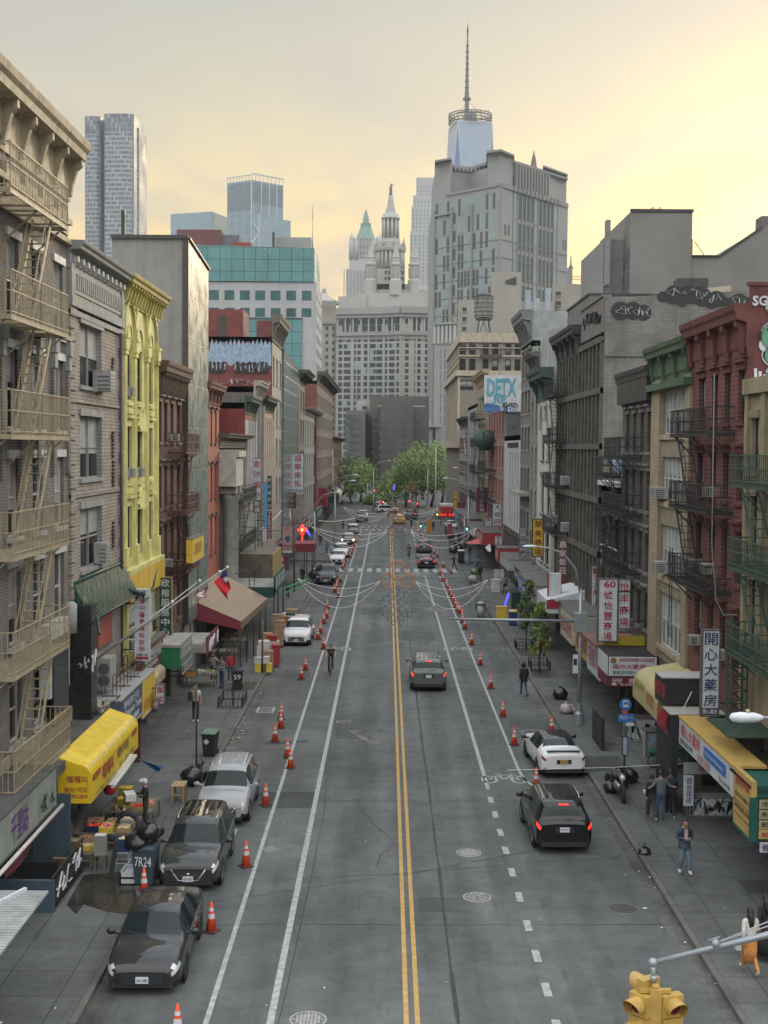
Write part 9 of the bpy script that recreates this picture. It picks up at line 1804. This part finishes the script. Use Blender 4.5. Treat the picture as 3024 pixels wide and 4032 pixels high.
b.build('wheel',RUB,t);b=B();[b.bar(p,q,.035)for p,q in(((11,85.4,.47),(11,85.7,1.0)),((11,85.7,1.0),(11,86.3,1.0)),((11,86.3,1.0),(11,85.95,.5)),((11,85.95,.5),(11,85.7,1.0)),((11,86.3,1.05),(11,86.5,.47)))];b.build('frame',SK,t)
b=B();b.box(10.1,10.9,84.3,85,.14,1.3);tag(b.build('newspaper_box',SY),'yellow newspaper box on the right pavement near the bicycle','newspaper box')
for i,(x,y,m,h,lab)in enumerate(((1975,2440,SY,1.0,'orange-yellow crate tower beside the blue light tube'),(2032,2395,SG,1.3,'dark green box in front of the right shop steps'),(1950,2330,CWT,1.1,'pile of pale crates at the kerb stall'),(1892,2395,DKPOLE,.6,'low dark trolley base by the kerb'),(2005,2230,SG,1.5,'green planter box on the right pavement'),(1962,2285,SW,1.0,'white notice stand beside the planter'),(1770,2120,pm('kiosk_red',(.3,.05,.05)),2.1,'red and brown street stall at the far right'),(1690,2100,pm('post_orange',(.45,.2,.04)),2.2,'orange sandwich board near the far crosswalk'))):
 g=G(x,y,.14);b=B();b.box(g.x-.4,g.x+.4,g.y-.3,g.y+.3,.14,.14+h*.5);b.box(g.x-.37,g.x+.37,g.y-.27,g.y+.27,.14+h*.52,.14+h);b.box(g.x-.42,g.x+.42,g.y-.32,g.y+.32,.14+h,.18+h);tag(b.build('street_box',m),lab,'box')
t=thing('kerb_stall','bare metal stall frame standing at the right kerb','stall frame',(8.6,105,.14));a=G(1925,2400,0);b=B()
for p,q in(((-.0,0,0),(0,0,1.7)),((1.5,0,0),(1.5,0,1.7)),((0,0,1.7),(1.5,0,1.7)),((-1.2,0,1.3),(1.5,.3,.1)),((-1.2,0,1.3),(-1.2,0,0)),((1.5,2,0),(1.5,2,1.7)),((1.5,0,1.7),(1.5,2,1.7)),((0,0,1.7),(0,2,1.7))):b.bar(a+V(p),a+V(q),.05)
b.build('frame',GALV,t)
b=B();g=G(1893,2430,.0);b.lathe((g.x,g.y,.0),[(.3,0),(.28,.9)],12);b.ball((g.x,g.y,1.1),.35,0,8,(1.2,1,.5),.2);tag(b.build('bollard',SGY),'pale bollard wrapped with tan sacking at the right kerb','bollard')
blade('small white street notice on the sign post by the planter',1966,1985,2241,2278,118,SW,[],TK)
# ---------------------------------------------------------------- people
SKIN=mat('skin',(.36,.21,.15),.6,var=.05);SKIN2=mat('skin_dark',(.14,.08,.055),.6,var=.05);HAIR=mat('hair_black',(.012,.010,.010),.5,var=.1);EYE=mat('eye_dark',(.02,.015,.015),.3,var=0)
def cl(n,c):return mat('cloth_'+n,c,.85,var=.18,scale=5)
JEAN=cl('jeans',(.045,.075,.13));BLKC=cl('black',(.014,.014,.016));WSH=mat('shoe_white',(.5,.5,.5),.6)
PEOPLE=[]
def person(lab,x,y,face,pose='stand',top=BLKC,legs=BLKC,shoe=None,hair='short',skin=SKIN,hgt=1.72,extra=None,z=.14,baggy=1.0,sleeve=True,group=None,loc=None,bulk=1.0,skirt=None):
 PEOPLE.append(dict(lab=lab,x=x,y=y,face=face,pose=pose,top=top,legs=legs,shoe=shoe or BLKC,hair=hair,skin=skin,h=hgt,extra=extra,z=z,bag=baggy,sleeve=sleeve,group=group,loc=loc,bulk=bulk,skirt=skirt))
def skel(p):
 J={};po=p['pose'];lean=0
 J['pel']=(0,0,.93);J['waist']=(0,.0,1.08);J['chest']=(0,0,1.29);J['neck']=(0,.0,1.46);J['nk2']=(0,.02,1.52)
 for s,n in((-1,'L'),(1,'R')):
  J['sh'+n]=(s*.175,0,1.41);J['el'+n]=(s*.235,-.02,1.14);J['wr'+n]=(s*.25,.07,.90);J['hip'+n]=(s*.085,0,.88);J['kn'+n]=(s*.095,.02,.49);J['an'+n]=(s*.10,-.02,.09);J['toe'+n]=(s*.115,.15,.045)
 if po=='walk' or po=='walkreach':
  J['knL']=(-.09,.17,.52);J['anL']=(-.095,.20,.12);J['toeL']=(-.10,.38,.10);J['knR']=(.09,-.06,.49);J['anR']=(.095,-.36,.17);J['toeR']=(.10,-.24,.045);J['elL']=(-.23,-.12,1.16);J['wrL']=(-.25,-.14,.91);J['elR']=(.23,.06,1.15);J['wrR']=(.23,.22,.95)
  if po=='walkreach':J['elR']=(.22,.2,1.22);J['wrR']=(.2,.45,1.1);J['elL']=(-.22,.18,1.22);J['wrL']=(-.2,.42,1.08)
 elif po=='phone':
  for s,n in((-1,'L'),(1,'R')):J['el'+n]=(s*.25,.0,1.13);J['wr'+n]=(s*.07,.25,1.17)
  J['knL']=(-.12,.06,.49);J['anL']=(-.14,.08,.09);J['toeL']=(-.16,.25,.045);J['anR']=(.10,-.14,.1);J['toeR']=(.12,.02,.045)
 elif po=='carry':
  for s,n in((-1,'L'),(1,'R')):J['el'+n]=(s*.24,.08,1.16);J['wr'+n]=(s*.2,.34,1.2)
 elif po=='bend':
  for k in('waist','chest','neck','nk2','shL','shR'):
   x,y,z=J[k];a=R(58);dz=z-.93;J[k]=(x,y+dz*sin(a),.93+dz*cos(a))
  for s,n in((-1,'L'),(1,'R')):J['el'+n]=(s*.2,.62,1.0);J['wr'+n]=(s*.12,.75,.82)
  J['knR']=(.1,-.08,.49);J['anR']=(.1,-.22,.1);J['toeR']=(.11,-.05,.045)
 elif po=='ride':
  J['pel']=(0,-.22,1.0);J['waist']=(0,-.16,1.14);J['chest']=(0,-.08,1.34);J['neck']=(0,-.04,1.50);J['nk2']=(0,-.02,1.56)
  for s,n in((-1,'L'),(1,'R')):J['sh'+n]=(s*.175,-.05,1.45);J['el'+n]=(s*.27,.12,1.24);J['wr'+n]=(s*.27,.36,1.12);J['hip'+n]=(s*.09,-.2,.95)
  J['knL']=(-.12,.22,.78);J['anL']=(-.12,.08,.40);J['toeL']=(-.12,.24,.36);J['knR']=(.12,.12,.58);J['anR']=(.12,-.04,.20);J['toeR']=(.12,.12,.16)
 elif po=='arms':
  J['elL']=(-.3,.05,1.25);J['wrL']=(-.5,.12,1.28);J['elR']=(.25,.0,1.14);J['wrR']=(.15,.2,1.25)
 elif po=='hug':J['elR']=(.29,-.04,1.22);J['wrR']=(.38,-.14,1.22);J['elL']=(-.29,-.04,1.22);J['wrL']=(-.38,-.14,1.22)
 hx,hy,hz=J['nk2'];
 if po=='bend':J['head']=(hx,hy+.10,hz+.03)
 elif po in('phone',):J['head']=(hx,hy+.05,hz+.09)
 else:J['head']=(hx,hy+.02,hz+.10)
 return J
BON=[('pel','waist'),('waist','chest'),('chest','neck'),('neck','nk2'),('nk2','head'),('chest','shL'),('chest','shR'),('shL','elL'),('elL','wrL'),('shR','elR'),('elR','wrR'),('pel','hipL'),('pel','hipR'),('hipL','knL'),('knL','anL'),('anL','toeL'),('hipR','knR'),('knR','anR'),('anR','toeR')]
RAD=dict(pel=(.155,.115),waist=(.14,.105),chest=(.165,.12),neck=(.07,.065),nk2=(.052,.052),head=(.075,.088),sh=(.075,.07),el=(.05,.05),wr=(.032,.03),hip=(.09,.09),kn=(.062,.062),an=(.045,.045),toe=(.045,.035))
def rad(k,p):
 r=RAD.get(k)or RAD[k[:-1]];q=1.0
 if k[:3]in('kn'+'L','knR','hip','anL','anR')or k[:2]in('kn','an'):q=p['bag']if k[:2]!='hi' else 1+(p['bag']-1)*.5
 if k[:2]in('sh','el')or k in('chest','waist','pel'):q=p['bulk']
 return(r[0]*q,r[1]*q)
def people_build():
 tmp=[]
 for p in PEOPLE:
  J=skel(p);keys=list(J);me=bpy.data.meshes.new('sk');me.from_pydata([J[k]for k in keys],[(keys.index(a),keys.index(c))for a,c in BON],[]);o=bpy.data.objects.new('sk',me);TS.collection.objects.link(o)
  m=o.modifiers.new('s','SKIN');m.use_smooth_shade=True;L_=me.skin_vertices[0].data if me.skin_vertices else None
  if L_ is None:tmp.append((p,J,o));continue
  for i,k in enumerate(keys):L_[i].radius=rad(k,p)
  L_[keys.index('pel')].use_root=True
  s=o.modifiers.new('u','SUBSURF');s.levels=2 if p['y']==0 or p['y']>2500 else 1;tmp.append((p,J,o))
 dg=tdg()
 for p,J,o in tmp:
  ev=bpy.data.meshes.new_from_object(o.evaluated_get(dg));vs=[v.co.copy()for v in ev.vertices];fs=[tuple(q.vertices)for q in ev.polygons];b=B()
  Jv={k:V(v)for k,v in J.items()}
  def near(c):
   best=(9,None)
   for a,d in BON:
    A_,D_=Jv[a],Jv[d];ab=D_-A_;t_=max(0,min(1,(c-A_).dot(ab)/max(1e-6,ab.length_squared)));q=(c-(A_+ab*t_)).length
    if q<best[0]:best=(q,(a,d),t_)
   return best
  b.v=[tuple(v)for v in vs];b.f=fs;b.sm=[True]*len(fs)
  for f in fs:
   c=sum((vs[i]for i in f),V((0,0,0)))/len(f);_,bn,t_=near(c);a,d=bn
   if d in('head',)or a=='nk2' or(a=='neck'):mi=0
   elif a[:2]=='el' and(t_>.9 or not p['sleeve']):mi=0
   elif a[:2]=='sh' and not p['sleeve']and t_>.55:mi=0
   elif a[:2]=='an':mi=3
   elif a[:3]=='hip' or a[:2]=='kn' or(a=='pel' and d[:3]=='hip')or(a=='pel' and d=='waist' and t_<.25):mi=2
   else:mi=1
   b.m.append(mi)
  H_=Jv['head'];dn=-.35 if p['pose']in('phone','bend')else 0
  b.ball(H_+V((0,.0,.0)),.098,0,14,(.82,1.0,1.22));b.ball(H_+V((0,.10,-.012)),.02,0,6,(.8,1,1.5))
  for s in(-1,1):b.ball(H_+V((s*.082,0,-.005)),.024,0,6,(.5,.8,1.3));b.ball(H_+V((s*.034,.088,.018)),.013,4,6,(1.3,.6,.8))
  b.box(H_.x-.024,H_.x+.024,H_.y+.086,H_.y+.096,H_.z-.058,H_.z-.048,5)
  for n,s in(('L',-1),('R',1)):
   w=Vwr=Jv['wr'+n];e=Jv['el'+n];d=(w-e).normalized();sd=V((1,0,0))if abs(d.x)<.7 else V((0,1,0));sd=(sd-d*sd.dot(d)).normalized();nn=d.cross(sd)
   pm_=w+d*.055;b.tube([w-d*.01,w+d*.03,w+d*.09],[.024,.034,.036],8,0)
   for k,(o_,l)in enumerate(((-.027,.07),(-.009,.08),(.009,.075),(.027,.06))):
    a0=w+d*.085+sd*o_;b.tube([a0,a0+d*l*.5+nn*.008*s,a0+d*l*.85+nn*.03*s],[.0105,.0095,.007],6,0)
   b.tube([w+d*.03+sd*(-.03*s),w+d*.06+sd*(-.055*s)+nn*.01,w+d*.095+sd*(-.055*s)+nn*.02],[.013,.011,.008],6,0)
  name='person';g=p['loc']or G(p['x'],p['y'],p['z']);sc=p['h']/1.72
  body=b.build('body',[p['skin'],p['top'],p['legs'],p['shoe'],EYE,SR],None);t=thing('person',p['lab'],'person',(g.x,g.y,p['z']),p['group']);body.parent=t
  h=B();hr=p['hair']
  if hr!='none':
   base=len(h.v);n=14;rings=7
   for i in range(rings+1):
    th=R(8)+R(92)*i/rings
    for j in range(n):
     a=2*pi*j/n;cutoff=1.0 if sin(a)<.35 else .62;tt=th*cutoff;wob=1+.03*sin(7*a+i);r=.107*wob;h.v.append((H_.x+r*.86*sin(tt)*cos(a),H_.y-.006+r*1.05*sin(tt)*sin(a),H_.z+r*1.27*cos(tt)))
   for i in range(rings):
    for j in range(n):h.f.append((base+i*n+j,base+(i+1)*n+j,base+(i+1)*n+(j+1)%n,base+i*n+(j+1)%n));h.m.append(0);h.sm.append(True)
   h.f.append(tuple(base+j for j in range(n)));h.m.append(0);h.sm.append(True)
   if hr=='long':h.tube([H_+V((0,-.02,.03)),H_+V((0,-.055,-.08)),H_+V((0,-.10,-.22)),H_+V((0,-.12,-.38))],[.088,.092,.09,.05],12);
   if hr=='hood':h.ball(H_+V((0,-.02,.02)),.128,0,12,(.95,1.05,1.2));
   if hr=='cap':h.tube([H_+V((0,.05,.055)),H_+V((0,.19,.035))],[.085,.06],8);
  hm={'cap':CWT,'blackcap':BLKC,'hood':p['top']}.get(hr,HAIR)
  if hr=='hood':pass
  if h.v:ho=h.build('hair' if hr not in('cap','hood')else 'hat' if hr=='cap' else 'hood',hm,None);ho.parent=t
  if p['skirt']:
   k=B();pr=p['skirt'][1];k.lathe((0,.0,0),pr,16,0);ko=k.build('skirt',p['skirt'][0],None);ko.parent=t
  if p['extra']:p['extra'](t,Jv)
  t.scale=(sc,sc,sc);t.rotation_euler=(0,0,R(p['face']));bpy.data.objects.remove(o);bpy.data.meshes.remove(ev)
def ex(*fs):
 def f(t,J):
  for q in fs:q(t,J)
 return f
def hold(name,mt,boxes):
 def f(t,J):
  b=B()
  for q in boxes:b.box(*q)
  o=b.build(name,mt,None,bevel=.01);o.parent=t
 return f
def pack(mt):
 def f(t,J):b=B();b.ball((0,-.2,1.24),.2,0,12,(.8,.55,1.15));o=b.build('backpack',mt,None);o.parent=t;b=B();[b.tube([(s*.1,-.13,1.42),(s*.12,.0,1.49),(s*.12,.13,1.38),(s*.12,.13,1.2)],.02,6)for s in(-1,1)];o=b.build('strap',mt,None);o.parent=t
 return f
def shirt(mt):
 def f(t,J):b=B();b.hexa([(-.06,.10,1.0),(.06,.10,1.0),(.06,.125,1.0),(-.06,.125,1.0),(-.045,.10,1.42),(.045,.10,1.42),(.045,.135,1.42),(-.045,.135,1.42)]);o=b.build('undershirt',mt,None);o.parent=t
 return f
def jacket_hem(mt,z0=.84,r=.19):
 def f(t,J):b=B();b.lathe((0,0,0),[(r,z0),(r*.97,z0+.12),(r*.9,z0+.26)],14,cap=False);o=b.build('jacket_hem',mt,None);o.parent=t;o.scale=(1,.8,1)
 return f
DEN=cl('denim_jacket',(.05,.065,.095));LJ=cl('light_jeans',(.12,.17,.20));GRY=cl('grey',(.10,.11,.11));NVY=cl('navy',(.02,.025,.045))
person('person in a denim jacket and wide pale jeans looking down at a phone',2693,3441,188,'phone',DEN,LJ,WSH,'short',baggy=1.55,hgt=1.74,extra=ex(hold('phone',SK,[(-.035,.035,.28,.36,1.18,1.2)]),pack(BLKC),shirt(cl('pink',(.42,.33,.36))),jacket_hem(DEN,.82,.2)),bulk=1.12)
person('person in a black top and wide dark trousers, left of the trio seen from behind',2565,3228,3,'walk',BLKC,cl('charcoal',(.045,.042,.05)),WSH,'short',hgt=1.62,baggy=1.7,extra=hold('white_bag',CWT,[(-.3,-.2,-.05,.15,1.0,1.12)]))
person('person in a grey sweatshirt and blue jeans, middle of the trio seen from behind',2600,3232,2,'hug',GRY,JEAN,cl('brown_shoe',(.08,.05,.035)),'short',hgt=1.78,baggy=1.15,bulk=1.15)
person('person in a dark navy shirt, right of the trio seen from behind',2638,3222,-4,'walk',NVY,cl('darkbrown',(.025,.02,.02)),WSH,'short',hgt=1.75,bulk=1.05)
person('person in a black hooded jacket and jeans walking along the right kerb',2062,2742,8,'walk',BLKC,JEAN,BLKC,'hood',hgt=1.78,bulk=1.15,extra=jacket_hem(BLKC,.8,.2),z=.0)
person('person in a maroon jacket and jeans behind the young trees',2149,2558,4,'walk',cl('maroon',(.09,.018,.03)),JEAN,BLKC,'short',bulk=1.1,extra=hold('carried_bag',CWT,[(.25,.35,-.05,.1,.55,.8)]))
person('person in a grey jacket walking away before the right shop steps',2063,2412,0,'walk',cl('stone_grey',(.15,.15,.14)),GRY,BLKC,'short',bulk=1.1,extra=jacket_hem(cl('stone_grey',(.15,.15,.14)),.8,.19))
person('person in a dark coat right of the grey jacket walker',2089,2426,0,'walk',NVY,BLKC,BLKC,'short',hgt=1.6,extra=pack(BLKC))
person('person in a green-grey shirt near the blue light tube',1988,2340,0,'stand',cl('greygreen',(.16,.19,.17)),BLKC,BLKC,'short')
person('person in black stepping off the right kerb at the crosswalk',1788,2244,70,'walkreach',BLKC,BLKC,BLKC,'short',z=0)
person('person in black walking by the thin pole on the right',1890,2290,10,'walk',BLKC,BLKC,BLKC,'short');person('person in a blue denim jacket on the right corner pavement',1878,2254,20,'walk',cl('blue_denim',(.09,.15,.23)),JEAN,BLKC,'short',bulk=1.15)
person('person in a white t-shirt with a shoulder bag behind the thin dark pole',770,2843,182,'stand',cl('white_tee',(.5,.52,.55)),BLKC,WSH,'short',sleeve=False,hgt=1.8,extra=ex(hold('shoulder_bag',cl('dark_bag',(.04,.035,.03)),[(.15,.34,-.1,.15,1.0,1.42)]),hold('tan_parcel',CRD,[(-.08,.08,.16,.24,1.15,1.7)])))
person('person with long dark hair and black trousers at the fish stalls',839,2684,170,'arms',cl('grey_top',(.22,.23,.23)),BLKC,WSH,'long',hgt=1.62,sleeve=False)
person('person in a striped shirt and jeans by the fish stalls',874,2711,140,'carry',cl('stripe_blue',(.14,.16,.22)),JEAN,BLKC,'short',sleeve=True,extra=lambda t,J:(lambda b:([b.lathe((0,0,0),[(.172,z),(.172,z+.035)],14,cap=False)for z in(1.02,1.12,1.22,1.32)],setattr(b.build('shirt_stripes',cl('stripe_white',(.42,.43,.45)),None),'parent',t)))(B()))
person('person in a bright red sweatshirt by the fish stalls',908,2690,200,'stand',cl('red',(.42,.02,.035)),JEAN,WSH,'short',skin=SKIN2,hgt=1.76)
person('person in a white cap and black jacket at the rear of the food stall',573,3262,110,'carry',BLKC,cl('dark_olive',(.03,.03,.025)),BLKC,'cap',hgt=1.72,extra=hold('carton_in_hands',CWT,[(-.28,.28,.36,.72,1.05,1.3)]))
person('person in black bending over the produce crates with a dark cap',548,3332,95,'bend',BLKC,cl('grey_trousers',(.06,.06,.065)),BLKC,'blackcap',hgt=1.7)
person('person in an orange dress and white jacket with long black hair, bottom right',2950,3832,8,'walk',cl('offwhite_jacket',(.5,.47,.42)),cl('orange_dress',(.48,.20,.05)),WSH,'long',hgt=1.64,skirt=(cl('orange_dress',(.48,.20,.05)),[(.14,1.02),(.185,.88),(.19,.6),(.165,.32)]),extra=hold('white_handbag',CWT,[(-.36,-.22,.0,.2,.62,.85)]))
person('person in a long black dress at the right edge of the photo',3012,3775,6,'walk',BLKC,BLKC,BLKC,'long',hgt=1.66,skirt=(BLKC,[(.16,1.02),(.22,.85),(.30,.5),(.34,.2)]))
for i,(x,y,f,tp,lab)in enumerate(((1771,2153,20,BLKC,'person in dark clothes standing by the right corner bags'),(1782,2146,0,NVY,'second dark figure by the right corner bags'),(1808,2146,0,BLKC,'dark figure close to the signal pole'),(1849,2202,0,BLKC,'dark figure standing right of the signal pole base'),(1755,2112,0,GRY,'grey figure near the red street stall'),(1706,2094,10,BLKC,'black figure on the far right pavement edge'),(1735,2070,0,SM,'figure beside the flagpole corner'),(1133,2357,180,GRY,'figure carrying goods by the kerb pile on the left'),(1190,2300,180,BLKC,'dark figure under the dark red open awning'),(1287,2186,175,cl('blue_denim',(.09,.15,.23)),'figure in blue on the left pavement by the white SUV'),(1262,2150,0,BLKC,'dark figure deeper on the left pavement'),(1350,2085,180,BLKC,'dark figure waiting at the far left corner'),(1640,2040,0,BLKC,'dark figure walking in the far junction'),(1530,2043,90,BLKC,'small figure crossing the far junction'),(1558,2042,90,NVY,'small dark figure beside the taxi'),(1575,2040,90,BLKC,'small figure just behind the taxi'))):person(lab,x,y,f,'walk' if i%2 else 'stand',tp,JEAN if i%3==0 else BLKC,BLKC,'short',z=.0 if 1400<x<1700 else .14)
def bicycle(lab,x,y,face,m,basket=None):
 g=G(x,y,0);t=thing('bicycle',lab,'bicycle',(g.x,g.y,0))
 for yy in(-.52,.52):
  b=B();b.tube([(0,yy+.33*cos(k*pi/12),.345+.33*sin(k*pi/12))for k in range(25)],.02,6);o=b.build('wheel',RUB,None);o.parent=t
  b=B();[b.bar((0,yy,.345),(0,yy+.32*cos(k*pi/6),.345+.32*sin(k*pi/6)),.006)for k in range(12)];b.lathe((-.03,yy,.345),[(.03,0),(.03,.06)],8,0,(1,0,0));q=b.build('spokes',CHR,None);q.parent=o
 b=B();[b.tube(pp,.018,6)for pp in([(0,-.52,.345),(0,-.2,.8)],[(0,-.52,.345),(0,-.06,.32)],[(0,-.06,.32),(0,-.22,.92)],[(0,-.06,.32),(0,.36,.85)],[(0,-.2,.8),(0,.36,.88)],[(0,.52,.345),(0,.34,.95),(0,.3,1.08)])];o=b.build('frame',m,None);o.parent=t
 b=B();b.tube([(-.28,.22,1.08),(-.1,.3,1.1),(.1,.3,1.1),(.28,.22,1.08)],.015,6);o=b.build('handlebar',SK,None);o.parent=t
 b=B();b.ball((0,-.24,.96),.11,0,8,(.8,1.3,.35));o=b.build('saddle',SK,None);o.parent=t
 b=B();b.bar((-.16,.05,.38),(.16,-.1,.24),.02);b.box(-.17,-.07,-.02,.1,.38,.4);b.box(.07,.17,-.14,-.02,.2,.22);o=b.build('pedals',SK,None);o.parent=t
 if basket:b=B();b.box(-.22,.22,-.8,-.4,.75,1.15);o=b.build('basket',basket,None,bevel=.02);o.parent=t
 t.rotation_euler=(0,0,R(face));return g
TEE=cl('black_tee',(.015,.015,.017))
g=bicycle('pale framed bicycle ridden towards the camera in the left bike lane',1302,2655,180,mat('bike_pale',(.35,.38,.40),.4));person('person in a black printed t-shirt riding towards the camera in the left bike lane',0,0,180,'ride',TEE,BLKC,BLKC,'short',sleeve=False,loc=g,z=0,extra=lambda t,J:(lambda b:(b.text('NASA' if 0 else 'YORK',(.1,.075,1.36),(-1,0,0),(0,0,1),.07,0,.02,.01),setattr(b.build('shirt_print',cl('print',(.4,.25,.18)),None),'parent',t)))(B()))
g=bicycle('bicycle with a red-brown delivery box ridden away before the crosswalk',1610,2200,0,SK,pm('delivery_red',(.25,.07,.04)));person('person in a dark green jacket cycling away with a delivery box',0,0,0,'ride',cl('dark_green',(.03,.07,.045)),BLKC,BLKC,'short',loc=g,z=0,bulk=1.15)
g=bicycle('dark bicycle ridden away at the far crosswalk',1620,2080,0,SK);person('person in black cycling away at the far crosswalk',0,0,0,'ride',BLKC,BLKC,BLKC,'short',loc=g,z=0)
people_build()
bpy.data.scenes.remove(TS)
# ---------------------------------------------------------------- haze
b=B();b.box(-1300,1300,-120,1800,-1.2,600)
hm=bpy.data.materials.new('haze_air');hm.use_nodes=True;nt=hm.node_tree;nt.nodes.remove(nt.nodes['Principled BSDF'])
pv=nt.nodes.new('ShaderNodeVolumePrincipled');pv.inputs['Color'].default_value=(.80,.86,.92,1);pv.inputs['Density'].default_value=.00013;pv.inputs['Anisotropy'].default_value=.2
nt.links.new(pv.outputs[0],nt.nodes['Material Output'].inputs['Volume'])
tag(b.build('haze',hm),kind='stuff')
